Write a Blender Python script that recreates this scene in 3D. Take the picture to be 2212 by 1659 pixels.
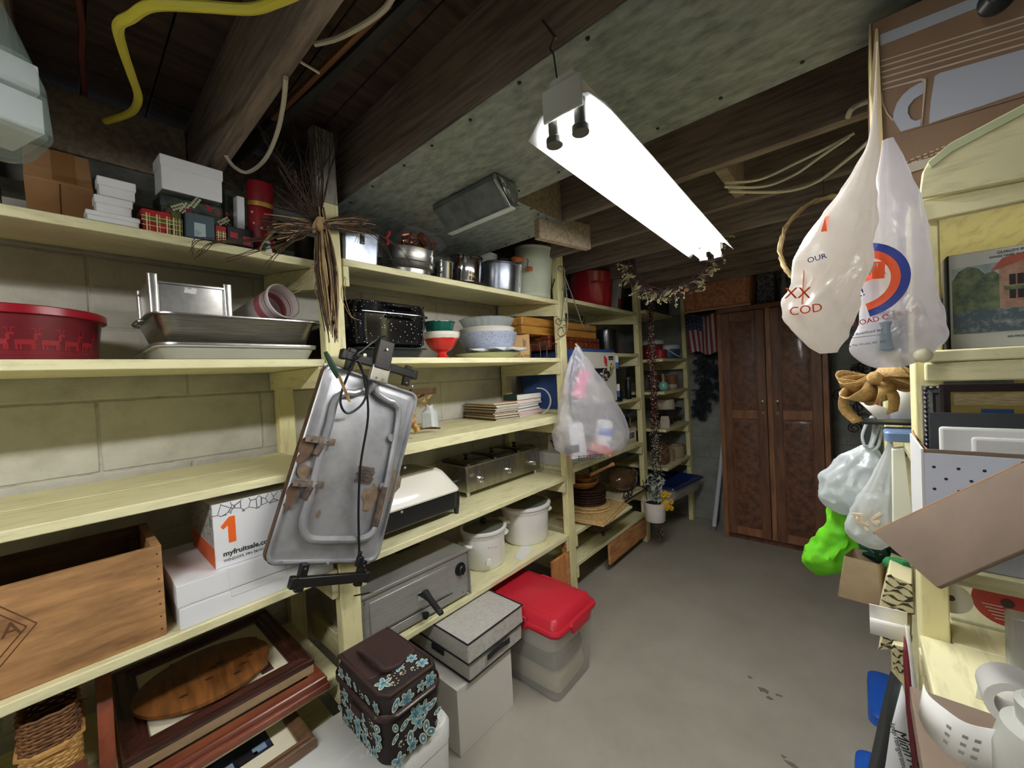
import bpy, bmesh, math, random
from mathutils import Vector as V, Matrix as M, noise as NZ
for o in list(bpy.data.objects): bpy.data.objects.remove(o)
R = random.Random(11)
SC = bpy.context.scene; C = SC.collection; PI = math.pi
sin, cos = math.sin, math.cos

# ---- camera
cam = bpy.data.objects.new('camera', bpy.data.cameras.new('camera')); C.objects.link(cam)
cam.data.sensor_width = 36; cam.data.lens = 850/2212*36; cam.data.clip_start = .02
cam.matrix_world = M.Translation((0, 0, 1.5)) @ M(((0.751477,0.024210,0.659315),(0.657865,0.048190,-0.751593),(-0.049969,0.998545,0.020287))).to_4x4()
SC.camera = cam

# ---- world, exposure
w = bpy.data.worlds.new('world'); SC.world = w; w.use_nodes = True
w.node_tree.nodes['Background'].inputs[0].default_value = (.75, .85, 1, 1)
w.node_tree.nodes['Background'].inputs[1].default_value = .25
SC.view_settings.view_transform = 'Standard'; SC.view_settings.look = 'None'
SC.view_settings.gamma = 1; SC.view_settings.use_curve_mapping = False
SC.view_settings.exposure = 1.27
TUBE = 27.0          # strength of the fluorescent tubes
SC.cycles.use_denoising = True; SC.cycles.max_bounces = 8; SC.cycles.transparent_max_bounces = 24
SC.cycles.sample_clamp_indirect = 6

# ---- materials
def lin(c):
    f = lambda v: (v/255/12.92) if v/255 <= .04045 else ((v/255+.055)/1.055)**2.4
    return (f(c[0]), f(c[1]), f(c[2]), 1)
MC = {}
def mat(name, c, r=.6, m=0, c2=None, sc=12, st=(1, 1, 1), bump=0, lo=.4, hi=.65, tr=0, al=1, em=0, coat=0, ior=1.45, kind='noise', det=5, bsc=None):
    """principled material; c2 mixes in through a stretched noise / voronoi / wave, bump gives fine relief"""
    if name in MC: return MC[name]
    a = bpy.data.materials.new(name); MC[name] = a; a.use_nodes = True
    N = a.node_tree.nodes; L = a.node_tree.links; P = N['Principled BSDF']
    P.inputs['Base Color'].default_value = lin(c); P.inputs['Roughness'].default_value = r
    P.inputs['Metallic'].default_value = m; P.inputs['IOR'].default_value = ior
    P.inputs['Transmission Weight'].default_value = tr; P.inputs['Alpha'].default_value = al
    P.inputs['Coat Weight'].default_value = coat; P.inputs['Coat Roughness'].default_value = .1
    if em: P.inputs['Emission Color'].default_value = lin(c); P.inputs['Emission Strength'].default_value = em
    if c2 or bump:
        tc = N.new('ShaderNodeTexCoord'); mp = N.new('ShaderNodeMapping'); L.new(tc.outputs['Object'], mp.inputs[0])
        mp.inputs['Scale'].default_value = st
        if kind == 'noise':
            t = N.new('ShaderNodeTexNoise'); t.inputs['Scale'].default_value = sc; t.inputs['Detail'].default_value = det; t.inputs['Roughness'].default_value = .62; out = t.outputs[0]
        elif kind == 'voro':
            t = N.new('ShaderNodeTexVoronoi'); t.inputs['Scale'].default_value = sc; out = t.outputs[0]
        elif kind == 'crack':
            t = N.new('ShaderNodeTexVoronoi'); t.feature = 'DISTANCE_TO_EDGE'; t.inputs['Scale'].default_value = sc; out = t.outputs[0]
        elif kind == 'checker':
            t = N.new('ShaderNodeTexChecker'); t.inputs['Scale'].default_value = sc; out = t.outputs['Fac']
        else:
            t = N.new('ShaderNodeTexWave'); t.wave_type = 'RINGS' if kind == 'rings' else 'BANDS'; t.inputs['Scale'].default_value = sc; t.inputs['Distortion'].default_value = 6; t.inputs['Detail'].default_value = 3; t.inputs['Detail Scale'].default_value = 1.5; out = t.outputs['Fac']
        L.new(mp.outputs[0], t.inputs[0])
        if c2:
            rp = N.new('ShaderNodeValToRGB'); rp.color_ramp.elements[0].position = lo; rp.color_ramp.elements[1].position = hi
            rp.color_ramp.elements[0].color = lin(c); rp.color_ramp.elements[1].color = lin(c2)
            L.new(out, rp.inputs[0]); L.new(rp.outputs[0], P.inputs['Base Color'])
            if em: L.new(rp.outputs[0], P.inputs['Emission Color'])
        if bump:
            b = N.new('ShaderNodeBump'); b.inputs['Strength'].default_value = bump; b.inputs['Distance'].default_value = .004
            if bsc:
                t2 = N.new('ShaderNodeTexNoise'); t2.inputs['Scale'].default_value = bsc; t2.inputs['Detail'].default_value = 3; L.new(mp.outputs[0], t2.inputs[0]); out = t2.outputs[0]
            L.new(out, b.inputs['Height']); L.new(b.outputs[0], P.inputs['Normal'])
    return a

# ---- mesh builder
class B:
    def __init__(s): s.v = []; s.f = []; s.T = None
    def put(s, vs, fs):
        n = len(s.v); s.v += [tuple(s.T @ V(p)) if s.T is not None else tuple(p) for p in vs]
        s.f += [tuple(n+i for i in f) for f in fs]; return s
    def box(s, x0, y0, z0, x1, y1, z1):
        return s.put([(x, y, z) for z in (z0, z1) for y in (y0, y1) for x in (x0, x1)],
                     [(0, 2, 3, 1), (4, 5, 7, 6), (0, 1, 5, 4), (2, 6, 7, 3), (0, 4, 6, 2), (1, 3, 7, 5)])
    def cbox(s, c, d, rot=None):
        m = M.Translation(c) @ (rot.to_4x4() if rot else M())
        vs = [m @ V((x*d[0]/2, y*d[1]/2, z*d[2]/2)) for z in (-1, 1) for y in (-1, 1) for x in (-1, 1)]
        return s.put(vs, [(0, 2, 3, 1), (4, 5, 7, 6), (0, 1, 5, 4), (2, 6, 7, 3), (0, 4, 6, 2), (1, 3, 7, 5)])
    def rings(s, rs, cap=(1, 1), closed=True, loop=False):
        n = len(rs[0]); vs = [p for r in rs for p in r]; fs = []
        k = n if closed else n-1
        for i in range(len(rs) if loop else len(rs)-1):
            a = i*n; b = ((i+1) % len(rs))*n
            for j in range(k):
                j2 = (j+1) % n; fs.append((a+j, a+j2, b+j2, b+j))
        if cap[0]: fs.append(tuple(range(n-1, -1, -1)))
        if cap[1]: fs.append(tuple(range(len(vs)-n, len(vs))))
        return s.put(vs, fs)
    def lathe(s, pr, n=32, cap=(1, 1), c=(0, 0, 0), sx=1, sy=1):
        return s.rings([[(c[0]+r*sx*cos(2*PI*k/n), c[1]+r*sy*sin(2*PI*k/n), c[2]+z) for k in range(n)] for r, z in pr], cap)
    def rl(s, lv, n=5, cap=(1, 1), c=(0, 0, 0)):
        """loft of rounded rectangles: (z, half x, half y, corner radius[, ox, oy])"""
        rs = []
        for q in lv:
            z, hx, hy, r = q[:4]; ox, oy = q[4:6] if len(q) > 4 else (0, 0); r = min(r, hx, hy); ring = []
            for (sx, sy, a0) in ((1, 1, 0), (-1, 1, PI/2), (-1, -1, PI), (1, -1, 1.5*PI)):
                for k in range(n+1):
                    a = a0+PI/2*k/n
                    ring.append((c[0]+ox+sx*(hx-r)+r*cos(a), c[1]+oy+sy*(hy-r)+r*sin(a), c[2]+z))
            rs.append(ring)
        return s.rings(rs, cap)
    def tube(s, pts, r, n=8, loop=False, cap=(1, 1)):
        pts = [V(p) for p in pts]; rs = []; up = None; N = len(pts)
        for i, p in enumerate(pts):
            t = (pts[(i+1) % N]-pts[i-1]) if loop else (pts[min(i+1, N-1)]-pts[max(i-1, 0)])
            t = t.normalized() if t.length > 1e-9 else V((0, 0, 1))
            if up is None: up = V((0, 0, 1)) if abs(t.z) < .9 else V((1, 0, 0))
            a = (up-t*up.dot(t)).normalized(); b = t.cross(a); up = a
            q = r[i] if isinstance(r, (list, tuple)) else r
            rs.append([p+(a*cos(2*PI*k/n)+b*sin(2*PI*k/n))*q for k in range(n)])
        return s.rings(rs, (0, 0) if loop else cap, True, loop)
    def prism(s, pl, z0, z1):
        n = len(pl)
        return s.put([(x, y, z0) for x, y in pl]+[(x, y, z1) for x, y in pl],
                     [tuple(range(n-1, -1, -1)), tuple(range(n, 2*n))]+[(i, (i+1) % n, n+(i+1) % n, n+i) for i in range(n)])
    def quad(s, *p): return s.put(p, [tuple(range(len(p)))])
    def ball(s, c, r, n=10, m=6, sc=(1, 1, 1)):
        return s.rings([[(c[0]+max(r*sin(PI*i/m), r*.02)*cos(2*PI*k/n)*sc[0], c[1]+max(r*sin(PI*i/m), r*.02)*sin(2*PI*k/n)*sc[1], c[2]-r*cos(PI*i/m)*sc[2]) for k in range(n)] for i in range(m+1)])
def smooth_path(pts, k=6, loop=False):
    """Catmull-Rom through the points"""
    P = [V(p) for p in pts]; n = len(P); out = []
    for i in range(n if loop else n-1):
        g = (lambda j: P[j % n]) if loop else (lambda j: P[max(0, min(n-1, j))])
        a, b, c, d = g(i-1), g(i), g(i+1), g(i+2)
        for q in range(k):
            t = q/k; out.append(.5*((2*b)+(c-a)*t+(2*a-5*b+4*c-d)*t*t+(3*b-a-3*c+d)*t**3))
    if not loop: out.append(P[-1])
    return out
def obj(name, b, m, parent=None, loc=None, rot=None, bev=0, sm=35, seg=2, sub=0, solid=0):
    me = bpy.data.meshes.new(name); me.from_pydata(b.v, [], b.f); me.validate()
    bm = bmesh.new(); bm.from_mesh(me); bmesh.ops.recalc_face_normals(bm, faces=bm.faces); bm.to_mesh(me); bm.free()
    if sm: me.shade_smooth(); me.set_sharp_from_angle(angle=math.radians(sm))
    o = bpy.data.objects.new(name, me); C.objects.link(o); me.materials.append(m)
    if loc: o.location = loc
    if rot is not None: o.rotation_euler = (0, 0, rot) if isinstance(rot, (int, float)) else rot
    if parent: o.parent = parent
    if solid: d = o.modifiers.new('s', 'SOLIDIFY'); d.thickness = solid; d.offset = 0
    if bev: d = o.modifiers.new('b', 'BEVEL'); d.width = bev; d.segments = seg; d.limit_method = 'ANGLE'; d.angle_limit = .6
    if sub: d = o.modifiers.new('u', 'SUBSURF'); d.levels = sub; d.render_levels = sub
    return o
def tag(o, label, cat, group=None):
    o['label'] = label; o['category'] = cat
    if group: o['group'] = group
    return o
def thing(name, label, cat, loc=(0, 0, 0), rot=0, group=None):
    o = bpy.data.objects.new(name, None); C.objects.link(o); o.empty_display_size = .05
    o.location = loc; o.rotation_euler = (0, 0, rot) if isinstance(rot, (int, float)) else rot
    return tag(o, label, cat, group)
def struct(o): o['kind'] = 'structure'; return o
def dup(root, loc, rot, label=None, group=None):
    r = root.copy(); C.objects.link(r); r.location = loc; r.rotation_euler = (0, 0, rot) if isinstance(rot, (int, float)) else rot
    if label: r['label'] = label
    if group: r['group'] = group
    for ch in list(root.children):
        c = ch.copy(); C.objects.link(c); c.parent = r
        for g in ch.children:
            d = g.copy(); C.objects.link(d); d.parent = c
    return r
FC = {}
def text(name, s, size, m, parent, mtx, th=.0004, ax='CENTER', shear=0, bold=0):
    """flat lettering as a thin mesh; mtx places its XY plane"""
    cu = bpy.data.curves.new(name, 'FONT'); cu.body = s; cu.size = size; cu.align_x = ax; cu.align_y = 'CENTER'
    cu.extrude = th; cu.shear = shear; cu.resolution_u = 3; cu.offset = bold
    o = bpy.data.objects.new(name, cu); C.objects.link(o)
    me = bpy.data.meshes.new_from_object(o.evaluated_get(bpy.context.evaluated_depsgraph_get()))
    bpy.data.objects.remove(o)
    o = bpy.data.objects.new(name, me); C.objects.link(o); me.materials.clear(); me.materials.append(m)
    o.matrix_local = mtx; o.parent = parent
    return o
def face_mtx(x, y, z, side='front', roll=0):
    """frame for lettering on a box face: front = -Y face, right = +X face, left = -X face, top = +Z"""
    r = {'front': M(((1, 0, 0), (0, 0, -1), (0, 1, 0))), 'right': M(((0, 0, 1), (1, 0, 0), (0, 1, 0))), 'left': M(((0, 0, -1), (-1, 0, 0), (0, 1, 0))), 'top': M(((1, 0, 0), (0, 1, 0), (0, 0, 1)))}[side]
    return M.Translation((x, y, z)) @ r.to_4x4() @ M.Rotation(roll, 4, 'Z')
# ================= materials of the place
YEL = mat('yellow_paint', (236, 229, 182), .55, c2=(196, 189, 142), sc=9, st=(5, .9, 5), bump=.25, lo=.5, hi=.78)
YELD = mat('yellow_paint_worn', (230, 223, 176), .6, c2=(184, 175, 132), sc=11, st=(.9, 5, 5), bump=.25, lo=.5, hi=.78)
YELP = mat('yellow_paint_post', (238, 229, 174), .55, c2=(192, 182, 126), sc=10, st=(6, 6, .9), bump=.25, lo=.52, hi=.8)
RAW = mat('raw_wood', (205, 150, 95), .7, c2=(160, 105, 62), sc=8, st=(6, 1, 6))
JOI = mat('joist_wood', (140, 125, 112), .8, c2=(96, 84, 75), sc=7, st=(.6, 8, 8), bump=.3)
JOIL = mat('joist_wood_pale', (172, 156, 132), .8, c2=(138, 122, 102), sc=7, st=(.6, 8, 8), bump=.3)
SUBF = mat('subfloor_wood', (88, 70, 58), .85, c2=(52, 42, 36), sc=5, st=(6, .6, 6), bump=.3)
BLOCK = mat('block_paint', (200, 197, 184), .75, c2=(178, 174, 158), sc=9, bump=.5, bsc=90, lo=.45, hi=.75)
MORT = mat('mortar', (196, 192, 178), .85, c2=(156, 149, 134), sc=26, bump=.4, lo=.5, hi=.75)
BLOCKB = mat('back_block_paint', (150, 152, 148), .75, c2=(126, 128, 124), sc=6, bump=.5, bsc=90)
FLOOR = mat('floor_paint', (172, 166, 153), .5, c2=(152, 146, 133), sc=2.2, bump=.12, bsc=60, det=8, lo=.35, hi=.75)
PAN = mat('duct_sheet', (168, 175, 170), .5, .3, c2=(112, 121, 117), sc=17, st=(1, 2.2, 1), lo=.36, hi=.7, det=9, bump=.15)
GALV = mat('galvanised', (196, 202, 206), .28, .95, c2=(150, 158, 164), sc=30, kind='voro', lo=0, hi=1)
STEEL = mat('brushed_steel', (186, 184, 178), .32, 1, c2=(150, 148, 143), sc=14, st=(1, 1, 30), bump=.05)
CHROME = mat('chrome', (225, 228, 232), .08, 1)
ALU = mat('aluminium', (205, 203, 198), .3, .9, c2=(160, 158, 152), sc=18, lo=.4, hi=.75, bump=.06)
BLK = mat('black_plastic', (22, 22, 24), .4)
WIRE = mat('wire_steel', (120, 118, 112), .4, .9)
WHT = mat('white_card', (236, 236, 238), .6)
CARD = mat('cardboard', (176, 132, 90), .75, c2=(158, 116, 78), sc=6)
CARDD = mat('cardboard_grey', (128, 109, 92), .75, c2=(114, 97, 82), sc=5)
PAPER = mat('paper', (240, 238, 232), .7)

# ================= floor, walls
fl = struct(obj('floor', B().box(-2.3, -2.6, -.12, 2.6, 4.5, 0), FLOOR))
spots = B()
for (x, y, r) in ((-.36, 2.05, .02), (-.33, 2.02, .014), (-.3, 2.06, .01), (-.22, 1.72, .018), (-.2, 1.69, .013), (-.245, 1.74, .009), (-.42, 2.1, .009)):
    n = 9; spots.prism([(x+r*R.uniform(.5, 1.2)*cos(2*PI*k/n)*1.3, y+r*R.uniform(.4, 1.1)*sin(2*PI*k/n)) for k in range(n)], .0003, .0009)
obj('stain', spots, mat('stain', (112, 104, 92), .7), fl)

def block_wall(name, org, ux, length, m, mm, th=.1, ch=.203, cl=.406, rows=11, off=0):
    """mortar slab with the painted blocks as parts; ux = wall direction, thickness goes behind"""
    ang = math.atan2(ux[1], ux[0])
    w_ = obj(name, B().box(0, .005, 0, length, th, rows*ch), mm, None, org, ang); struct(w_)
    g = .003; meshes = {}
    for r_ in range(rows):
        x = -(cl/2 if (r_+off) % 2 else 0)
        while x < length-.02:
            x0 = max(x, 0); x1 = min(x+cl, length); wd = round(x1-x0, 3)
            if wd > .03:
                if wd not in meshes:
                    b = B().box(g, 0, g, wd-g, .05, ch-g)
                    o = obj('block', b, m, w_, (x0, 0, r_*ch), bev=.0045); meshes[wd] = o
                else:
                    o = meshes[wd].copy(); C.objects.link(o); o.parent = w_; o.location = (x0, 0, r_*ch)
                o.location.y = R.uniform(-.0008, .0008)
            x += cl
    return w_
# mirrored so that the visible face looks into the room (+X for the left wall, -Y for the back wall)
WL = block_wall('wall_left', (-1.93, -2.6, .017), (0, 1), 7.1, BLOCK, MORT, ch=.245, cl=.486, rows=9, off=0)
block_wall('wall_back', (-2.1, 4.1, 0), (1, 0), 4.7, BLOCKB, BLOCKB, ch=.203, rows=12)
struct(obj('wall_right', B().box(1.5, -2.6, 0, 1.6, 4.5, 2.45), BLOCKB))
struct(obj('wall_front', B().box(-2.3, -2.75, 0, 2.6, -2.6, 2.45), BLOCKB))

# ================= ceiling: subfloor planks above joists
ce = struct(obj('ceiling', B().box(-2.3, -2.7, 2.462, 2.6, 4.5, 2.5), SUBF))
y = -2.6; pm = {}
while y < 4.4:
    wd = R.choice((.14, .14, .15))
    if wd not in pm: o = pm[wd] = obj('subfloor_plank', B().box(-2.25, .002, 0, 2.5, wd-.002, .02), SUBF, ce, bev=.002)
    else: o = pm[wd].copy(); C.objects.link(o); o.parent = ce
    o.location = (R.uniform(-.02, .02), y, 2.44+R.uniform(0, .002)); y += wd
js = thing('trim_2', '', ''); del js['label'], js['category']; struct(js)   # joists, rim and blocking boards
JY = [.33+.406*k for k in range(-7, 11)]
j0 = None
for k, jy in enumerate(JY):
    if j0 is None: o = j0 = obj('joist', B().box(-2.2, 0, 2.2, 2.5, .042, 2.438), JOI, js, bev=.003)
    else: o = j0.copy(); C.objects.link(o); o.parent = js
    o.location = (0, jy, R.uniform(-.003, .003))
for k in range(len(JY)-1):                                  # rim boards on top of the left wall, between the joists
    b = B().box(-1.8, JY[k]+.045, 2.235, -1.755, JY[k+1]-.003, 2.42)
    obj('rim_board', b, JOIL if k == 6 else JOI, js, bev=.003)
# wall cap under the rim boards
struct(obj('trim_1', B().box(-2.05, -2.6, 2.12, -1.76, 4.1, 2.232), mat('cap_concrete', (128, 128, 122), .9, c2=(92, 92, 88), sc=10, bump=.9, bsc=40)))
# header between two joists and a short blocking board
obj('header_board', B().box(-1.045, 1.192, 2.2, -1.002, 1.545, 2.43), JOIL, js, bev=.003)
b = B(); b.cbox((0, 0, 0), (.035, .34, .12)); obj('blocking_board', b, JOIL, js, (-1.03, 1.6, 2.17), (0, 0, -.2), bev=.003)
b = B(); b.cbox((0, 0, 0), (.04, .36, .2)); obj('blocking_board', b, JOIL, js, (-.36, 1.78, 2.32), (0, 0, 0), bev=.003)
# sheet metal return duct nailed under the joists
pn = thing('return_duct', 'grey mottled sheet metal return duct panel nailed across the ceiling joists behind the lamp', 'duct', (0, 0, 2.2))
obj('sheet', B().box(-1.9, .735, -.005, 2.3, 1.215, -.0015), PAN, pn)
obj('sheet', B().box(-1.9, 1.216, -.0055, -1.0, 1.6, -.002), PAN, pn)
nb = B().lathe([(.004, -.0085), (.005, -.006), (.003, -.005)], 8)
NM = mat('nail', (60, 58, 54), .5, .7); n0 = None
for (x, y_) in [(x, y_) for x in [-1.6+.17*k for k in range(18)] for y_ in (.752, 1.165)]+[(-1.02, 1.25+.07*k) for k in range(5)]+[(-1.1-.13*k, 1.572) for k in range(5)]:
    if n0 is None: o = n0 = obj('nail', nb, NM, pn)
    else: o = n0.copy(); C.objects.link(o); o.parent = pn
    o.location = (x+R.uniform(-.02, .02), y_+R.uniform(-.006, .006), 0)

# ================= shelving on the left
T = .026
rk = thing('shelving_rack', 'long pale yellow wooden shelving along the left block wall', 'shelving', (0, 0, 0))
def post(x0, y0, x1, y1, z0, z1, par, name='post'):
    return obj(name, B().box(x0, y0, z0, x1, y1, z1), YELP, par, bev=.004)
XF, XR = -1.4, -1.87
PY_ = [(-1.16, -1.08), (.615, .69), (2.08, 2.15), (3.27, 3.345)]
PZ_ = [2.4, 2.41, 2.36, 2.36]
for i, (a, b_) in enumerate(PY_):
    post(XF-.045, a, XF, b_, 0, 2.15 if i == 1 else PZ_[i], rk); post(XR-.045, a-.01, XR, a+.055, 0, 2.4, rk)
obj('post_top', B().box(XF-.045, .615, 2.151, XF, .69, 2.41), mat('grey_weathered', (168, 166, 156), .8, c2=(132, 130, 120), sc=10, st=(6, 6, .9)), rk, bev=.004)
obj('post_splice', B().box(XF-.045, .69, .0, XF-.004, .72, .43), RAW, rk, bev=.003)
obj('post_splice', B().box(XF-.045, 2.05, .0, XF-.006, 2.08, .42), RAW, rk, bev=.003)
def shelf(y0, y1, zf, zb=None, n=2, x0=XR-.03, x1=XF, cl=3, T=T):
    """boards from the back edge to the front edge; zf/zb: underside at front and back; cleats at both ends"""
    zb = zf if zb is None else zb; g = .003
    for k in range(n):
        a = x0+(x1-x0)*k/n+(g if k else 0); b_ = x0+(x1-x0)*(k+1)/n
        za = zb+(zf-zb)*(a-x0)/(x1-x0); zc = zb+(zf-zb)*(b_-x0)/(x1-x0)
        q = B().put([(a, y0, za), (a, y1, za), (b_, y1, zc), (b_, y0, zc), (a, y0, za+T), (a, y1, za+T), (b_, y1, zc+T), (b_, y0, zc+T)],
                    [(0, 1, 2, 3), (4, 7, 6, 5), (0, 4, 5, 1), (1, 5, 6, 2), (2, 6, 7, 3), (3, 7, 4, 0)])
        obj('shelf_board', q, YEL, rk, bev=.003)
    if cl:
        for ya, yb in ((y0, y0+.022), (y1-.022, y1))[(0 if cl & 1 else 1):]:
            h = .075
            q = B().put([(x0, ya, zb-h), (x0, yb, zb-h), (x1-.002, yb, zf-h), (x1-.002, ya, zf-h), (x0, ya, zb-.001), (x0, yb, zb-.001), (x1-.002, yb, zf-.001), (x1-.002, ya, zf-.001)],
                        [(0, 1, 2, 3), (4, 7, 6, 5), (0, 4, 5, 1), (1, 5, 6, 2), (2, 6, 7, 3), (3, 7, 4, 0)])
            obj('cleat', q, YELD, rk, bev=.002)
# bay 1 (nearest)
shelf(-1.075, .61, 1.908, 1.985); shelf(-1.075, .61, 1.566); shelf(-1.075, .61, 1.193); shelf(-1.075, .61, .82); shelf(-1.075, .61, .445)
# bay 2
shelf(.695, 2.075, 1.935, 2.0); shelf(.695, 2.075, 1.573); shelf(.695, 2.075, 1.197, n=3, T=.045); shelf(.695, 2.075, .82); shelf(.695, 2.075, .445)
# bay 3
shelf(2.155, 3.265, 1.962, 2.02); shelf(2.83, 3.265, 1.61); shelf(2.155, 3.265, 1.235); shelf(2.155, 3.265, .85); shelf(2.155, 3.265, .44); shelf(2.155, 3.265, .235)
obj('brace_board', B().box(XF-.02, 2.6, .07, XF-.001, 3.265, .225), RAW, rk, bev=.003)
obj('brace_board', B().box(XF-.03, 1.9, .02, XF-.012, 2.05, .36), mat('orange_plank', (205, 140, 84), .7, c2=(180, 112, 64), sc=6, st=(4, 4, 1)), rk, bev=.003)
# bay 4, set a little into the aisle
X4 = -1.24
post(X4-.04, 4.0, X4, 4.075, 0, 2.2, rk); post(X4-.5, 4.0, X4-.46, 4.075, 0, 2.2, rk)
for z in (1.56, 1.275, .95, .615, .34): shelf(3.38, 3.998, z, None, 2, X4-.48, X4, 2)
# ================= fluorescent shop lights (the second, unseen in the aisle behind the camera, is assumed)
ENAM = mat('white_enamel', (225, 228, 226), .35)
TUB = mat('lit_tube', (250, 251, 252), em=TUBE); SOCK = mat('grey_socket', (92, 92, 84), .45)
TUB_ASSUMED = mat('assumed_tube_bright', (250, 250, 248), em=TUBE*1.35)  # tubes of the assumed lamp, made brighter to fill the near side
def shop_light(label, loc, rot):
    t = thing('shop_light', label, 'lamp', loc, rot)
    L = 1.24
    # hood: folded sheet, local y = length
    pr = [(-.088, .006), (-.055, .042), (-.028, .047), (.028, .047), (.055, .042), (.088, .006)]
    b = B().rings([[(x, y, z) for x, z in pr] for y in (0, L)], (0, 0), closed=False)
    obj('reflector', b, ENAM, t, solid=.002)
    b = B().prism([(-.036, .045), (-.036, .085), (-.024, .1), (.024, .1), (.036, .085), (.036, .045)], 0, L+.0)
    b.v = [(x, z, y) for x, y, z in b.v]
    obj('housing', b, ENAM, t)
    obj('end_plate', B().box(-.045, -.006, .02, .045, 0, .085), ENAM, t, bev=.002)
    obj('end_plate', B().box(-.045, L, .02, .045, L+.006, .085), ENAM, t, bev=.002)
    for sx in (-.03, .03):
        obj('tube', B().tube([(sx, .02, -.004), (sx, L-.02, -.004)], .0135, 14), TUB, t)
        for yy in (.004, L-.018):
            q = B(); q.rl([(0, .012, .007, .006), (.06, .012, .007, .004)], 4)
            q.lathe([(.0175, -.008), (.0175, .006)], 14)
            q.v = [(x+sx, y+yy+.007, z-.014) for x, y, z in q.v]
            obj('lamp_holder', q, SOCK, t, bev=.001)
    return t
lamp = shop_light('lit two tube white fluorescent shop light hanging over the aisle', (-.425, .68, 1.99), .038)
assumed_lamp = dup(lamp, (-.35, -1.5, 2.03), 0, 'assumed second fluorescent shop light further along the aisle, unseen behind the viewer')  # added lamp, assumed from the even light on the near shelves
for c_ in assumed_lamp.children:
    if c_.name.startswith('tube'): c_.data = c_.data.copy(); c_.data.materials[0] = TUB_ASSUMED
# hanging wire and its nail
hw = thing('lamp_wire', 'thin twisted wire from a bent nail holding the shop light', 'wire', (-.43, .69, 2.09))
P = [(-0.43,0.7,2.062), (-0.451,0.705,2.105), (-0.464,0.715,2.171), (-0.476,0.72,2.195), (-0.467,0.722,2.213)]
obj('wire', B().tube(smooth_path([(p[0]+.43, p[1]-.69, p[2]-2.09) for p in P], 4), .0018, 5), WIRE, hw)
P = [(-0.447,0.7,2.187), (-0.502,0.735,2.279)]
b = B().tube([(p[0]+.43, p[1]-.69, p[2]-2.09) for p in P], .0028, 6); obj('nail', b, WIRE, hw)
# ================= helpers for things that stand on shelves (local -y is the front)
def carton(name, label, cat, cx, cy, cz, rot, w_, d, h, m, lid=0, lm=None, tilt=0, group=None, part='body', bev=.002):
    if tilt: cz += d/2*tilt+.002; cz = max(cz, 1.934+(-1.4-cx)*.154+.001) if tilt > .14 else cz
    t = thing(name, label, cat, (cx, cy, cz), (tilt, 0, rot), group); g = .0025 if lid else 0
    obj(part, B().box(-w_/2+g, -d/2+g, 0, w_/2-g, d/2-g, h-(lid and .004)), m, t, bev=bev)
    if lid: obj('lid', B().box(-w_/2, -d/2, h-lid, w_/2, d/2, h), lm or m, t, bev=bev)
    return t
def shell(b, lv, th=.003, base=.004, c=(0, 0, 0)):
    """open vessel: outside levels going up, then back down inside"""
    inner = [(z if i else z+base, hx-th, hy-th, max(r-th, .001))+tuple(q) for i, (z, hx, hy, r, *q) in enumerate(lv)][::-1]
    return b.rl(list(lv)+inner, c=c)
def bowl(b, pr, th=.004, n=36, sx=1, sy=1, c=(0, 0, 0)):
    inner = [(max(r-th, .001), z if i else z+th) for i, (r, z) in enumerate(pr)][::-1]
    return b.lathe(list(pr)+inner, n, sx=sx, sy=sy, c=c)
S1 = lambda x: 1.934+(-1.4-x)*.154          # top of the sloping top shelf, bay 1
TL1 = .153
# ----- bay 1, top shelf
t = thing('cardboard_box', 'plain brown cardboard box leaning back on the top shelf near the left edge', 'box', (-1.6, .02, S1(-1.6)-.006), (-.62, 0, PI/2))
b = B().box(-.058, -.13, .012, .058, 0.0, .15); obj('body', b, CARD, t, bev=.002)
obj('tape', B().box(-.012, -.1306, .02, .03, -.13, .15), mat('packing_tape', (150, 108, 66), .2), t)
obj('flap', B().box(-.058, -.128, .009, -.0015, -.003, .0118), CARD, t); obj('flap', B().box(.0015, -.128, .009, .058, -.003, .0118), CARD, t)
obj('flap', B().box(-.056, -.131, .06, -.02, -.13, .0615), CARD, t)
tag(obj('plank', B().box(-1.75, -.115, 2.0, -1.7, -.085, 2.2), JOI), 'dark upright wood scrap at the far left end of the top shelf', 'wood')
g3 = 'white gift boxes stacked on the top shelf'
carton('gift_box', 'lowest and widest white gift box in the stack of three on the top shelf', 'box', -1.475,0.108,1.942,1.571,0.100,0.090,0.024, WHT, .012, None, TL1, g3)
carton('gift_box', 'middle white gift box in the stack of three on the top shelf', 'box', -1.475,0.110,1.968,1.571,0.071,0.080,0.041, WHT, .02, None, TL1, g3)
carton('gift_box', 'small topmost white gift box in the stack of three on the top shelf', 'box', -1.473,0.118,2.012,1.571,0.072,0.075,0.046, WHT, .022, None, TL1, g3)
HOL = mat('holly_print', (36, 40, 36), .55, c2=(62, 74, 60), sc=40, lo=.45, hi=.6)
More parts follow.
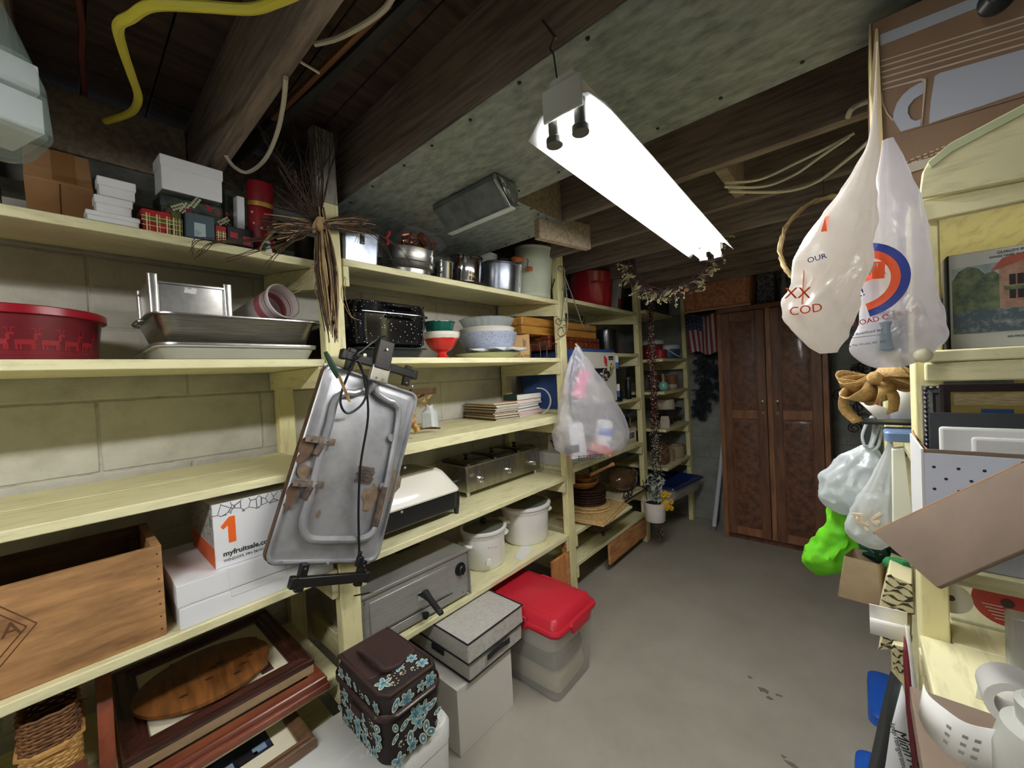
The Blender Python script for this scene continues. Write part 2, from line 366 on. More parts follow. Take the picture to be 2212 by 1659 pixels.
def holly(par, w_, d, h, n, side='front'):
    """printed berries, sprigs and cones as thin decals on the front"""
    be = mat('berry_red', (170, 20, 34), .3); lf = mat('sprig_cream', (190, 190, 150), .6); co = mat('cone_brown', (104, 62, 52), .7)
    b1, b2, b3 = B(), B(), B()
    for k in range(n):
        x, z = R.uniform(-w_*.44, w_*.44), R.uniform(.1*h, .92*h); q = k % 3
        if q == 0:
            for _ in range(4): b1.ball((x+R.uniform(-.012, .012), -d/2, z+R.uniform(-.008, .008)), .0045, 8, 4, (1, .25, 1))
        elif q == 1:
            a = R.uniform(0, PI)
            for j in range(5):
                for s_ in (-1, 1): b2.ball((x+.007*j*cos(a)+s_*.004*sin(a), -d/2, z+.007*j*sin(a)-s_*.004*cos(a)), .0035, 6, 4, (1, .15, 1))
        else: b3.ball((x, -d/2, z), .011, 8, 5, (.8, .1, 1.2))
    [obj(n_, q_, m_, par).__setitem__('kind', 'stuff') for n_, q_, m_ in (('berry_print', b1, be), ('sprig_print', b2, lf), ('cone_print', b3, co))]
t = carton('holly_box', 'dark holly printed gift box under the large white box on the top shelf', 'box', -1.545,0.280,1.956,1.571,0.148,0.120,0.108, HOL, .03, None, TL1); holly(t, .15, .12, .13, 12)
t = carton('gift_box', 'large plain white box lying on the dark holly printed gift box', 'box', -1.515,0.281,2.075,1.571,0.146,0.120,0.093, WHT, .03, None, TL1)
t = carton('holly_box', 'narrow dark holly printed box standing behind, left of the red tin', 'box', -1.565,0.391,1.994,1.571,0.037,0.050,0.156, HOL, .02, None, TL1); holly(t, .036, .05, .1, 4)
carton('white_carton', 'slim white carton wedged between the narrow holly box and the red tin', 'box', -1.525,0.408,1.995,1.571,0.021,0.050,0.127, WHT, 0, None, TL1)
RPL = mat('plaid_red', (178, 22, 32), .5); GPL = mat('plaid_green', (92, 92, 40), .5); LPL = mat('plaid_line', (225, 215, 150), .5); DPL = mat('plaid_dark', (26, 22, 34), .5)
def plaid(t, w_, d, h, x0, z0, lines=3):
    """printed plaid bands on the front, 0.5 mm proud"""
    y = -d/2-.0005
    obj('plaid_band', B().box(-w_/2, y, h*.52, w_/2, -d/2, h*.86), GPL, t)
    b = B()
    for k in range(lines):
        x = -w_/2+w_*(k+.5)/lines; b.box(x-.0015, y-.0004, 0, x+.0015, -d/2, h); b.box(x+.005, y-.0004, 0, x+.0062, -d/2, h)
    for z in (.3, .58, .8): b.box(-w_/2, y-.0004, h*z, w_/2, -d/2, h*z+.0016)
    obj('plaid_line', b, LPL, t)
t = carton('plaid_box', 'red and olive tartan gift box at the front of the top shelf', 'box', -1.470,0.190,1.937,1.571,0.059,0.100,0.056, RPL, .018, None, TL1); plaid(t, .062, .1, .046, 0, 0)
t = carton('plaid_box', 'olive tartan box edge between the red tartan box and the slate box', 'box', -1.475,0.232,1.939,1.571,0.024,0.100,0.065, GPL, 0, None, TL1); plaid(t, .026, .1, .046, 0, 0, 2)
t = carton('slate_box', 'slate blue box with a pale label at the front of the top shelf', 'box', -1.440,0.282,1.936,1.571,0.067,0.060,0.068, mat('slate', (66, 84, 94), .5), 0, None, TL1)
obj('label', B().box(-.014, -.0306, .006, .012, -.03, .044), mat('pale_label', (170, 186, 188), .6), t)
b = B()
for k in range(4): b.box(-.012, -.031, .01+.004*k, R.uniform(-.004, .006), -.0306, .0112+.004*k)
obj('label_print', b, mat('label_ink', (90, 108, 112), .6), t)
t = carton('plaid_box', 'dark red tartan box half hidden right of the slate box', 'box', -1.455,0.335,1.943,1.571,0.028,0.050,0.049, RPL, 0, None, TL1); plaid(t, .025, .05, .034, 0, 0, 2)
t = carton('plaid_box', 'red and black checked box in front of the red tin', 'box', -1.460,0.386,1.945,1.571,0.069,0.060,0.052, DPL, 0, None, TL1)
obj('check_patch', B().box(.006, -.0306, .006, .027, -.03, .03), RPL, t); obj('check_patch', B().box(-.027, -.0306, .02, -.008, -.03, .036), RPL, t)
REDT = mat('red_tin', (150, 24, 34), .45, c2=(96, 20, 26), sc=14, lo=.5, hi=.72); GOLD = mat('gold_band', (190, 150, 70), .45, .5)
cx, cy, cz, r, h = -1.530,0.470,2.006,0.037,0.187; cz = S1(cx)+.003
t = thing('tin_canister', 'tall worn red tin canister with gold band on the top shelf', 'tin', (cx, cy, cz), (0, TL1, 0)); h = .235
obj('body', B().lathe([(r*.96, 0), (r, .004), (r, h*.64), (r*.97, h*.65)], 28), REDT, t); obj('lid', B().lathe([(r*.97, h*.65), (r*1.03, h*.655), (r*1.03, h*.96), (r*.95, h)], 28), REDT, t)
obj('gold_band', B().lathe([(r*1.035, h*.66), (r*1.05, h*.69), (r*1.035, h*.72)], 28, (0, 0)), GOLD, t)
b = B()
for k in range(6): a = R.uniform(-1.2, 1.4); b.ball((r*cos(a), r*sin(a), R.uniform(.02, h*.6)), .0045, 8, 4, (.35, 1.3, .9))
obj('painted_flower', b, mat('flower_cream', (196, 170, 150), .6), t)['kind'] = 'stuff'
# little winter figurine at the shelf edge
cx, cy, cz = (-1.43,0.46,1.949)
t = thing('figurine', 'tiny white and green figurine at the edge of the top shelf below the twigs', 'figurine', (cx, cy, S1(cx)), (0, TL1, 0))
b = B(); b.lathe([(.012, 0), (.013, .006), (.009, .018), (.006, .026)], 10); obj('body', b, mat('fig_white', (225, 228, 220), .5), t)
obj('head', B().ball((0, 0, .033), .008), mat('fig_white', (225, 228, 220), .5), t); obj('scarf', B().lathe([(.0085, .023), (.0095, .026), (.008, .029)], 10), mat('fig_green', (38, 84, 66), .5), t)
b = B()
for k in range(8): b.ball((R.uniform(-.01, .012), R.uniform(-.018, -.006), R.uniform(.004, .03)), .006)
obj('tree', b, mat('fig_green', (38, 84, 66), .5), t)
cx, cy, cz, r, h = -1.520,0.618,1.969,0.044,0.090; cz = S1(cx)
t = thing('dark_pot', 'small dark tarnished metal pot behind the twig bundle on the top shelf', 'pot', (cx, cy, cz+.003), (0, TL1, 0))
DT = mat('tarnished', (74, 70, 62), .45, .7, c2=(48, 46, 42), sc=18); h = .085
obj('body', bowl(B(), [(r*.86, 0), (r*.92, .004), (r*.99, h*.95), (r*1.04, h)]), DT, t); obj('rim', B().lathe([(r*1.04, h-.004), (r*1.07, h), (r*1.03, h+.003)], 30, (0, 0)), DT, t)
# hanging plastic bag with white boxes, near the viewer
BAGC = mat('clear_bag', (170, 196, 190), .15, tr=.55, al=.42, bump=.4, sc=14)
t = thing('plastic_bag', 'hanging clear greenish plastic bag with white boxes at upper left', 'bag', (-1.0, -.115, 1.9))
b = B().rl([(.0, .05, .06, .03), (.015, .085, .115, .04), (.1, .085, .115, .05), (.2, .06, .085, .04), (.32, .02, .04, .015), (.5, .006, .01, .005)], 6)
b.v = [(x+.006*NZ.noise((x*30, y*30, z*30)), y+.008*NZ.noise((x*25+9, y*25, z*25)), z) for x, y, z in b.v]
obj('film', b, BAGC, t, rot=.25); obj('tie', B().tube([(0, 0, .33), (0, 0, .53)], .005, 6), WHT, t)
obj('white_box', B().box(-.05, .015, .09, .06, .1, .135), WHT, t, bev=.002, rot=.35); obj('white_box', B().box(-.05, .01, .028, .06, .102, .083), WHT, t, bev=.002, rot=.35)

# ----- bay 1, second shelf
BURG = mat('burgundy_plastic', (112, 30, 38), .3, c2=(96, 26, 34), sc=6); REDL = mat('red_lid', (150, 18, 34), .28); DEER = mat('deer_red', (146, 26, 36), .4)
t = thing('plastic_tub', 'large round burgundy tub with reindeer and a red rim on the second shelf', 'tub', (-1.62, -.085, 1.5935))
obj('body', bowl(B(), [(.148, 0), (.155, .004), (.168, .115)], n=56), BURG, t); obj('lid', B().lathe([(.166, .108), (.178, .11), (.178, .128), (.172, .131), (.168, .122), (.01, .12)], 56), REDL, t)
def deer(b, a0, s_):
    """flat reindeer silhouette wrapped on the tub wall"""
    for (px, pz, w_, h_) in ((0, .03, .03, .011), (-.012, .02, .004, .014), (.011, .02, .004, .014), (-.006, .02, .003, .014), (.015, .02, .003, .014), (.016, .041, .006, .014), (.021, .048, .01, .005), (.016, .056, .002, .012), (.022, .057, .002, .012), (.013, .06, .008, .002), (.025, .061, .006, .002)):
        ring = []
        for (dx, dz) in ((-.5, -.5), (.5, -.5), (.5, .5), (-.5, .5)):
            x = (px+dx*w_)*s_; z = .012+pz*s_+dz*h_*s_; r = .1553+.113*(z-.004)*1.0+.0006; a = a0+x/r; ring.append((r*cos(a), r*sin(a), z))
        b.quad(*ring)
    return b
b = B()
for k in range(9): deer(b, -1.1+k*.26, 1.05)
obj('reindeer_print', b, DEER, t); b = B()
for z in (.016, .02): b.rings([[((.1555+.113*(zz-.004)+.0005)*cos(a*.1), (.1555+.113*(zz-.004)+.0005)*sin(a*.1), zz) for a in range(-16, 20)] for zz in (z, z+.0015)], (0, 0), closed=False)
obj('stripe_print', b, DEER, t)
# pans: plastic tray, roasting pan, square cake tin on top
cx, cy, cz, ro, w_, d, h = -1.605,0.387,1.596,1.571,0.377,0.330,0.052
t = thing('plastic_tray', 'low translucent plastic tray with metal rim under the roasting pan', 'tray', (cx, cy, 1.5935), PI/2)
b = shell(B(), [(0, w_/2, d/2, .04), (.004, w_/2+.006, d/2+.006, .045), (.035, w_/2+.02, d/2+.02, .05), (.036, w_/2+.028, d/2+.028, .055), (.04, w_/2+.028, d/2+.028, .055)])
obj('body', b, mat('frosted_plastic', (214, 214, 200), .3, tr=.35), t)
obj('rim', B().rl([(.041, w_/2+.02, d/2+.02, .05), (.041, w_/2+.03, d/2+.03, .055), (.047, w_/2+.03, d/2+.03, .055), (.047, w_/2+.018, d/2+.018, .05)], cap=(0, 0)), ALU, t)
obj('handle_clip', B().tube([(-w_/2-.03, .04, .03), (-w_/2-.05, .04, .026), (-w_/2-.05, -.0, .022), (-w_/2-.03, -.0, .02)], .002, 6), WIRE, t)
t = thing('roasting_pan', 'big rectangular stainless steel roasting pan stacked on the plastic tray', 'pan', (cx, cy, 1.641), PI/2)
b = shell(B(), [(0, w_/2-.004, d/2-.004, .04), (.006, w_/2+.002, d/2+.002, .045), (.076, w_/2+.025, d/2+.025, .05), (.077, w_/2+.04, d/2+.038, .055), (.081, w_/2+.04, d/2+.038, .055)]); obj('body', b, STEEL, t)
for s_ in (-1, 1): obj('handle', B().tube(smooth_path([(s_*(w_/2+.03), -.06, .072), (s_*(w_/2+.05), -.05, .07), (s_*(w_/2+.05), .05, .07), (s_*(w_/2+.03), .06, .072)], 4), .003, 6), STEEL, t)
t = thing('cake_tin', 'square aluminium cake tin with corner posts standing in the roasting pan', 'tin', (-1.6,0.31,1.735), PI/2); t.location = (-1.62, .27, 1.73)
b = shell(B(), [(0, .085, .12, .012), (.085, .09, .125, .014), (.088, .093, .128, .014)], .0025); obj('body', b, ALU, t)
obj('rim', B().rl([(.086, .09, .125, .014), (.086, .097, .132, .016), (.091, .097, .132, .016), (.091, .09, .125, .014)], cap=(0, 0)), ALU, t)
for (x, y, hh) in ((-.088, -.123, .112), (.088, -.123, .105), (-.088, .123, .106), (.088, .123, .108)): obj('corner_post', B().rl([(.0, .011, .009, .006), (hh, .012, .01, .006)], 3, c=(x, y, 0)), ALU, t, bev=.002)
obj('sticker_scrap', B().prism([(-.02, .066), (.008, .064), (.012, .08), (.002, .083), (-.006, .076), (-.016, .083)], 0, .0006), WHT, t, (.0, -.1246, 0), (PI/2, 0, 0))
# white paper tub lying on the pans
WR = mat('tub_white', (232, 222, 220), .5); RP = mat('tub_red_print', (196, 104, 114), .5)
p0, p1 = V((-1.5,0.523,1.802)), V((-1.72, .44, 1.745)); ax = (p1-p0); L_ = ax.length
t = thing('paper_tub', 'white tub with red print lying on its side on the roasting pan', 'tub', p0); t.rotation_euler = ax.to_track_quat('Z', 'Y').to_euler()
obj('body', bowl(B(), [(.04, L_), (.042, L_-.004), (.058, .012), (.06, 0)], .002), WR, t)
obj('rim', B().lathe([(.06, 0), (.0625, .001), (.0625, .008), (.059, .008)], 36, (0, 0)), WR, t)
for (z, hh) in ((.02, .004), (.032, .002), (.05, .03)):
    rr = lambda zz: .0585-.0175*(zz-.012)/(L_-.016)
    obj('print_band', B().lathe([(rr(z)+.0006, z), (rr(z+hh)+.0006, z+hh)], 36, (0, 0)), RP, t)
    obj('inner_print', B().lathe([(rr(z)-.003, z+.006), (rr(z+hh)-.003, z+hh)], 36, (0, 0)), RP, t)
# dark baking pans beside the post
t = thing('dark_pan', 'black baking pan edge sticking out behind the near post', 'pan', (-1.68, .688, 1.601), PI/2)
b = shell(B(), [(0, .018, .13, .01), (.11, .03, .15, .015), (.114, .033, .158, .015)]); obj('body', b, mat('dark_enamel', (20, 20, 22), .35), t); obj('rim', B().rl([(.113, .028, .153, .015), (.113, .035, .162, .015), (.118, .035, .162, .015)], cap=(0, 0)), mat('dark_enamel', (20, 20, 22), .35), t)

# ----- bay 1, fourth shelf: crate, pizza-style cartons, fruit box
CRW = mat('crate_wood', (180, 134, 86), .7, c2=(104, 72, 44), sc=4, st=(1.3, 5, 7), bump=.3, lo=.38, hi=.72, det=9); CRD = mat('crate_inner', (110, 82, 56), .75, c2=(80, 58, 40), sc=6, st=(1, 5, 6), bump=.2)
cx, cy, cz, ro, w_, d, h = -1.570,0.016,0.850,1.571,0.278,0.290,0.217
w_ = .44; cy = .155-w_/2; h = .245
t = thing('wooden_crate', 'old open wooden crate with a carved diamond mark on the fourth shelf', 'crate', (-1.425-d/2, cy, .8465), PI/2)
obj('front_board', B().box(-w_/2, -d/2, 0, w_/2, -d/2+.015, h), CRW, t, bev=.002); obj('back_board', B().box(-w_/2, d/2-.012, 0, w_/2, d/2, h), CRD, t, bev=.002)
for s_ in (-1, 1): obj('end_board', B().box(s_*w_/2-(.02 if s_ > 0 else 0), -d/2+.016, 0, s_*w_/2+(0 if s_ > 0 else .02), d/2-.013, h), CRD if s_ < 0 else CRW, t, bev=.002)
obj('bottom_board', B().box(-w_/2+.02, -d/2+.015, .004, w_/2-.02, d/2-.012, .014), CRD, t)
obj('inner_batten', B().box(-w_/2+.022, -.0, h*.45, w_/2-.022, .014, h*.75), CRD, t, bev=.002); obj('inner_batten', B().box(w_/2-.045, d/2-.035, .02, w_/2-.022, d/2-.013, h*.9), CRD, t, bev=.002)
BURN = mat('burnt_mark', (92, 56, 30), .7)
b = B()
for (k, hw, hh) in ((0, .135, .085), (1, .12, .075)):
    q = [(-.135+hw, .143), (-.135+hw*.5, .143+hh), (-.135-hw*.5, .143+hh), (-.135-hw, .143), (-.135-hw*.5, .143-hh), (-.135+hw*.5, .143-hh)]
    for i in range(6):
        a, c_ = q[i], q[(i+1) % 6]
        b.tube([(a[0], -d/2, a[1]), (c_[0], -d/2, c_[1])], .0012, 5)
b.v = [p for p in b.v]
obj('carved_border', b, BURN, t)
text('carved_lettering', 'YA', .045, BURN, t, face_mtx(-.05, -d/2-.0004, .146, 'front'))
n0 = None
for k in range(7):
    o = obj('nail', B().ball((0, 0, 0), .0022, 6, 4), NM, t, (w_/2-.01, -d/2, .02+k*.034)) if n0 is None else n0.copy()
    if n0 is None: n0 = o
    else: C.objects.link(o); o.parent = t; o.location = (w_/2-.01, -d/2, .02+k*.034)
# white flat cartons
def flat_carton(label, c, w_, d, h, notch, rot=PI/2, group=None):
    t = thing('flat_carton', label, 'box', c, rot, group)
    obj('body', B().box(-w_/2, -d/2, 0, w_/2, d/2, h-.003), WHT, t, bev=.002); obj('lid_panel', B().box(-w_/2, -d/2+.001, h-.0028, w_/2, d/2, h), WHT, t, bev=.001)
    obj('tuck_tab', B().box(-.09, -d/2-.0018, h*.05 if notch else h-.02, .06, -d/2-.0002, h), WHT, t)
    return t
gw = 'white flat cartons on the fourth shelf'
w_ = .42
flat_carton('lower of two white flat cartons under the fruit box', (-1.4-.19, .18+w_/2, .8465), w_, .36, .062, 0, PI/2, gw)
flat_carton('upper of two white flat cartons with a leaf shaped hole, under the fruit box', (-1.4-.19, .177+w_/2, .9095), w_, .36, .064, 1, PI/2, gw)
tt = C.objects[-1] if False else None
LEAF = mat('hole_dark', (60, 44, 34), .9)
for o in [o for o in C.objects if o.name.startswith('flat_carton') and o.get('label', '').startswith('upper')]:
    obj('leaf_hole', B().prism([(-.016, -.004), (-.004, .008), (.01, .014), (.017, .013), (.012, .004), (0, -.004)], 0, .0008), LEAF, o, (.13, -.182, .012), (PI/2, 0, 0))
# fruit box with the orange numeral
cx, cy, cz, ro, w_, d, h = -1.609,0.343,0.974,1.739,0.202,0.300,0.210
w_ = .21; h = .19; OR = mat('print_orange', (236, 100, 30), .6); INK = mat('print_ink', (58, 62, 58), .7)
t = thing('fruit_box', 'white fruit box printed with an orange numeral one, on the white flat cartons', 'box', (-1.43-d/2, .27+w_/2, .974), PI/2)
obj('body', B().box(-w_/2, -d/2, 0, w_/2, d/2, h), WHT, t, bev=.002)
obj('side_band', B().box(-w_/2-.0005, -d/2, .002, -w_/2, d/2, .062), mat('band_orange', (206, 92, 48), .6), t)
obj('side_print', B().box(-w_/2-.0005, -d/2, .064, -w_/2, d/2, h-.002), mat('crackle_side', (120, 118, 114), .6, c2=(180, 178, 172), sc=34, kind='crack', lo=.03, hi=.07), t)
obj('top_print', B().prism([(-w_/2, h-.04), (-.05, h-.036), (0, h-.042), (.06, h-.036), (w_/2, h-.052), (w_/2, h-.001), (-w_/2, h-.001)], 0, .0005), mat('crackle', (96, 98, 102), .6, c2=(232, 232, 234), sc=44, kind='crack', lo=.03, hi=.06), t, (0, -d/2, 0), (PI/2, 0, 0))
obj('numeral', B().prism([(.0, 0), (.019, .0), (.019, .078), (.004, .078), (-.018, .054), (-.012, .044), (.0, .053)], 0, .0006), OR, t, (-w_/2+.036, -d/2, .068), (PI/2, 0, 0))
text('box_lettering', 'myfruitsale.com', .021, INK, t, face_mtx(-w_/2+.02, -d/2-.0004, .038), ax='LEFT', bold=.0006)
text('box_lettering', 'WINDOM, MN 56101 - PRODUCE OF', .0115, INK, t, face_mtx(-w_/2+.02, -d/2-.0004, .018), ax='LEFT')
# ----- bay 1, lowest shelves: picture frames, plaque, baskets
shelf(-1.075, .61, .235)
MAH = mat('mahogany', (74, 38, 30), .28, c2=(46, 24, 20), sc=5, st=(1, 8, 8), coat=.5); CHE = mat('cherry', (128, 66, 42), .3, c2=(104, 48, 32), sc=5, st=(1, 8, 8), coat=.4)
WAL = mat('walnut', (110, 82, 58), .35, c2=(84, 60, 42), sc=6, st=(1, 9, 9), coat=.3); RAWS = mat('frame_side_wood', (166, 142, 108), .7, c2=(138, 114, 82), sc=6, st=(1, 6, 6))
MATB = mat('mat_board', (236, 228, 200), .7); GLS = mat('frame_glass', (235, 240, 238), .05, tr=1, al=.18)
def frame_mitre(w_, d, prof):
    """four moulding rails from a profile (inset, z); returns one builder per rail"""
    out = []
    cs = [(-1, -1), (1, -1), (1, 1), (-1, 1)]
    for i in range(4):
        a, c = cs[i], cs[(i+1) % 4]; b = B()
        b.rings([[(q[0]*(w_/2-u), q[1]*(d/2-u), z) for u, z in prof] for q in (a, c)], (1, 1)); out.append(b)
    return out
def picture(name, label, loc, rot, w_, d, prof, m, side=None, sh=0, img=None):
    t = thing(name, label, 'picture frame', loc, rot)
    for b in frame_mitre(w_, d, prof): obj('frame_rail', b, m, t, bev=.001)
    iw = max(u for u, z in prof)
    if side:
        for b in frame_mitre(w_-.006, d-.006, [(0, 0), (iw-.006, 0), (iw-.006, sh), (0, sh)]): obj('frame_side', b, side, t)
    z = sh+.002
    obj('mat_board', B().box(-w_/2+iw-.005, -d/2+iw-.005, z, w_/2-iw+.005, d/2-iw+.005, z+.003), MATB, t)
    return t
x0, x1 = -1.426, -1.915
t = picture('picture_frame', 'large dark mahogany picture frame under the oval wooden plaque', ((x0+x1)/2, .29, .5165), PI/2, .47, .485,
        [(.0, .03), (.0, .043), (.004, .049), (.01, .049), (.013, .044), (.02, .046), (.034, .051), (.044, .045), (.05, .047), (.056, .042), (.06, .036), (.06, .03)], MAH, RAWS, .03)
obj('mat_slot', B().box(.1, -.165, .0355, .135, -.1, .0358), mat('print_dark', (84, 52, 44), .6), t); obj('mat_slot', B().box(-.09, .05, .0355, -.086, .16, .0358), mat('print_dark', (84, 52, 44), .6), t)
t = picture('picture_frame', 'reddish cherry picture frame beneath the dark mahogany one, overhanging the shelf', (-1.372-.25, .3, .472), PI/2, .50, .5,
        [(.0, 0), (.0, .018), (.004, .021), (.008, .021), (.008, .024), (.006, .03), (.006, .04), (.01, .044), (.05, .044), (.05, 0)], CHE)
t = picture('picture_frame', 'walnut picture frame with blue photograph lying on the back of the foam cooler', (-1.285-.15, .467-.25, .3815), PI/2, .50, .3,
        [(.0, 0), (.0, .022), (.004, .03), (.01, .033), (.018, .031), (.024, .026), (.034, .028), (.04, .02), (.04, 0)], WAL, None, .008)
PB = mat('photo_blue', (58, 66, 100), .3, c2=(26, 28, 38), sc=16, lo=.4, hi=.6)
obj('photograph', B().box(-.05, -.05, .0135, .16, .08, .0145), PB, t)
for (x, y, w_, h) in ((.11, -.04, .035, .028), (.03, -.042, .03, .026), (.07, -.046, .05, .016)): obj('photo_patch', B().box(x, y, .0146, x+w_, y+h, .015), mat('photo_sky', (130, 152, 176), .3) if w_ < .05 else mat('photo_dark', (44, 30, 32), .3), t)
# oval plaque
OAK = mat('plaque_oak', (134, 84, 40), .35, c2=(92, 56, 26), sc=6, st=(7, 1, 1), coat=.3)
t = thing('oval_plaque', 'oval honey brown wooden plaque lying on the mahogany frame', 'plaque', (-1.62, .27, .567), (0, 0, PI/2-.1))
def ell(a, b_, z): return [(a*cos(2*PI*k/40)*(1 if cos(2*PI*k/40) < .86 else .92), b_*sin(2*PI*k/40), z) for k in range(40)]
b = B().rings([ell(.172, .142, 0), ell(.185, .155, .006), ell(.185, .155, .016), ell(.172, .142, .022)]); obj('board', b, OAK, t)
for k in range(7):
    x, y = R.uniform(-.12, .12), R.uniform(-.1, .02); obj('knot', B().lathe([(.007, .0221), (.004, .0226)], 10, c=(x, y, 0), sx=1.6), mat('knot_dark', (74, 38, 18), .5), t)
b = B()
# baskets
WK = mat('wicker_gold', (196, 152, 88), .6, c2=(150, 104, 52), sc=20, lo=.4, hi=.7); WKD = mat('wicker_brown', (126, 84, 48), .65, c2=(84, 54, 32), sc=20, lo=.4, hi=.7)
LEA = mat('leather_strap', (96, 52, 34), .45)
def weave(b, w_, d, h, z0, rows, r, slant=0, n=10, rad=.03, amp=.0025):
    """horizontal woven strands around a rounded rectangle"""
    for k in range(rows):
        z = z0+h*(k+.5)/rows; pts = []
        hx, hy = w_/2+slant*(z-z0), d/2+slant*(z-z0); per = []
        for (sx, sy, a0) in ((1, 1, 0), (-1, 1, PI/2), (-1, -1, PI), (1, -1, 1.5*PI)):
            for q in range(5):
                a = a0+PI/2*q/4; per.append((sx*(hx-rad)+rad*cos(a), sy*(hy-rad)+rad*sin(a)))
        full = []
        for i in range(len(per)):
            p, c = per[i], per[(i+1) % len(per)]; m_ = max(1, int(math.dist(p, c)/.016))
            for j in range(m_): full.append((p[0]+(c[0]-p[0])*j/m_, p[1]+(c[1]-p[1])*j/m_))
        for i, p in enumerate(full):
            s_ = amp*(1 if (i+k) % 2 else -1); l = math.hypot(*p) or 1; pts.append((p[0]*(1+s_/l), p[1]*(1+s_/l), z))
        b.tube(pts, r, 5, True)
    return b
def basket(label, loc, rot, w_, d, h, strap=True, m=WK):
    t = thing('wicker_basket', label, 'basket', loc, rot)
    obj('body', shell(B(), [(0, w_/2-.012, d/2-.012, .02), (h, w_/2-.006, d/2-.006, .03)], .004), WKD, t)
    o = obj('weave', weave(B(), w_-.008, d-.008, h, 0, int(h/.0075), .004), m, t); o['kind'] = 'stuff'
    obj('rim', B().tube([(x, y, h) for x, y in [(-w_/2, -d/2+.03), (-w_/2+.03, -d/2), (w_/2-.03, -d/2), (w_/2, -d/2+.03), (w_/2, d/2-.03), (w_/2-.03, d/2), (-w_/2+.03, d/2), (-w_/2, d/2-.03)]], .008, 6, True), m, t)
    if strap:
        obj('lid_band', B().box(-w_/2-.006, -d/2-.007, h*.52, w_/2+.006, -d/2-.003, h*.74), LEA, t, bev=.001); obj('stud', B().ball((0, -d/2-.008, h*.63), .008, 10, 6, (1, .5, 1)), CHROME, t)
        obj('upright_band', B().box(-.02, -d/2-.0075, 0, .02, -d/2-.0065, .001), LEA, t)
    return t
t = basket('golden wicker basket with a leather band and steel stud at lower left', (-1.545, -.06, .4725), (0, 0, PI/2), .1, .2, .2)
b = weave(B(), .096, .19, .08, .205, 10, .0036); o = obj('lid_weave', b, WKD, t); o['kind'] = 'stuff'
basket('second wicker basket cut off by the left edge of the shelf bottom', (-1.545, -.22, .4725), PI/2, .13, .2, .24, False, WKD)
t = thing('bentwood_handle', 'curved glossy brown wooden strip standing between the wicker basket and the frames', 'handle', (-1.56, .035, .4785))
P = smooth_path([(.1, -.006, 0), (.102, -.006, .06), (.09, -.004, .14), (.05, -.002, .22), (-.02, 0, .285), (-.1, 0, .31)], 5)
b = B().rings([[(p[0]+dx*.3, p[1]+dy, p[2]+dx) for dx, dy in ((-.004, -.015), (-.004, .015), (.004, .015), (.004, -.015))] for p in P]); obj('strip', b, CHE, t, bev=.002)
for k in range(3): obj('groove_ring', B().box(-.02-.012*k, -.0165, .276+.004*k, -.012-.012*k, .0165, .3+.004*k), CHE, t, bev=.002)

# ----- electric griddle hanging face to the post
def plane_thing(name, label, cat, c, ex, ey):
    t = thing(name, label, cat, c); ex = V(ex); ey = V(ey); ez = ex.cross(ey); t.rotation_euler = M((ex, ey, ez)).transposed().to_euler(); return t
t = plane_thing('electric_griddle', 'stained electric griddle hanging upside down with its heating tube facing the aisle', 'griddle', (-1.36,0.666,1.207), (0,0.938,-0.346), (0,0.346,0.938))
GA = mat('griddle_alu', (176, 176, 178), .42, .55, c2=(132, 132, 136), sc=6, lo=.4, hi=.75, bump=.1); RUST = mat('rust', (104, 80, 62), .8, c2=(72, 54, 42), sc=30); RUSTY = mat('rusty_rim', (112, 82, 58), .6, .3, c2=(70, 50, 36), sc=20)
W2, H2 = .196, .325
b = B().rl([(-.022, W2-.012, H2-.012, .03), (-.02, W2, H2, .035), (.006, W2, H2, .035), (.009, W2-.004, H2-.004, .032), (.009, W2-.008, H2-.008, .03), (-.004, W2-.012, H2-.012, .028), (-.004, W2-.026, H2-.026, .022), (.0, W2-.034, H2-.034, .018)], 6); obj('tray', b, GA, t)
b = B().rl([(-.021, W2+.001, H2+.001, .035), (.004, W2+.0015, H2+.0015, .035)], 6, (0, 0)); obj('rim_stain', b, RUSTY, t)
tube_l = [(x, y, .009) for x, y in [(0.015,0.423),(0.011,0.301),(0.062,0.266),(0.119,0.267),(0.145,0.180),(0.139,-0.054),(0.134,-0.206),(0.090,-0.244),(0.004,-0.246)]]
tube_r = [(x, y, .009) for x, y in [(-0.031,0.279),(-0.061,0.256),(-0.109,0.238),(-0.132,0.214),(-0.131,0.117),(-0.122,-0.054),(-0.123,-0.187),(-0.107,-0.229),(-0.060,-0.245),(0.004,-0.246)]]
P1 = smooth_path([(x, y, .009) for x, y in [(-0.014,0.338),(0.003,0.280),(0.057,0.261),(0.092,0.256),(0.125,0.203),(0.149,-0.087),(0.147,-0.197),(0.106,-0.239),(0.004,-0.246)]], 5)
P2 = smooth_path([(x, y, .009) for x, y in [(-0.044,0.271),(-0.077,0.249),(-0.109,0.240),(-0.133,0.204),(-0.129,0.117),(-0.129,0.030),(-0.123,-0.114),(-0.121,-0.194),(-0.092,-0.240),(-0.044,-0.247),(0.004,-0.246)]], 5)
obj('heating_tube', B().tube([p+V((0, 0, .006)) for p in P1], .0125, 10), GA, t); obj('heating_tube', B().tube([p+V((0, 0, .006)) for p in P2], .0125, 10), GA, t)
for q in [(0.003,0.280),(0.092,0.256),(0.118,0.128),(0.136,-0.054),(0.092,-0.239),(0.004,-0.246),(-0.077,0.249),(-0.129,0.101),(-0.130,0.025),(-0.126,-0.092)]: obj('tube_collar', B().lathe([(.0145, -.004), (.0145, .004)], 10, c=(q[0], q[1], .011)), GA, t)
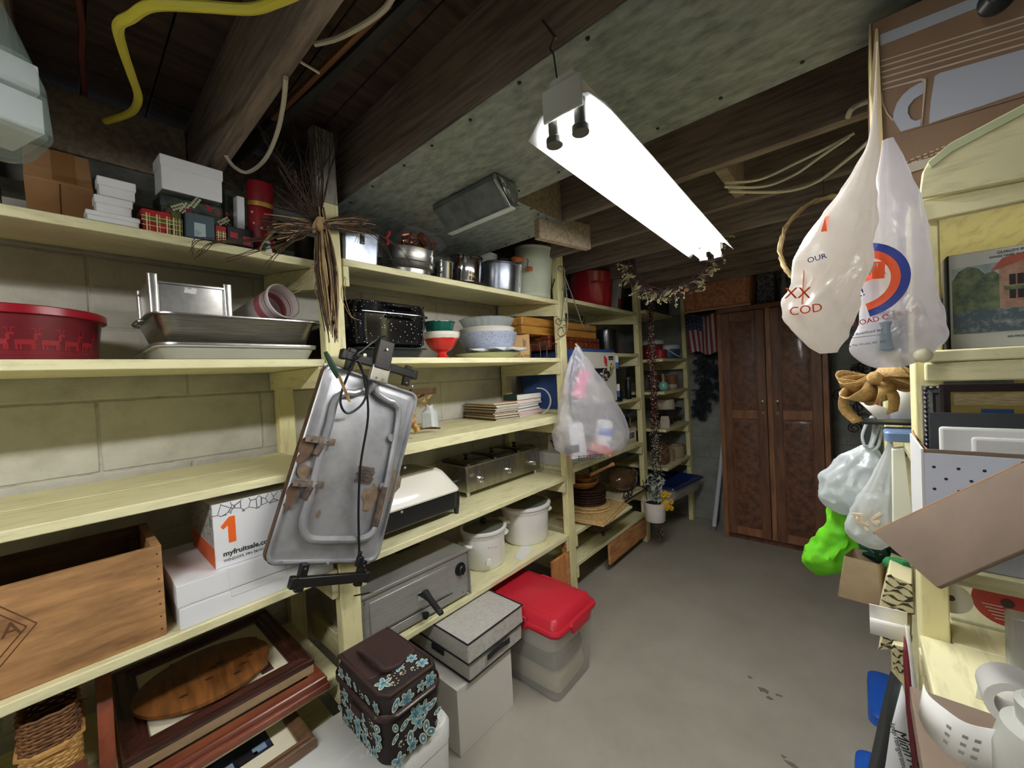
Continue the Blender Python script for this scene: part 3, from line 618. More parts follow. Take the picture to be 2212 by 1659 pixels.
def blob(n, pts, s_, m, z=.0012):
    for (x, y) in pts:
        k = 12; r_ = [R.uniform(.65, 1.2) for _ in range(k)]; obj('grease_stain', B().prism([(x+s_*r_[i]*.7*cos(2*PI*i/k), y+s_*r_[i]*sin(2*PI*i/k)) for i in range(k)], z-.001, z), m, t)
ST = mat('grease', (134, 114, 94), .6, c2=(104, 84, 66), sc=25)
blob(0, [(0.171,-0.050)], .06, ST); blob(0, [(0.102,-0.100)], .05, ST, .0016); blob(0, [(-0.071,-0.169),(-0.141,-0.041)], .013, ST); blob(0, [(-0.160,-0.044)], .03, ST, .0018)
hx_ = [(x, y) for x, y in [(0.056,-0.023)]][0]; b = B()
for i in range(6):
    for j in range(5):
        cxh, cyh = hx_[0]-.03+.011*i+(.005 if j % 2 else 0), hx_[1]-.024+.012*j; b.tube([(cxh+.0055*cos(a*PI/3), cyh+.0055*sin(a*PI/3), .004) for a in range(6)], .0014, 4, True)
o = obj('crust', b, RUST, t); o['kind'] = 'stuff'
for q in ([(-0.193,0.064),(-0.095,0.068)], [(-0.189,-0.077),(-0.091,-0.074)]):
    a, c = q; m_ = ((a[0]+c[0])/2, (a[1]+c[1])/2); an = math.atan2(c[1]-a[1], c[0]-a[0]); L_ = math.dist(a, c)
    o = obj('bracket', B().box(-L_/2, -.011, 0, L_/2, .011, .003).box(-.006, -.012, .003, L_/2-.004, .012, .006), mat('bracket_metal', (142, 132, 122), .5, .6, c2=(104, 82, 66), sc=20), t, (m_[0], m_[1], .02), an, bev=.001)
    for dx in (-L_*.28, L_*.22): obj('screw', B().lathe([(.005, 0), (.004, .004), (.001, .005)], 10), CHROME, t, (m_[0]+dx*cos(an), m_[1]+dx*sin(an), .0262))
    blob(0, [(m_[0]-.036, m_[1]-.035)], .035, RUST, .0102); blob(0, [(m_[0]-.04, m_[1]-.07)], .018, RUST, .0104)
    obj('scorched_tube', B().tube([(m_[0]+.012, m_[1]-.008, .0155), (m_[0]-.002, m_[1]-.05, .0155)], .0133, 10), mat('scorch', (62, 50, 42), .7, c2=(110, 92, 78), sc=30), t)
obj('scorched_tube', B().tube([(x, y, .0155) for x, y in [(0.139,-0.054),(0.143,-0.197)]], .0133, 10), mat('scorch', (62, 50, 42), .7, c2=(110, 92, 78), sc=30), t)
for q in [(0.204,0.146),(0.247,-0.140),(0.212,0.027),(0.004,-0.323),(-0.149,-0.316),(0.154,-0.321),(0.154,0.345),(-0.199,0.313)]: obj('rivet', B().lathe([(.006, 0), (.005, .003), (.002, .004)], 10), GA, t, (q[0], q[1], .0085))
# handles at both ends
HB = mat('handle_black', (24, 22, 22), .35)
a, c = [(-0.154,0.364),(0.127,0.405)]
def hbar(a, c, s_):
    b = B(); m_ = ((a[0]+c[0])/2, (a[1]+c[1])/2); an = math.atan2(c[1]-a[1], c[0]-a[0]); L_ = math.dist(a, c)
    o = obj('handle', B().box(-L_/2, -.016, -.004, L_/2, .016, .018).box(-L_/2, -.018, -.008, -L_/2+.02, .018, .02).box(L_/2-.02, -.018, -.008, L_/2, .018, .02), HB, t, (m_[0], m_[1], .02), an, bev=.004)
    for k in (-.3, .3): obj('handle_bracket', B().box(-.013, -.03 if s_ < 0 else -.05, -.01, .013, .055 if s_ < 0 else .03, .012), HB, t, (m_[0]+k*L_*1.25*cos(an), m_[1]+k*L_*1.25*sin(an), .022), an, bev=.003); obj('screw', B().lathe([(.004, 0), (.003, .003)], 10), CHROME, t, (m_[0]+k*L_*1.25*cos(an)+(.0), m_[1]+k*L_*1.25*sin(an)-s_*.04, .0345))
hbar([(-0.168,0.365)][0], [(0.146,0.388)][0], 1); hbar([(-0.112,-0.373)][0], [(0.159,-0.366)][0], -1)
# thermostat probe
a, c = [(-0.027,0.460),(-0.014,0.366)]; c2_ = [(-0.016,0.305)][0]
d_ = (V((a[0], a[1]))-V((c2_[0], c2_[1]))).normalized(); an = math.atan2(d_.y, d_.x)-PI/2
o = obj('thermostat', B().box(-.032, -.055, -.01, .032, .055, .022), mat('thermostat_brown', (44, 36, 32), .4, c2=(30, 25, 23), sc=8, st=(1, 12, 1)), t, (*((V(a)+V(c))/2), .03), an, bev=.004)
obj('knob_pin', B().lathe([(.005, 0), (.004, .008)], 10), CHROME, o, (0, .02, .022))
o = obj('probe_plate', B().box(-.036, -.03, -.008, .036, .03, .014), ALU, t, (*((V(c)+V(c2_))/2+V((0, .005))), .034), an, bev=.003)
for k in (-.015, .012): obj('screw', B().lathe([(.005, 0), (.004, .003)], 10), CHROME, o, (k, -.018, .014))
obj('probe_tube', B().tube([(*c2_, .03), (c2_[0]-.01, c2_[1]-.035, .012)], .011, 10), GA, t)
P = smooth_path([(x, y, z) for (x, y), z in zip([(-0.030,0.485),(-0.065,0.458),(-0.105,0.400),(-0.121,0.369),(-0.088,0.331),(-0.050,0.291),(-0.050,0.220),(-0.089,0.173),(-0.125,0.200),(-0.131,0.265),(-0.115,0.357),(-0.061,0.287),(-0.014,0.178),(0.012,0.013),(0.051,-0.145),(0.092,-0.271),(0.102,-0.310)], (.03, .05, .05, .05, .045, .045, .045, .04, .04, .04, .05, .045, .04, .03, .03, .03, .03))], 5)
obj('power_cord', B().tube(P, .0042, 8), BLK, t)
obj('plug', B().cbox((*[(0.107,-0.314)][0], .028), (.022, .035, .02)).cbox((*[(0.100,-0.289)][0], .03), (.012, .02, .014)), BLK, t, bev=.004)
obj('hanging_nail', B().lathe([(.006, .07), (.007, .074), (.002, .075)], 10, c=(*[(-0.105,0.377)][0], 0)).lathe([(.0022, -.03), (.0022, .07)], 8, c=(*[(-0.105,0.377)][0], 0)), mat('brass_nail', (196, 180, 130), .35, .8), t)
# loose screw eye in the post below the griddle
t = thing('post_nail', 'long nail sticking out of the near post under the griddle', 'nail', (-1.4, .66, .71)); p = V((-1.4,0.664,0.727))-t.location; q = V((-1.33,0.694,0.749))-t.location
obj('shank', B().tube([p, q], .0028, 6), NM, t); d = (q-p).normalized(); obj('head', B().tube([q, q+d*.003], .007, 8), mat('brass_nail', (196, 180, 130), .35, .8), t)

# ----- twig cross tied to the near post
TWG = mat('twig_dark', (62, 48, 42), .8, c2=(92, 70, 54), sc=30); STR = mat('straw', (176, 148, 104), .8, c2=(136, 108, 72), sc=30); GRN = mat('dark_green_tape', (30, 62, 44), .6)
t = thing('twig_cross', 'cross of bundled brown twigs tied with raffia to the near post', 'twigs', (-1.38, .61, 1.95))
O_ = t.location
def tw(b, pts, r0, r1, n=5, jit=.004):
    P = smooth_path([V(p)-O_+V((R.uniform(-jit, jit), R.uniform(-jit, jit), R.uniform(-jit, jit))) for p in pts], 3); m_ = len(P)
    b.tube(P, [r0+(r1-r0)*i/(m_-1) for i in range(m_)], n)
def lerp(a, c, f): return V(a)+(V(c)-V(a))*f
b1, b2 = B(), B()
top, mid, bot, knot = (-1.365,0.61,2.121), (-1.36,0.6,2.039), (-1.35,0.609,1.648), (-1.335,0.585,2.032)
for k in range(70):       # vertical bundle below the knot
    b = b1 if k % 5 < 3 else b2; f = R.uniform(.6, 1.02); sy = R.uniform(-.026, .03); sx = R.uniform(0, .03)
    p0 = V(mid)+V((sx*.5, sy*.4, R.uniform(0, .06))); p2 = lerp(mid, bot, f)+V((sx, sy*.6, 0)); p1 = lerp(p0, p2, .5)+V((sx*.4, sy*.6+R.uniform(-.012, .012), 0)); tw(b, [p0, p1, p2], .0027, .0016, 5)
tips = [(-1.37,0.657,2.503),(-1.37,0.669,2.448),(-1.37,0.434,2.323),(-1.37,0.456,2.279),(-1.37,0.55,2.393),(-1.37,0.593,2.429),(-1.37,0.558,2.275),(-1.37,0.5,2.186),(-1.37,0.644,2.452),(-1.37,0.554,2.198),(-1.37,0.466,2.11),(-1.37,0.518,2.126),(-1.37,0.486,2.233),(-1.37,0.576,2.328),(-1.37,0.547,2.332),(-1.37,0.452,2.205)]
for k, p in enumerate(tips):
    for j in range(2):
        tip = V(p)+V((R.uniform(0, .06), R.uniform(-.03, .02), R.uniform(-.06, .02))); m1 = lerp(mid, tip, .4)+V((0, R.uniform(-.015, .015), 0)); m2 = lerp(mid, tip, .72)+V((0, R.uniform(-.02, .02), 0))
        tw(b1, [lerp(mid, bot, R.uniform(0, .2)), mid, m1, m2, tip], .0028, .0009)
        for q in range(2):
            s0 = lerp(m1, tip, R.uniform(.1, .7)); tw(b1, [s0, s0+V((R.uniform(-.01, .02), R.uniform(-.03, .03), R.uniform(.02, .05)))], .0013, .0007, 4)
L_, R_ = [(-1.36,0.41,1.949),(-1.36,0.464,2.022)], [(-1.36,0.736,2.103),(-1.36,0.881,1.982)]
for k in range(80):       # horizontal bundle
    b = b1 if k % 6 else b2; a = V((-1.36,0.469,1.991))+V((R.uniform(0, .03), R.uniform(-.05, .03), R.uniform(-.04, .035))); c = V((-1.36,0.743,2.083))+V((R.uniform(0, .03), R.uniform(-.03, .06), R.uniform(-.035, .03)))
    tw(b, [a, lerp(a, knot, .5)+V((0, 0, R.uniform(-.012, .012))), V(knot)+V((R.uniform(-.012, .004), 0, R.uniform(-.012, .012))), lerp(knot, c, .5)+V((0, 0, R.uniform(-.01, .014))), c], .0018, .0011)
for pts in ([(-1.36,0.6,2.043),(-1.36,0.468,1.977),(-1.36,0.344,1.934),(-1.36,0.268,1.924),(-1.36,0.251,1.882)], [(-1.35,0.596,2.039),(-1.35,0.438,1.953),(-1.35,0.308,1.924),(-1.35,0.275,1.891),(-1.35,0.259,1.869)], [(-1.36,0.6,2.043),(-1.36,0.495,1.968),(-1.36,0.389,1.91),(-1.36,0.33,1.878)], [(-1.36,0.6,2.043),(-1.36,0.752,2.077),(-1.36,0.865,2.051),(-1.36,0.925,2.018),(-1.36,0.966,1.97)], [(-1.35,0.596,2.039),(-1.35,0.764,2.06),(-1.35,0.837,2.025),(-1.35,0.873,1.961)], [(-1.36,0.601,2.055),(-1.36,0.719,2.11),(-1.36,0.788,2.069),(-1.36,0.859,2.023)], [(-1.36,0.6,2.043),(-1.36,0.466,1.933),(-1.36,0.43,1.869)]):
    for j in range(3): tw(b1, pts, .0017, .0007, 4, .008)
for pts in ([(-1.35,0.596,2.039),(-1.35,0.523,2.046),(-1.35,0.453,1.985),(-1.35,0.411,1.919),(-1.35,0.449,1.912)], [(-1.35,0.596,2.039),(-1.35,0.695,2.092),(-1.35,0.746,2.072),(-1.35,0.725,2.017)], [(-1.34,0.669,1.873),(-1.34,0.66,1.807),(-1.34,0.686,1.745),(-1.34,0.711,1.73)], [(-1.34,0.581,1.859),(-1.34,0.564,1.819),(-1.34,0.576,1.766)], [(-1.34,0.597,1.862),(-1.34,0.585,1.922),(-1.34,0.521,1.82),(-1.34,0.499,1.803)]):
    for j in range(2): tw(b2, pts, .0016, .0008, 4, .006)
for bb, m_, nm in ((b1, TWG, 'twigs'), (b2, STR, 'straw_twigs')): o = obj(nm, bb, m_, t); o['kind'] = 'stuff'
kn = V(knot)-O_
b = B()
for j in range(7): b.tube([kn+V((.012*cos(a*PI/5), .014*sin(a*PI/5)+.002*j-.007, .024*sin(a*PI/5+.9)+.003*cos(a))) for a in range(10)], .0028, 5, True)
b.ball(kn+V((.008, 0, 0)), .018, 8, 6, (.6, .8, 1.2)); obj('raffia_tie', b, STR, t)
g = [V(p)-O_ for p in [(-1.285,0.562,1.608),(-1.285,0.582,1.563),(-1.285,0.601,1.524)]]; obj('green_tape', B().tube(smooth_path(g, 3), [.006, .008, .009, .01, .01, .009, .008], 7), GRN, t)
g = [V(p)-O_ for p in [(-1.28,0.594,1.538),(-1.28,0.612,1.485),(-1.28,0.628,1.441)]]; obj('straw_stub', B().tube(g, .003, 5).tube([p+V((.003, .004, 0)) for p in g], .0026, 5), STR, t)
# ================= floor in front of the shelves
FOAM = mat('white_foam', (236, 236, 232), .6, bump=.15, sc=70)
t = thing('foam_cooler', 'white foam cooler on the floor under the floral lunch bag', 'cooler', (-1.205, .47, 0), PI/2)
obj('body', B().rl([(0, .3, .15, .03), (.02, .32, .16, .04), (.31, .333, .165, .045)], 6), FOAM, t, bev=.003)
obj('lid', B().rl([(.312, .335, .167, .045), (.358, .338, .17, .05), (.374, .33, .162, .045), (.38, .315, .147, .035)], 6), FOAM, t)
text('embossed_lettering', 'SEAL INSIDE', .022, FOAM, t, face_mtx(.12, -.06, .38, 'top', .0), th=.0012)
obj('lid_groove', B().box(-.3, -.02, .3795, .25, -.014, .3812), FOAM, t)
# floral lunch bag
PAIS = mat('paisley_brown', (40, 31, 29), .8); DKB = mat('lunch_brown', (58, 38, 34), .75, bump=.2, sc=60); AQ = mat('paisley_aqua', (112, 158, 172), .8); CRM = mat('paisley_cream', (226, 222, 196), .8); TEA = mat('paisley_teal', (66, 118, 138), .8)
t = thing('lunch_bag', 'brown lunch bag with blue paisley flowers on the foam cooler', 'bag', (-1.185, .655, .3815), (0, 0, PI/2+.0))
w_, d, h = .2, .31, .235
obj('body', B().rl([(0, w_/2-.016, d/2-.016, .04), (.012, w_/2, d/2, .045), (.14, w_/2+.004, d/2+.004, .05), (.155, w_/2+.002, d/2+.002, .05)], 6), PAIS, t, bev=.003)
obj('top_section', B().rl([(.156, w_/2+.002, d/2+.002, .05), (.188, w_/2+.002, d/2+.002, .05), (.203, w_/2-.004, d/2-.004, .048), (.2145, w_/2-.016, d/2-.016, .04)], 6), PAIS, t)
obj('zip_tape', B().rl([(.147, w_/2+.007, d/2+.007, .04), (.165, w_/2+.007, d/2+.007, .04)], 6, (0, 0)), DKB, t, solid=.004)
obj('zip_teeth', B().tube([(p[0], p[1], .158) for p in [(-w_/2-.012, -d/2+.035), (-w_/2+.035, -d/2-.012), (w_/2-.035, -d/2-.012), (w_/2+.012, -d/2+.035), (w_/2+.012, d/2-.03)]], .004, 6), mat('zip_metal', (110, 104, 98), .4, .7), t)
obj('lid_panel', B().rl([(.2135, w_/2-.012, .095, .02, 0, .045), (.2175, w_/2-.016, .091, .02, 0, .045)], 5), DKB, t)
obj('piping', B().tube([(-.092, -.12, .211), (-.075, -.146, .21), (.075, -.146, .21), (.092, -.12, .211), (.09, .14, .212), (-.09, .14, .212)], .006, 6, True), DKB, t)
obj('handle', B().tube(smooth_path([(-.04, .1, .217), (-.045, .05, .232), (-.045, -.02, .236), (-.04, -.06, .228), (0, -.07, .222), (.035, -.055, .219)], 5), [.009]*26, 8), DKB, t)
obj('side_strap', B().box(-w_/2-.012, -.03, .1, -w_/2-.003, .03, .125), DKB, t, bev=.003)
def paisley(face, n, seed):
    """flat fabric print: flowers, drops and scrolls on one face of the bag"""
    r_ = random.Random(seed); A, Cc, T_ = B(), B(), B()
    def P(u, v, o=.0012):
        if face == 'front': return (u, -d/2-.004-o, v)
        if face == 'right': return (w_/2+.004+o, u, v)
        if face == 'left': return (-w_/2-.004-o, u, v)
        return (u, v, .2148+o)
    lim = (w_/2-.022, .018, .185) if face == 'front' else ((d/2-.03, .018, .185) if face in ('right', 'left') else (w_/2-.035, -d/2+.034, -.066))
    def disc(b, u, v, r1, r2, an, o, k=10): b.quad(*[P(u+r1*cos(2*PI*i/k)*cos(an)-r2*sin(2*PI*i/k)*sin(an), v+r1*cos(2*PI*i/k)*sin(an)+r2*sin(2*PI*i/k)*cos(an), o) for i in range(k)])
    seen = []
    for i in range(n*12):
        u, v = r_.uniform(-lim[0], lim[0]), r_.uniform(lim[1], lim[2]); s_ = r_.uniform(.75, 1.15)
        if face != 'top' and .125 < v < .178: continue
        if any(math.hypot(u-a, v-c) < .029 for a, c in seen) or len(seen) >= n: continue
        seen.append((u, v))
        q = r_.random(); o = .0006+.00004*len(seen)
        if q < .45:
            m_ = r_.choice((5, 6))
            for k in range(m_):
                an = 2*PI*k/m_; disc(Cc, u+.013*s_*cos(an), v+.013*s_*sin(an), .011*s_, .007*s_, an, o); disc(A, u+.0132*s_*cos(an), v+.0132*s_*sin(an), .0085*s_, .0048*s_, an, o+.0003)
            disc(T_, u, v, .006*s_, .006*s_, 0, o+.0005)
        elif q < .8:
            an = r_.uniform(0, 6)
            for j, (bb, k) in enumerate(((Cc, 1), (A, .8), (T_, .55), (Cc, .3))): disc(bb, u, v, .02*s_*k, .011*s_*k, an, o+.0002*j)
        else:
            for k in range(10):
                an = k*.75; disc(Cc, u+.0018*k*s_*cos(an), v+.0018*k*s_*sin(an), .003, .0018, an, o)
    for b, m_, nm in ((A, AQ, 'print_aqua'), (Cc, CRM, 'print_cream'), (T_, TEA, 'print_teal')): o = obj(nm, b, m_, t, sm=0); o['kind'] = 'stuff'
paisley('front', 50, 3); paisley('right', 60, 5); paisley('left', 60, 8); paisley('top', 30, 9)
# white box with the grey canvas storage box on it
carton('white_carton', 'tall plain white box on the floor under the grey canvas storage box', 'box', -1.215-.21, 1.125, 0, PI/2, .32, .42, .27, mat('white_board', (226, 222, 214), .6), 0)
CAN = mat('grey_canvas', (196, 192, 184), .9, c2=(176, 172, 164), sc=60, st=(1, 3, 1), bump=.3); NAV = mat('navy_trim', (30, 30, 38), .7)
t = thing('storage_box', 'grey canvas storage box with navy piping and handle on the white box', 'box', (-1.2-.21, 1.187, .2755), PI/2)
w_, d, h = .335, .42, .158
obj('body', B().rl([(0, w_/2-.004, d/2-.004, .006), (h*.62, w_/2, d/2, .006)], 3), CAN, t, bev=.002)
obj('lid', B().rl([(h*.5, w_/2+.004, d/2+.004, .006), (h, w_/2+.002, d/2+.002, .006)], 3), CAN, t, bev=.003)
for z, g in ((.001, -.003), (h*.5, .005), (h, .003)): obj('piping', B().tube([(-w_/2-g, -d/2-g, z), (w_/2+g, -d/2-g, z), (w_/2+g, d/2+g, z), (-w_/2-g, d/2+g, z)], .0042, 6, True), NAV, t)
b = B().rings([[(x, -d/2-.006-o, z+e) for e, o in ((-.011, 0), (.011, 0), (.011, .003), (-.011, .003))] for x, z, in ((-.07, .05), (-.06, .05), (-.035, .053), (0, .055), (.035, .053), (.06, .05), (.07, .05))]); obj('handle', b, NAV, t)
obj('handle', B().box(-w_/2-.012, -.06, .05, -w_/2-.005, .02, .074), NAV, t, bev=.002)
obj('lid_button', B().lathe([(.013, h+.002), (.011, h+.006), (.003, h+.007)], 6, c=(.01, .02, 0)), mat('button_dark', (44, 36, 34), .4), t)
# clear bin with red lid
RLID = mat('bin_red', (192, 36, 52), .4); CLR = mat('bin_clear', (238, 236, 230), .25, tr=.3, al=.33, bump=.1, sc=20)
t = thing('storage_bin', 'frosted clear bin of cloth with a red latched lid on the floor', 'bin', (-1.285, 1.56, 0), PI/2)
w_, d, h = .305, .46, .335
obj('body', shell(B(), [(0, w_/2-.012, d/2-.012, .03), (.01, w_/2, d/2, .035), (h-.02, w_/2+.022, d/2+.02, .04), (h, w_/2+.024, d/2+.022, .04)], .003), CLR, t)
obj('lid', B().rl([(h-.018, w_/2+.03, d/2+.034, .045), (h-.004, w_/2+.034, d/2+.04, .05), (h+.006, w_/2+.03, d/2+.036, .048), (h+.008, w_/2+.02, d/2+.02, .04), (h+.04, w_/2+.006, d/2+.006, .032), (h+.048, w_/2-.006, d/2-.006, .026)], 6), RLID, t)
obj('lid_recess', B().rl([(h+.0478, w_/2-.02, d/2-.06, .02), (h+.052, w_/2-.03, d/2-.07, .018)], 4), RLID, t, bev=.002)
for s_ in (-1, 1): obj('latch', B().rl([(h-.03, .006, .09, .005), (h+.004, .009, .095, .006), (h+.03, .006, .09, .005)], 4, c=(s_*(w_/2+.03), 0, 0)), RLID, t, bev=.003)
obj('latch', B().rl([(h-.035, .07, .008, .006), (h+.004, .085, .012, .008), (h+.02, .07, .008, .006)], 4, c=(0, -d/2-.04, 0)), RLID, t)
rr = random.Random(4)
for k, (cxx, z, s_, m_) in enumerate(((0, .02, 1, mat('cloth_cream', (214, 204, 178), .9, bump=.5, sc=9)), (.0, .115, .97, mat('cloth_grey', (132, 127, 118), .9, bump=.5, sc=9)), (0, .19, .95, mat('cloth_white', (226, 222, 210), .9, bump=.5, sc=9)))):
    b = B().rl([(z, w_/2*s_-.02, d/2*s_-.02, .05), (z+.03, w_/2*s_-.012, d/2*s_-.012, .05), (z+.07, w_/2*s_-.016, d/2*s_-.016, .06), (z+.09, w_/2*.8, d/2*.8, .06)], 6)
    b.v = [(x, y, zz+.02*NZ.noise((x*14+k, y*14, zz*8))) for x, y, zz in b.v]; obj('folded_cloth', b, m_, t)
# ================= bay 2, top shelf (slopes up to the back)
S2 = lambda x: 1.961+(-1.4-x)*.13
TL2 = .13
def up(x): return S2(x)+.001
TIN = mat('tin_plate', (178, 184, 194), .3, .95, c2=(140, 148, 160), sc=12, lo=.4, hi=.7)
t = thing('metal_box', 'shiny rectangular tin box with clasp on the top shelf right of the near post', 'tin', (-1.525, .785, up(-1.525)), (TL2, 0, PI/2))
obj('body', B().rl([(0, .072, .095, .012), (.1, .074, .097, .012)], 4), TIN, t); obj('lid', B().rl([(.098, .0765, .0995, .014), (.118, .0765, .0995, .014), (.124, .07, .093, .01)], 4), TIN, t)
obj('clasp', B().box(-.008, -.103, .07, .008, -.099, .112).box(-.006, -.106, .075, .006, -.102, .083), CHROME, t, bev=.001)
cx, cy = -1.53, 1.061
t = thing('springform_pan', 'round steel springform pan under the bag of copper cutters on the top shelf', 'pan', (cx, cy, up(cx)), (TL2, 0, PI/2)); r = .115
obj('base_pan', bowl(B(), [(r*.86, 0), (r*.9, .003), (r*.9, .022), (r*.93, .024)], .002), STEEL, t); obj('ring', bowl(B(), [(r*.97, .0245), (r*1.03, .028), (r*1.0, .034), (r, .108), (r*1.02, .112)], .003, 40), STEEL, t)
obj('ring_bead', B().lathe([(r*1.0, .05), (r*1.02, .053), (r*1.0, .056)], 40, (0, 0)), STEEL, t)
obj('clamp', B().box(.05, -r-.001, .05, .058, -r+.02, .12).box(.066, -r+.014, .05, .072, -r+.03, .12).box(.048, -r+.0, .08, .074, -r+.03, .09), CHROME, t, bev=.001)
COP = mat('copper', (206, 124, 88), .2, 1, c2=(168, 92, 62), sc=20)
t = thing('cutter_bag', 'clear plastic bag of copper cookie cutters lying on the springform pan', 'bag', (-1.49, 1.11, up(-1.49)+.127), (TL2, 0, PI/2))
b = B().rl([(0, .09, .05, .03), (.03, .11, .07, .04), (.06, .1, .05, .03), (.076, .07, .012, .01), (.092, .1, .004, .003)], 6)
b.v = [(x+.03*max(z-.03, 0)*8*.3+.012*NZ.noise((x*22, y*22, z*30)), y+.012*NZ.noise((x*20+5, y*20, z*30)), max(z+.012*NZ.noise((x*25, y*25+3, z*25)), -.002)) for x, y, z in b.v]
CLB = mat('crinkly_clear', (240, 240, 246), .06, tr=.85, al=.22, bump=.8, sc=30); obj('film', b, CLB, t)
for k in range(14):
    x, y, z = R.uniform(-.085, .08), R.uniform(-.045, .03), R.uniform(.012, .05); rr = R.uniform(.016, .027); q = B(); n_ = R.choice((5, 6, 12)); e = R.uniform(.1, .35)
    q.tube([(rr*(1+e*(i % 2))*cos(2*PI*i/n_/2), rr*(1+e*(i % 2))*sin(2*PI*i/n_/2), 0) for i in range(2*n_)], .004, 4, True); obj('cookie_cutter', q, COP, t, (x, y, z), (R.uniform(-1.2, 1.2), R.uniform(-1, 1), 0))
obj('cookie_cutter', B().lathe([(.03, -.002), (.032, .004), (.026, .006)], 24), COP, t, (-.035, -.062, .028), (1.3, .2, .3))
p = V((-1.44,0.904,2.092)); t = tag(obj('cookie_cutter', B().tube([(.0, 0, -.03), (.008, 0, -.012), (.0, 0, 0), (.01, 0, .012), (.016, 0, .03)], .007, 6), mat('red_plastic', (170, 28, 50), .4), None, p, (0, 0, PI/2)), 'red plastic cutter propped upright between the tin box and springform pan', 'cutter')
def potx(name, label, cat, cx, cy, r, h, m, zf=up, tilt=TL2, lipr=1.04, lid=None, base=.94):
    t = thing(name, label, cat, (cx, cy, zf(cx)), (tilt, 0, PI/2))
    obj('body', bowl(B(), [(r*base, 0), (r*.98, .006), (r, h*.1), (r, h-.004), (r*lipr, h)], .003, 40), m, t)
    obj('rim', B().lathe([(r*1.0, h-.004), (r*lipr*1.02, h-.001), (r*lipr*1.02, h+.004), (r*.98, h+.003)], 40, (0, 0)), m, t)
    return t
potx('steel_cup', 'small chrome cup standing between the springform pan and the mirror bright pot', 'cup', -1.465, 1.222, .036, .085, CHROME)
MIR = mat('mirror_steel', (196, 192, 196), .06, 1)
potx('steel_pot', 'mirror bright steel pot standing on a flat lid on the top shelf', 'pot', -1.56, 1.43, .091, .135, MIR, lambda x: up(x)+.016)
t = thing('pan_lid', 'flat dark rimmed pan lid under the mirror bright pot', 'lid', (-1.525, 1.4, up(-1.525)), (TL2, 0, PI/2)); obj('disc', B().lathe([(.11, 0), (.126, .004), (.127, .008), (.12, .012), (.02, .0145)], 40), mat('grey_tin', (120, 118, 112), .35, .8), t); obj('rim', B().lathe([(.124, .003), (.13, .006), (.124, .009)], 40, (0, 0)), mat('dark_rim', (52, 52, 50), .4, .6), t)
# popcorn popper with crank
cx, cy, r, h = -1.53, 1.669, .1, .155
t = potx('popcorn_popper', 'aluminium stovetop popcorn pot with a wooden beaded crank handle', 'pot', cx, cy, r, h, TIN)
obj('lid', B().lathe([(r*.98, h+.004), (r*.9, h+.012), (.02, h+.016), (.012, h+.02)], 32), TIN, t)
WH = mat('turned_wood', (188, 112, 66), .3, c2=(150, 84, 46), sc=10, coat=.4)
p = [(-.03, -.03, h+.02), (.05, -.06, h+.04)]; obj('crank_rod', B().tube([(0, 0, h+.01), (-.02, -.02, h+.03), (.03, -.05, h+.034)], .003, 6), mat('rod_dark', (60, 58, 56), .4, .7), t)
b = B(); n_ = 18
b.lathe([(.004, 0)]+[(.0135+.0045*abs(sin(i/n_*PI*3)), .105*i/n_+.002) for i in range(n_+1)]+[(.006, .112)], 14); obj('handle_grip', b, WH, t, (.022, -.075, h+.028), (-.1, 1.35, .05))
obj('crank_wire', B().tube([(.13, -.085, h+.052), (.142, -.088, h+.045), (.135, -.088, h+.0)], .0022, 6), mat('rod_dark', (60, 58, 56), .4, .7), t)
obj('crank_knob', B().lathe([(.005, -.004), (.014, 0), (.0165, .012), (.013, .024), (.014, .036), (.008, .04)], 14), WH, t, (.128, -.092, h-.008), (0, 1.4, -.2))
t = potx('sugar_jar', 'white lidded jar standing behind the popcorn pot', 'jar', -1.72, 1.75, .062, .235, mat('jar_white', (222, 224, 214), .4)); obj('lid', B().lathe([(.062, .235), (.066, .237), (.064, .25), (.02, .256)], 28), mat('jar_white', (222, 224, 214), .4), t)
t = carton('white_carton', 'narrow white box with printed edge between the popcorn pot and the crock', 'box', -1.56, 1.795, up(-1.56), PI/2, .02, .16, .165, WHT, 0, None, TL2)
obj('edge_print', B().box(-.006, -.0806, .03, .004, -.08, .15), mat('edge_ink', (150, 150, 150), .6, c2=(236, 236, 236), sc=60), t)
CRK = mat('crock_glaze', (206, 212, 190), .3, c2=(192, 198, 172), sc=5, coat=.4)
cx, cy, r, h = -1.51, 1.945, .118, .285
t = thing('stoneware_crock', 'tall pale cream stoneware crock at the right end of the top shelf', 'crock', (cx, cy, up(cx)), (TL2, 0, PI/2))
obj('body', bowl(B(), [(r*.95, 0), (r*1.0, .01), (r, .02), (r*.985, .024), (r*.985, h-.02), (r*.995, h-.006), (r*.98, h)], .012, 48), CRK, t); obj('rim', B().lathe([(r*.97, h-.004), (r*1.015, h-.002), (r*1.015, h+.012), (r*.93, h+.016), (r*.9, h)], 48, (0, 0)), mat('crock_rim', (224, 228, 222), .3, coat=.4), t)
p0, p1 = V((-1.42,2,1.958)), V((-1.42,2.076,2.097)); t = thing('metal_rod', 'thin dark rod leaning against the post beside the crock', 'rod', p0); obj('rod', B().tube([(0, 0, 0), p1-p0], .0035, 6), BLK, t)

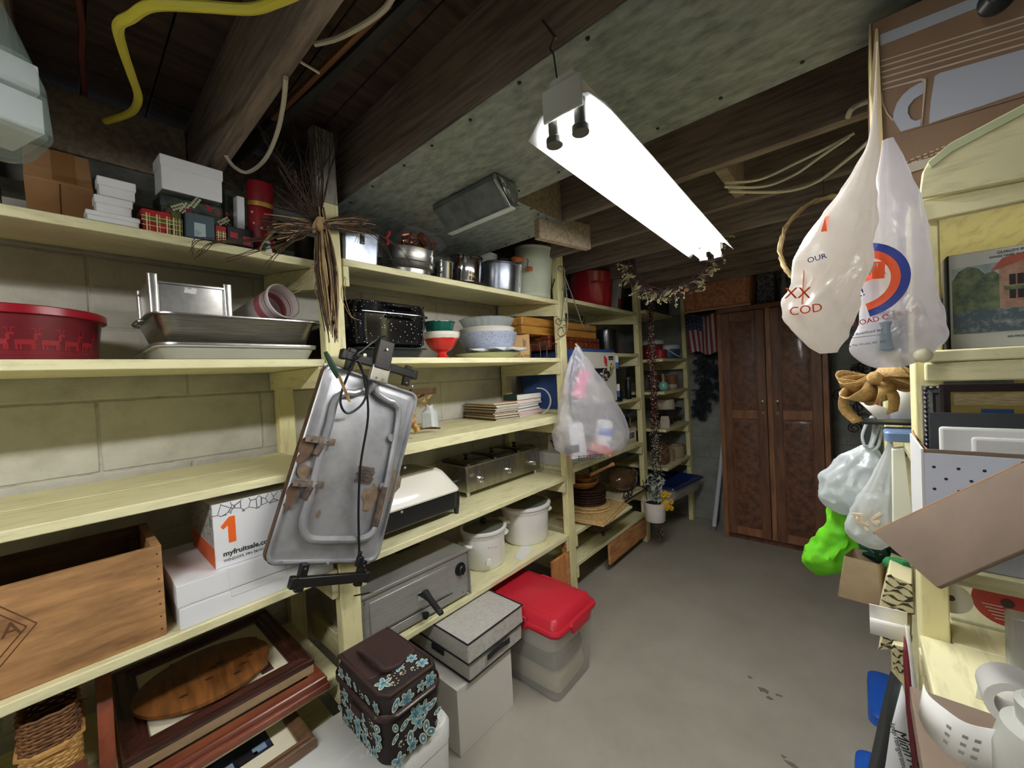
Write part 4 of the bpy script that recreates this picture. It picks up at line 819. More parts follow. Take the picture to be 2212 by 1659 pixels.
# ================= bay 2, second shelf
Z2 = 1.6
SPK = mat('speckled_enamel', (225, 228, 232), .12, c2=(17, 18, 20), sc=75, lo=.1, hi=.16, coat=.6, kind='voro')
t = thing('roaster_pan', 'big black speckled enamel roaster with lid beside the near post on the second shelf', 'roaster', (-1.6, .925, Z2+.05), PI/2)
W_, D_ = .178, .152
obj('body', shell(B(), [(0, W_-.014, D_-.014, .05), (.008, W_-.004, D_-.004, .055), (.128, W_+.006, D_+.006, .06), (.132, W_+.016, D_+.016, .065), (.135, W_+.016, D_+.016, .065)], .004), SPK, t)
obj('lid', B().rl([(.136, W_+.014, D_+.014, .065), (.14, W_+.006, D_+.006, .06), (.17, W_+.0, D_+.0, .055), (.178, W_+.006, D_+.006, .06), (.182, W_-.004, D_-.004, .05), (.176, W_-.02, D_-.02, .045), (.172, .02, .02, .01)], 6), SPK, t)
for z, hw in ((.118, .052), (.16, .05)): obj('handle', B().tube(smooth_path([(-hw+.02, -D_-.002, z), (-hw+.022, -D_-.024, z+.004), (.03, -D_-.03, z+.004), (hw+.03, -D_-.024, z+.002), (hw+.03, -D_-.002, z)], 5), .0085, 8), SPK, t)
t = thing('broiler_tray', 'shallow black enamel tray under the speckled roaster', 'tray', (-1.6, .92, Z2), PI/2)
obj('body', shell(B(), [(0, .15, .13, .03), (.004, .15, .136, .035), (.034, .16, .155, .04), (.035, .172, .168, .045), (.04, .172, .168, .045)], .003), mat('dark_tray', (34, 40, 46), .2, coat=.5), t)
obj('rim', B().rl([(.036, .168, .163, .045), (.036, .176, .172, .047), (.042, .174, .17, .046), (.042, .166, .16, .045)], cap=(0, 0)), mat('tray_rim', (62, 68, 72), .2, .4), t)
# red footed dish with fluted green dish on it
cx, cy = -1.55, 1.25
t = thing('footed_dish', 'white rimmed red scalloped footed dish with a green baking dish on it', 'dish', (cx, cy, Z2)); DR = mat('glaze_red', (204, 44, 42), .15, coat=.6, c2=(190, 36, 38), sc=8); DW = mat('glaze_cream', (240, 234, 220), .2, coat=.5)
r = .092
obj('foot', B().lathe([(.044, 0), (.046, .006), (.03, .012), (.022, .026), (.026, .036), (.04, .042)], 32), DR, t)
def scal(b, pr, n=60, lob=12, am=.05, th=.004):
    f = lambda k, r_, z: r_*(1+am*abs(sin(PI*lob*k/n)))
    outer = [[(f(k, q[0], q[1])*cos(2*PI*k/n), f(k, q[0], q[1])*sin(2*PI*k/n), q[1]+(q[2] if len(q) > 2 else 0)*abs(sin(PI*lob*k/n))) for k in range(n)] for q in pr]
    inner = [[(x*(1-th/ math.hypot(x, y)), y*(1-th/math.hypot(x, y)), z+.003) for x, y, z in ring] for ring in outer][::-1]
    return b.rings(outer+inner)
obj('bowl', scal(B(), [(.036, .04), (.052, .05), (.07, .075), (.084, .1, .008)], 72, 12, .03), DR, t)
obj('inner_bowl', bowl(B(), [(.04, .052), (.07, .085), (.09, .108), (.094, .118), (.091, .12), (.093, .13), (.09, .132)], .004, 40), DW, t)
t = thing('baking_dish', 'dark green fluted baking dish sitting in the red footed dish', 'dish', (cx-.01, cy, Z2+.128)); obj('body', scal(B(), [(.058, 0), (.062, .006), (.074, .052)], 60, 15, .03), mat('glaze_green', (22, 92, 78), .25, coat=.4), t); obj('rim', B().lathe([(.074, .05), (.08, .052), (.08, .056), (.073, .057)], 40, (0, 0)), mat('glaze_green', (22, 92, 78), .25, coat=.4), t)
# blue speckled bowl, cream bowl, glass pie dish on plates
cx, cy = -1.57, 1.6; r = .165
t = thing('platter', 'pair of pale green edged platters with paper under the blue speckled bowl', 'platter', (cx, cy, Z2)); PLG = mat('platter_glaze', (216, 222, 186), .25, coat=.4)
obj('lower_platter', bowl(B(), [(.12, 0), (.15, .006), (.205, .03)], .004, 48, sx=.85), PLG, t); obj('upper_platter', bowl(B(), [(.12, .008), (.15, .016), (.2, .036)], .004, 48, sx=.85), mat('platter_glass', (190, 200, 186), .1, tr=.5), t)
PAPW = mat('wax_paper', (232, 236, 236), .6)
for (a, w0, zz) in ((-.5, .16, .04), (.15, .2, .038), (.75, .16, .042), (-1.1, .14, .038)):
    q = B(); u = [(.1, -w0/2, zz-.008), (.1, w0/2, zz-.006), (.2, w0*.25, zz+.012), (.235, 0, zz+.002), (.2, -w0*.3, zz+.016)]
    q.put(u, [(0, 1, 2, 3, 4)]); obj('paper_sheet', q, PAPW, t, rot=a, solid=.0008)
t = thing('speckled_bowl', 'blue grey speckled stoneware bowl stacked on the platters', 'bowl', (cx, cy, Z2+.0365)); obj('body', bowl(B(), [(.1, 0), (.125, .01), (.152, .05), (r, .094), (r*1.012, .098), (r*1.012, .108), (r*.98, .108)], .006, 48), mat('speckle_blue', (170, 178, 196), .35, c2=(120, 130, 156), sc=110, lo=.5, hi=.65, coat=.3), t)
t = thing('cream_bowl', 'cream bowl nested in the blue speckled bowl', 'bowl', (cx, cy, Z2+.088)); obj('body', bowl(B(), [(.09, 0), (.125, .03), (.15, .064), (.152, .074), (.158, .08), (.154, .084)], .005, 48), DW, t)
t = thing('pie_dish', 'clear fluted glass pie dish on top of the cream bowl', 'dish', (cx, cy, Z2+.1735)); obj('body', scal(B(), [(.125, 0), (.13, .004), (.15, .042), (.158, .048)], 96, 24, .02, .005), mat('clear_glass', (222, 232, 230), .04, tr=.55, ior=1.45), t)
# kraft box with upside-down lettering
KR = mat('kraft', (206, 166, 112), .7, c2=(192, 152, 100), sc=8)
cx, cy, cz, ro, w_, d, h = -1.535,1.890,1.614,1.571,0.159,0.070,0.160; w_ = .15
t = thing('kraft_box', 'small kraft cardboard box printed upside down between the bowls and the wire rack', 'box', (-1.565, 1.88, Z2), (0, 0, PI/2-.75))
w_, d, h = .11, .055, .152
obj('body', B().box(-w_/2, -d/2, 0, w_/2, d/2, h), KR, t, bev=.002); INKB = mat('ink_black', (34, 30, 28), .7)
obj('print_bar', B().prism([(-.057, .06), (.0, .04), (-.01, .028), (-.057, .036)], 0, .0006), INKB, t, (0, -d/2, 0), (PI/2, 0, 0)); obj('print_bar', B().prism([(-.057, .11), (-.036, .098), (-.044, .088), (-.057, .09)], 0, .0006), INKB, t, (0, -d/2, 0), (PI/2, 0, 0))
text('box_lettering', 'Easy Access', .022, INKB, t, face_mtx(.002, -d/2-.0004, .018, 'front', PI)); text('box_lettering', 'xxxxxxxx', .008, INKB, t, face_mtx(.036, -d/2-.0004, .098, 'front', PI/2)) if False else None
b = B()
for k in range(3): b.box(.014+.008*k, -d/2-.0006, .06+.01*k, .017+.008*k, -d/2, .125-.006*k)
obj('print_rule', b, INKB, t)
# wire rack
t = thing('wire_rack', 'small bent wire rack at the right end of the second shelf', 'rack', (-1.455, 1.985, Z2+.004), (0, 0, PI/2-.1))
for y in (-.03, .05): obj('wire_frame', B().tube(smooth_path([(-.085, y-.01, 0), (-.075, y, .075), (-.068, y, .084), (.08, y+.01, .086), (.088, y+.01, .078), (.082, y+.01, .0)], 3), .0022, 6), WIRE, t)
for (x, z) in ((-.05, .085), (.02, .087), (.07, .086)): obj('cross_wire', B().tube([(x, -.035, z), (x, .06, z)], .0018, 6), WIRE, t)
obj('cross_wire', B().tube([(.083, -.03, .02), (.083, .06, .02)], .0018, 6), WIRE, t); obj('base_wire', B().tube([(-.083, -.035, 0), (-.083, .05, 0)], .002, 6), WIRE, t)

# ================= bay 2, third shelf
Z3 = 1.2425
# milk glass bottle
MLK = mat('milk_glass', (226, 232, 236), .2, coat=.5)
p = V((-1.724,1.286,1.242)); t = thing('milk_glass_bottle', 'white ribbed milk glass bottle on the third shelf right of the griddle', 'bottle', (p.x, p.y, Z3), PI/2+.5)
obj('body', B().rl([(0, .034, .03, .008), (.004, .038, .034, .01), (.085, .038, .034, .012), (.105, .022, .02, .012), (.112, .018, .018, .014), (.128, .018, .018, .014)], 4), MLK, t, bev=.002)
b = B()
for k in range(7): b.box(-.0385-.0015, -.024+.008*k-.002, .012, -.0375, -.024+.008*k+.002, .084)
obj('ribs', b, MLK, t)['kind'] = 'stuff'
# dried flower basket and braid
DRY = mat('dried_petal', (196, 164, 108), .8, c2=(150, 118, 70), sc=30); DRB = mat('dried_brown', (96, 66, 44), .8, c2=(66, 46, 32), sc=30)
p = V((-1.62,1.142,1.312)); t = thing('dried_bouquet', 'dried flower bouquet in a twisted twig stand half hidden by the griddle', 'bouquet', (p.x-.02, p.y-.03, Z3+.013))
obj('stand', B().tube(smooth_path([(.02, .02, 0), (.01, 0, .05), (.0, .01, .1), (.0, .0, .15)], 4), [.016]*13, 8), mat('woven_straw', (206, 160, 92), .8, c2=(150, 108, 56), sc=60, kind='voro'), t)
q = B()
for k in range(26):
    a, e = R.uniform(0, 2*PI), R.uniform(.02, .1); c_ = V((e*cos(a)*.7, e*sin(a)+.03, .15+R.uniform(-.03, .05))); n_ = 5; l = R.uniform(.018, .036); d1 = V((R.uniform(-.3, .3), R.uniform(.2, 1), R.uniform(-.4, .5))).normalized()*l; d2 = d1.cross(V((R.random(), R.random(), R.random()))).normalized()*l*.4
    q.put([c_-d1, c_-d2*.8, c_+d1*1.1, c_+d2], [(0, 1, 2, 3)])
o = obj('petals', q, DRY, t); o['kind'] = 'stuff'
q = B().prism([(-.05, .0), (.06, -.02), (.1, .02), (.06, .05), (-.05, .045)], .0, .03); q.v = [(x*.5, y+.045, z+.175) for y, x, z in q.v]; obj('bark_cup', q, DRB, t, bev=.004); q = B()
q.put([(.0, .1, .185), (.0, .16, .205), (.0, .155, .17), (.02, .12, .19)], [(0, 1, 2, 3)]); obj('bark_leaf', q, DRB, t, solid=.003)
for k in range(5): obj('root_twig', B().tube(smooth_path([(.02, .02, .006), (.04, .05+.01*k, .008), (.05+.01*k, .08+.006*k, .004)], 3), .0035, 5), DRB, t)
# stack of booklets
p0, p1, p2_ = V((-1.901,1.691,1.242)), V((-1.587,1.642,1.242)), V((-1.597,1.83,1.242))
e = (p1-p0).normalized(); n_ = V((-e.y, e.x, 0)); w_ = (p1-p0).length; d = .18
colors = [(120, 88, 60), (70, 52, 40), (196, 176, 130), (96, 98, 74), (176, 138, 84), (60, 48, 44), (206, 190, 150), (140, 112, 72), (92, 104, 92), (180, 160, 120), (76, 66, 60), (200, 172, 116), (150, 128, 100), (214, 204, 180)]
z = Z3; PG = mat('page_edges', (240, 238, 234), .8, c2=(216, 208, 200), sc=60, st=(1, 1, 20))
def book(label, c, ang, w_, d, th, col, group, pages=True):
    t = thing('book', label, 'book', c, ang, group); m_ = mat('cover_%d_%d_%d' % col, col, .5); k = min(.0016, th*.2)
    obj('cover', B().box(-w_/2, -d/2, 0, -w_/2+k, d/2, th).box(-w_/2, -d/2, 0, w_/2, d/2, k).box(-w_/2, -d/2, th-k, w_/2, d/2, th), m_, t)
    obj('pages', B().box(-w_/2+k, -d/2+.002, k, w_/2-.002, d/2-.002, th-k), PG, t); return t
nm = ['tan', 'dark brown', 'pale yellow', 'olive', 'ochre', 'black brown', 'cream', 'khaki', 'grey green', 'beige', 'charcoal', 'straw', 'taupe', 'ivory']
A = math.atan2(e.y, e.x)
for k, col in enumerate(colors):
    th = R.uniform(.006, .0095); c_ = p0+e*(w_/2+R.uniform(-.008, .008))+n_*(d/2+R.uniform(-.004, .012))
    book('%s booklet, number %d from the bottom of the left book stack' % (nm[k], k+1), (c_.x, c_.y, z), A+PI/2+R.uniform(-.03, .03), d, w_, th, col, 'booklets in the left stack'); z += th+.0002
# right stack
p0, p1 = V((-1.591,1.832,1.242)), V((-1.629,2.161,1.242)); e = (p1-p0).normalized(); n_ = V((-e.y, e.x, 0)); w_ = (p1-p0).length*.93; A = math.atan2(e.y, e.x); z = Z3
for k, (nm_, col, th, ww, dx) in enumerate((('white and pink bottom', (226, 206, 204), .006, 1, .01), ('pink', (206, 120, 130), .009, .98, .012), ('rose and white', (214, 168, 170), .007, 1, .0), ('black hardback', (38, 34, 36), .014, .9, -.02), ('black notebook', (46, 44, 46), .013, .92, -.03), ('pale grey', (206, 204, 198), .008, 1.0, -.0), ('orange', (216, 104, 58), .016, 1.05, -.03), ('dark green hardback', (30, 56, 46), .026, .95, .0))):
    th *= 1.4; c_ = p0+e*((p1-p0).length/2+dx*.8-.012)+n_*(.04)
    book('%s book in the right hand book stack' % nm_, (c_.x, c_.y, z), A+R.uniform(-.04, .04)+(-.06 if k > 5 else 0), w_*ww*.95, .11, th, col, 'books in the right stack'); z += th+.0002
t = thing('white_hoop', 'thin white curved hoop piece standing on edge against the blue side of the safe', 'hoop', (-1.57,2.046,1.246), (0, 0, PI/2-.5)); t.location.z = Z3
b = B().rings([[(.085*cos(a), dy, .085+.085*sin(a)) for a in [-1.3+3.0*k/36 for k in range(37)]] for dy in (-.008, .008)], (0, 0), closed=False); obj('ring', b, mat('hoop_white', (206, 202, 190), .5), t, solid=.006)

# ================= bay 2, fourth shelf
Z4 = .8465
CRL = mat('cream_enamel', (238, 234, 220), .3, coat=.4); BKB = mat('roaster_black', (30, 30, 32), .4)
t = thing('roaster_oven', 'countertop roaster oven with a cream lid and black base right of the griddle', 'roaster', (-1.63, .985, Z4), PI/2)
obj('base', B().rl([(.03, .235, .165, .03), (.04, .245, .175, .035), (.118, .25, .18, .04)], 6), BKB, t, bev=.003)
obj('lid', B().rl([(.119, .256, .186, .04), (.126, .258, .188, .042), (.14, .25, .18, .04), (.215, .205, .14, .045), (.228, .19, .125, .045)], 6), CRL, t)
obj('lid_window', B().rl([(.2285, .175, .11, .04), (.232, .165, .1, .035)], 6), mat('lid_window', (150, 142, 124), .2, c2=(128, 120, 102), sc=6), t)
obj('lid_knob', B().rl([(.232, .02, .012, .008), (.244, .028, .016, .008), (.25, .024, .012, .006)], 4, c=(-.06, -.12, -.0)), BLK, t)
for sx in (-1, 1):
    for sy in (-1, 1): obj('leg', B().rl([(0, .008, .009, .004), (.05, .014, .012, .004), (.1, .016, .014, .004)], 3, c=(sx*.246, sy*.15, 0)), BKB, t)
    obj('side_handle', B().tube(smooth_path([(sx*.25, -.06, .112), (sx*.275, -.05, .115), (sx*.275, .05, .115), (sx*.25, .06, .112)], 4), .009, 8), BKB, t)
SS = mat('server_steel', (176, 172, 160), .28, .95, c2=(150, 146, 134), sc=10, st=(8, 1, 1))
t = thing('buffet_server', 'long stainless buffet server with three black lidded crocks and chrome knobs', 'server', (-1.6-.13, 1.745, Z4), PI/2)
w_, d = .66, .26
obj('body', B().rl([(.03, w_/2, d/2, .012), (.165, w_/2, d/2, .012), (.172, w_/2-.006, d/2-.006, .01)], 4), SS, t)
for k in range(3):
    x = -.215+.215*k
    o = obj('crock_lid', B().rl([(.172, .1, .12, .03), (.182, .102, .122, .03), (.192, .088, .108, .028), (.195, .07, .09, .025)], 5, c=(x, 0, 0)), mat('lid_smoke', (26, 26, 28), .08, coat=.6), t)
    obj('lid_knob', B().lathe([(.006, .195), (.012, .204), (.017, .212), (.012, .216), (.003, .217)], 14, c=(x, 0, 0)), mat('smoke_glass', (120, 118, 108), .05, tr=.6), o)
    kx = -.23+.235*k
    obj('control_knob', B().lathe([(.017, 0), (.017, .012), (.012, .014), (.012, .02)], 18), CHROME, t, (kx, -d/2-.0005, .085), (PI/2, 0, 0)); obj('indicator_lamp', B().lathe([(.007, 0), (.006, .003), (.002, .004)], 12), mat('lamp_blue', (58, 66, 140), .3), t, (kx-.01, -d/2-.0005, .128), (PI/2, 0, 0))
    obj('knob_lever', B().box(-.004, -d/2-.028, .072, .004, -d/2-.02, .098), CHROME, t, (kx, 0, 0), bev=.002)
for sx in (-1, 1):
    for sy in (-1, 1): obj('leg', B().lathe([(.009, 0), (.011, .006), (.011, .031)], 12, c=(sx*(w_/2-.03), sy*(d/2-.03), 0)), CHROME, t)
    obj('side_handle', B().tube([(sx*w_/2, -.05, .09), (sx*(w_/2+.03), -.05, .092), (sx*(w_/2+.03), .05, .092), (sx*w_/2, .05, .09)], .006, 8), CHROME, t)
obj('badge', B().lathe([(.016, 0), (.014, .001)], 20, sx=1.3, sy=.6), mat('badge', (120, 120, 112), .4, .5), t, (-.29, -d/2-.0002, .12), (PI/2, 0, 0))

# ================= bay 2, fifth shelf
Z5 = .4715
OVS = mat('oven_steel', (172, 171, 166), .42, .55, c2=(160, 159, 154), sc=9, st=(1, 1, 14))
w_, d, h = .525, .4, .225
t = thing('pizza_oven', 'brushed steel countertop pizza oven with black door handle on the fifth shelf', 'oven', (-1.415-.2, .968, Z5), (0, 0, PI/2-.03))
obj('cabinet', B().box(-w_/2, -d/2, .012, w_/2, d/2, h), OVS, t, bev=.003); obj('top_flange', B().box(-w_/2-.002, -d/2-.008, h-.012, w_/2+.002, -d/2+.02, h+.002), OVS, t, bev=.002); obj('side_flange', B().box(w_/2-.004, -d/2-.01, .01, w_/2+.003, -d/2, h), OVS, t, bev=.001)
obj('door', B().box(-w_/2+.03, -d/2-.006, .065, w_/2-.125, -d/2+.001, h-.035), OVS, t, bev=.003); obj('crumb_tray', B().box(-w_/2+.035, -d/2-.004, .018, w_/2-.12, -d/2+.001, .052), OVS, t, bev=.002)
obj('slot_shadow_gap', B().box(-w_/2+.03, -d/2-.0015, .053, w_/2-.1, -d/2+.001, .0565), mat('gap_dark', (40, 40, 40), .6), t)
obj('label_plate', B().box(.02, .02, h+.0002, .15, .09, h+.001), mat('plate_dark', (66, 62, 52), .5), t)
o = obj('door_handle', B().rings([[(dx*q[2], q[0], q[1]+dz*q[3]) for dx, dz in ((-1, -1), (1, -1), (1, 1), (-1, 1))] for q in ((-d/2-.004, .115, .013, .016), (-d/2-.02, .118, .014, .016), (-d/2-.045, .107, .012, .01), (-d/2-.1, .082, .0125, .008), (-d/2-.125, .073, .0125, .007))]), BLK, t, (.01, 0, .005), (0, 0, -.0), bev=.005)
obj('handle_plate', B().box(-.024, -d/2-.009, .1, .006, -d/2-.004, .135), CHROME, t, bev=.001); obj('hang_hole_ring', B().lathe([(.006, 0), (.008, .001), (.006, .002)], 14, (0, 0), c=(.01, -d/2-.112, .0905)), mat('grey_ring', (120, 118, 114), .4), t)
obj('tray_knob', B().lathe([(.006, 0), (.006, .012), (.015, .016), (.016, .024), (.008, .03)], 16), BLK, t, (.0, -d/2-.004, .038), (PI/2, 0, 0))
o = obj('dial', B().lathe([(.03, 0), (.03, .004), (.02, .006), (.02, .018), (.016, .022)], 28), BLK, t, (w_/2-.05, -d/2-.0005, .145), (PI/2, 0, 0)); b = B()
for k in range(16): a = 2*PI*k/16+.1; b.box(.0255*cos(a)-.0012, .0255*sin(a)-.0012, .0041, .0255*cos(a)+.0012, .0255*sin(a)+.0012, .0046)
obj('dial_marks', b, WHT, o)['kind'] = 'stuff'; obj('pointer', B().box(-.003, -.02, .018, .003, .02, .026), BLK, o, bev=.002)
for (x, z) in ((-w_/2+.012, h-.03), (-w_/2+.012, .05), (-w_/2+.012, .02), (w_/2-.012, .02), (w_/2-.04, .03)): obj('screw', B().lathe([(.005, 0), (.004, .002), (.001, .003)], 10), CHROME, t, (x, -d/2-.0005, z), (PI/2, 0, 0))
for sx in (-1, 1):
    for sy in (-1, 1): obj('foot', B().lathe([(.012, 0), (.012, .013)], 12, c=(sx*(w_/2-.03), sy*(d/2-.03), 0)), BLK, t)
# slow cookers
CKW = mat('cooker_white', (236, 236, 232), .25, coat=.4); LIDG = mat('cooker_lid', (92, 96, 92), .06, coat=.6)
def cooker(label, cx, cy, r, h, rot, dial):
    t = thing('slow_cooker', label, 'slow cooker', (cx, cy, Z5), rot)
    obj('body', B().lathe([(r*.82, 0), (r*.86, .006), (r*.9, .02), (r*.95, h*.72), (r*.955, h*.78)], 40, sy=.92), CKW, t)
    obj('crock_rim', bowl(B(), [(r*.9, h*.78), (r*.97, h*.79), (r*.99, h*.86), (r*1.06, h*.9), (r*1.06, h*.95), (r*1.0, h*.96)], .02, 40, sy=.92), CKW, t)
    o = obj('lid', B().lathe([(r*.93, h*.955), (r*.92, h*.975), (r*.6, h*1.01), (.02, h*1.04)], 40, sy=.92), LIDG, t); obj('lid_knob', B().lathe([(.008, h*1.04), (.02, h*1.1), (.014, h*1.15)], 16), BLK, o)
    for s_ in (-1, 1): obj('handle', B().tube(smooth_path([(s_*r*.93, -.035, h*.62), (s_*(r*1.12), -.035, h*.66), (s_*(r*1.14), 0, h*.67), (s_*(r*1.12), .035, h*.66), (s_*r*.93, .035, h*.62)], 5), .0105, 8), CKW, t)
    if dial:
        obj('dial', B().lathe([(.02, 0), (.018, .012), (.01, .014)], 20), CKW, t, (-.055, -r*.81, h*.25), (PI/2, 0, -.4))
        b = B()
        for k in range(3): b.box(-.03+.022*k, -.0006, h*.6-.004*k, -.018+.022*k, 0, h*.6-.004*k+.0025)
        obj('dial_print', b, mat('print_grey', (110, 110, 112), .6), t, (-.03, -r*.875, 0), -.15)
    return t
cooker('smaller white slow cooker with a dial at the front of the fifth shelf', -1.58, 1.5, .126, .215, PI/2-.1, True)
cooker('larger white slow cooker behind the smaller one, next to the second post', -1.6, 1.89, .158, .24, PI/2-.25, False)
q = [V(p) for p in [(-1.484,1.64,0.472),(-1.558,1.796,0.472),(-1.467,1.79,0.472),(-1.421,1.631,0.472)]]; t = thing('paper_card', 'small white printed card on the shelf edge below the larger slow cooker', 'card', (q[0].x, q[0].y, .4718))
b = B().prism([(p.x-q[0].x, p.y-q[0].y) for p in q], 0, .0006); obj('card', b, PAPER, t)
# ================= bay 3
S3f = lambda x: 1.989+(-1.4-x)*.116
MAR = mat('maroon_enamel', (162, 30, 42), .15, coat=.7, c2=(142, 26, 36), sc=5); DKP = mat('dark_pot_enamel', (24, 28, 32), .25, coat=.3)
cx, cy, r, h = -1.575, 2.78, .165, .26
t = thing('stock_pot', 'large glossy red enamel stock pot on the top shelf past the second post', 'pot', (cx, cy, S3f(cx)), (.116, 0, PI/2))
obj('body', bowl(B(), [(r*.95, 0), (r, .012), (r, h-.01), (r*1.03, h)], .004, 48), MAR, t); obj('rim', B().lathe([(r*1.0, h-.004), (r*1.045, h), (r*1.0, h+.006)], 48, (0, 0)), MAR, t)
for a in (-2.35, .55): obj('handle', B().tube(smooth_path([(r*cos(a-.28), r*sin(a-.28), h*.66), ((r+.05)*cos(a-.2), (r+.05)*sin(a-.2), h*.64), ((r+.055)*cos(a), (r+.055)*sin(a), h*.63), ((r+.05)*cos(a+.2), (r+.05)*sin(a+.2), h*.64), (r*cos(a+.28), r*sin(a+.28), h*.66)], 5), .006, 8), MAR, t)
t = carton('carton', 'red and grey printed carton standing right of the red stock pot', 'box', -1.55, 3.03, S3f(-1.55), PI/2, .05, .2, .24, mat('carton_grey', (176, 178, 176), .6), 0, None, .116); obj('red_band', B().box(-.0255, -.1008, .002, .0255, -.1, .08), mat('carton_red', (150, 50, 56), .5), t); obj('spine_print', B().box(.0251, -.099, 0, .0258, .099, .24), mat('spine_grey', (196, 192, 196), .6, c2=(110, 106, 116), sc=30), t)
t = carton('dark_carton', 'tall dark carton between the printed carton and the third post', 'box', -1.6, 3.145, S3f(-1.6), PI/2, .15, .2, .24, mat('dark_carton', (38, 40, 46), .5), .03, None, .116)
# wooden cases lying across on the safe
WC = mat('case_honey', (196, 142, 66), .4, c2=(166, 112, 46), sc=5, st=(1, 6, 6), coat=.2); WR2 = mat('case_red', (136, 66, 36), .35, c2=(100, 42, 24), sc=5, st=(1, 6, 6), coat=.3, kind='bands')
t = thing('wooden_case', 'reddish wooden flatware case with a small keyhole lying on the blue safe', 'case', (-1.645, 2.42, 1.6605), PI/2)
obj('body', B().box(-.335, -.15, 0, .335, .15, .062), WR2, t, bev=.004); obj('lid', B().box(-.337, -.152, .064, .337, .152, .092), WR2, t, bev=.005); obj('keyhole_plate', B().lathe([(.009, 0), (.008, .001)], 14, sy=1.6), mat('brass', (190, 150, 80), .35, .8), t, (.13, -.1505, .045), (PI/2, 0, 0))
t = thing('wooden_case', 'honey coloured wooden case on top of the reddish flatware case', 'case', (-1.65, 2.29, 1.7535), PI/2)
obj('body', B().box(-.45, -.14, 0, .45, .14, .05), WC, t, bev=.004); obj('lid', B().box(-.452, -.143, .052, .452, .143, .105), WC, t, bev=.01)
# blue safe
SFB = mat('safe_blue', (58, 88, 152), .45, c2=(44, 70, 130), sc=6); SFC = mat('safe_cream', (206, 204, 190), .4)
w_, d, h = .5, .48, .395
t = thing('safe', 'small blue steel safe with a cream door, dial and bird magnets', 'safe', (-1.345-d/2, 2.2+w_/2, 1.2615), PI/2)
obj('cabinet', B().box(-w_/2, -d/2, 0, w_/2, d/2, h), SFB, t, bev=.004)
obj('door', B().box(-w_/2+.03, -d/2-.012, .02, w_/2-.012, -d/2+.001, h-.022), SFC, t, bev=.003)
for z in (.09, .3): o = obj('hinge', B().tube([(w_/2+.004, -d/2-.014, z-.045), (w_/2+.004, -d/2-.014, z)], .013, 10), SFB, t); obj('hinge_knuckle', B().tube([(w_/2+.004, -d/2-.014, z+.001), (w_/2+.004, -d/2-.014, z+.05)], .013, 10), SFC, t)
o = obj('dial', B().lathe([(.042, 0), (.04, .012), (.03, .016), (.026, .03), (.02, .034)], 24), CHROME, t, (.06, -d/2-.0125, .215), (PI/2, 0, 0)); obj('dial_plate', B().box(-.08, -d/2-.0128, .17, .1, -d/2-.012, .262), BLK, t, bev=.001)
obj('name_plate', B().box(.13, -d/2-.0135, .318, .2, -d/2-.012, .346), BLK, t)
b = B(); b.box(.138, -d/2-.0142, .327, .16, -d/2-.0135, .331).box(.166, -d/2-.0142, .327, .192, -d/2-.0135, .331); obj('plate_print', b, SFC, t)['kind'] = 'stuff'
HGR = mat('hanger_wire', (170, 168, 160), .4, .8)
def magnet(x, z, label, parts):
    m_ = thing('bird_magnet', label, 'magnet', (-1.345+.0135, 2.2+w_/2+x, 1.2615+z), PI/2)
    for nm_, c, r_, sc_, mt in parts: obj(nm_, B().ball(c, r_, 10, 6, sc_), mt, m_)
RB, YB, BB, GB = mat('bird_red', (200, 36, 40), .4), mat('bird_yellow', (226, 196, 44), .4), mat('bird_dark', (40, 40, 40), .5), mat('leaf_olive', (120, 130, 50), .5)
magnet(.075, .315, 'red cardinal bird magnet on the cream safe door', (('body', (0, -.003, 0), .02, (1, .3, 1.1), RB), ('head', (-.012, -.003, .022), .011, (1, .4, 1), RB), ('tail', (.014, -.003, -.026), .012, (.6, .3, 1.6), RB), ('perch', (.004, -.003, -.03), .014, (1.4, .25, .3), mat('perch_brown', (140, 90, 50), .6))))
magnet(.155, .262, 'pair of yellow goldfinches magnet on the cream safe door', (('body', (0, -.003, 0), .018, (.8, .3, 1.3), YB), ('body', (.018, -.003, .014), .016, (.8, .3, 1.2), YB), ('wing', (-.012, -.005, -.008), .014, (.5, .3, 1.6), BB), ('wing', (.026, -.005, .004), .011, (.5, .3, 1.5), BB), ('head', (.002, -.003, .022), .009, (1, .5, 1), BB), ('leaf', (-.008, -.003, -.04), .012, (.5, .25, 2), GB), ('leaf', (.016, -.003, -.028), .011, (.5, .25, 1.8), GB)))
# second shelf, right part of bay 3
t = potx('dark_pot', 'tall dark enamel pot on the short shelf beside the third post', 'pot', -1.6, 3.06, .105, .2, DKP, lambda x: 1.637, 0); obj('lid', B().lathe([(.108, .203), (.1, .212), (.02, .222), (.018, .24), (.004, .242)], 30), DKP, t)
# third shelf right of the safe
t = carton('dark_carton', 'black appliance box on the shelf right of the safe', 'box', -1.67, 3.0, 1.2615, PI/2, .4, .36, .268, mat('black_box', (26, 28, 34), .45), 0)
t = potx('dark_pot', 'low black pan in front of the black appliance box beside the safe', 'pan', -1.43, 2.87, .048, .09, mat('black_pan', (20, 22, 26), .3), lambda x: 1.2615, 0)
t = thing('thermos', 'slim black metal flask standing in front of the black appliance box', 'flask', (-1.425, 3.08, 1.2615)); obj('body', B().lathe([(.022, 0), (.024, .004), (.024, .15), (.02, .158)], 20), BLK, t); obj('cap', B().lathe([(.021, .158), (.021, .18), (.017, .184)], 20), mat('flask_cap', (90, 92, 94), .3, .7), t)
t = thing('paper_bundle', 'few loose papers on the black appliance box beside the safe', 'papers', (-1.5, 2.96, 1.5305))
for k in range(3): obj('sheet', B().box(-.09, -.06, .004*k, .09, .06, .004*k+.0008), DRY, t, (0, .005*k, 0), .2*k-.1)
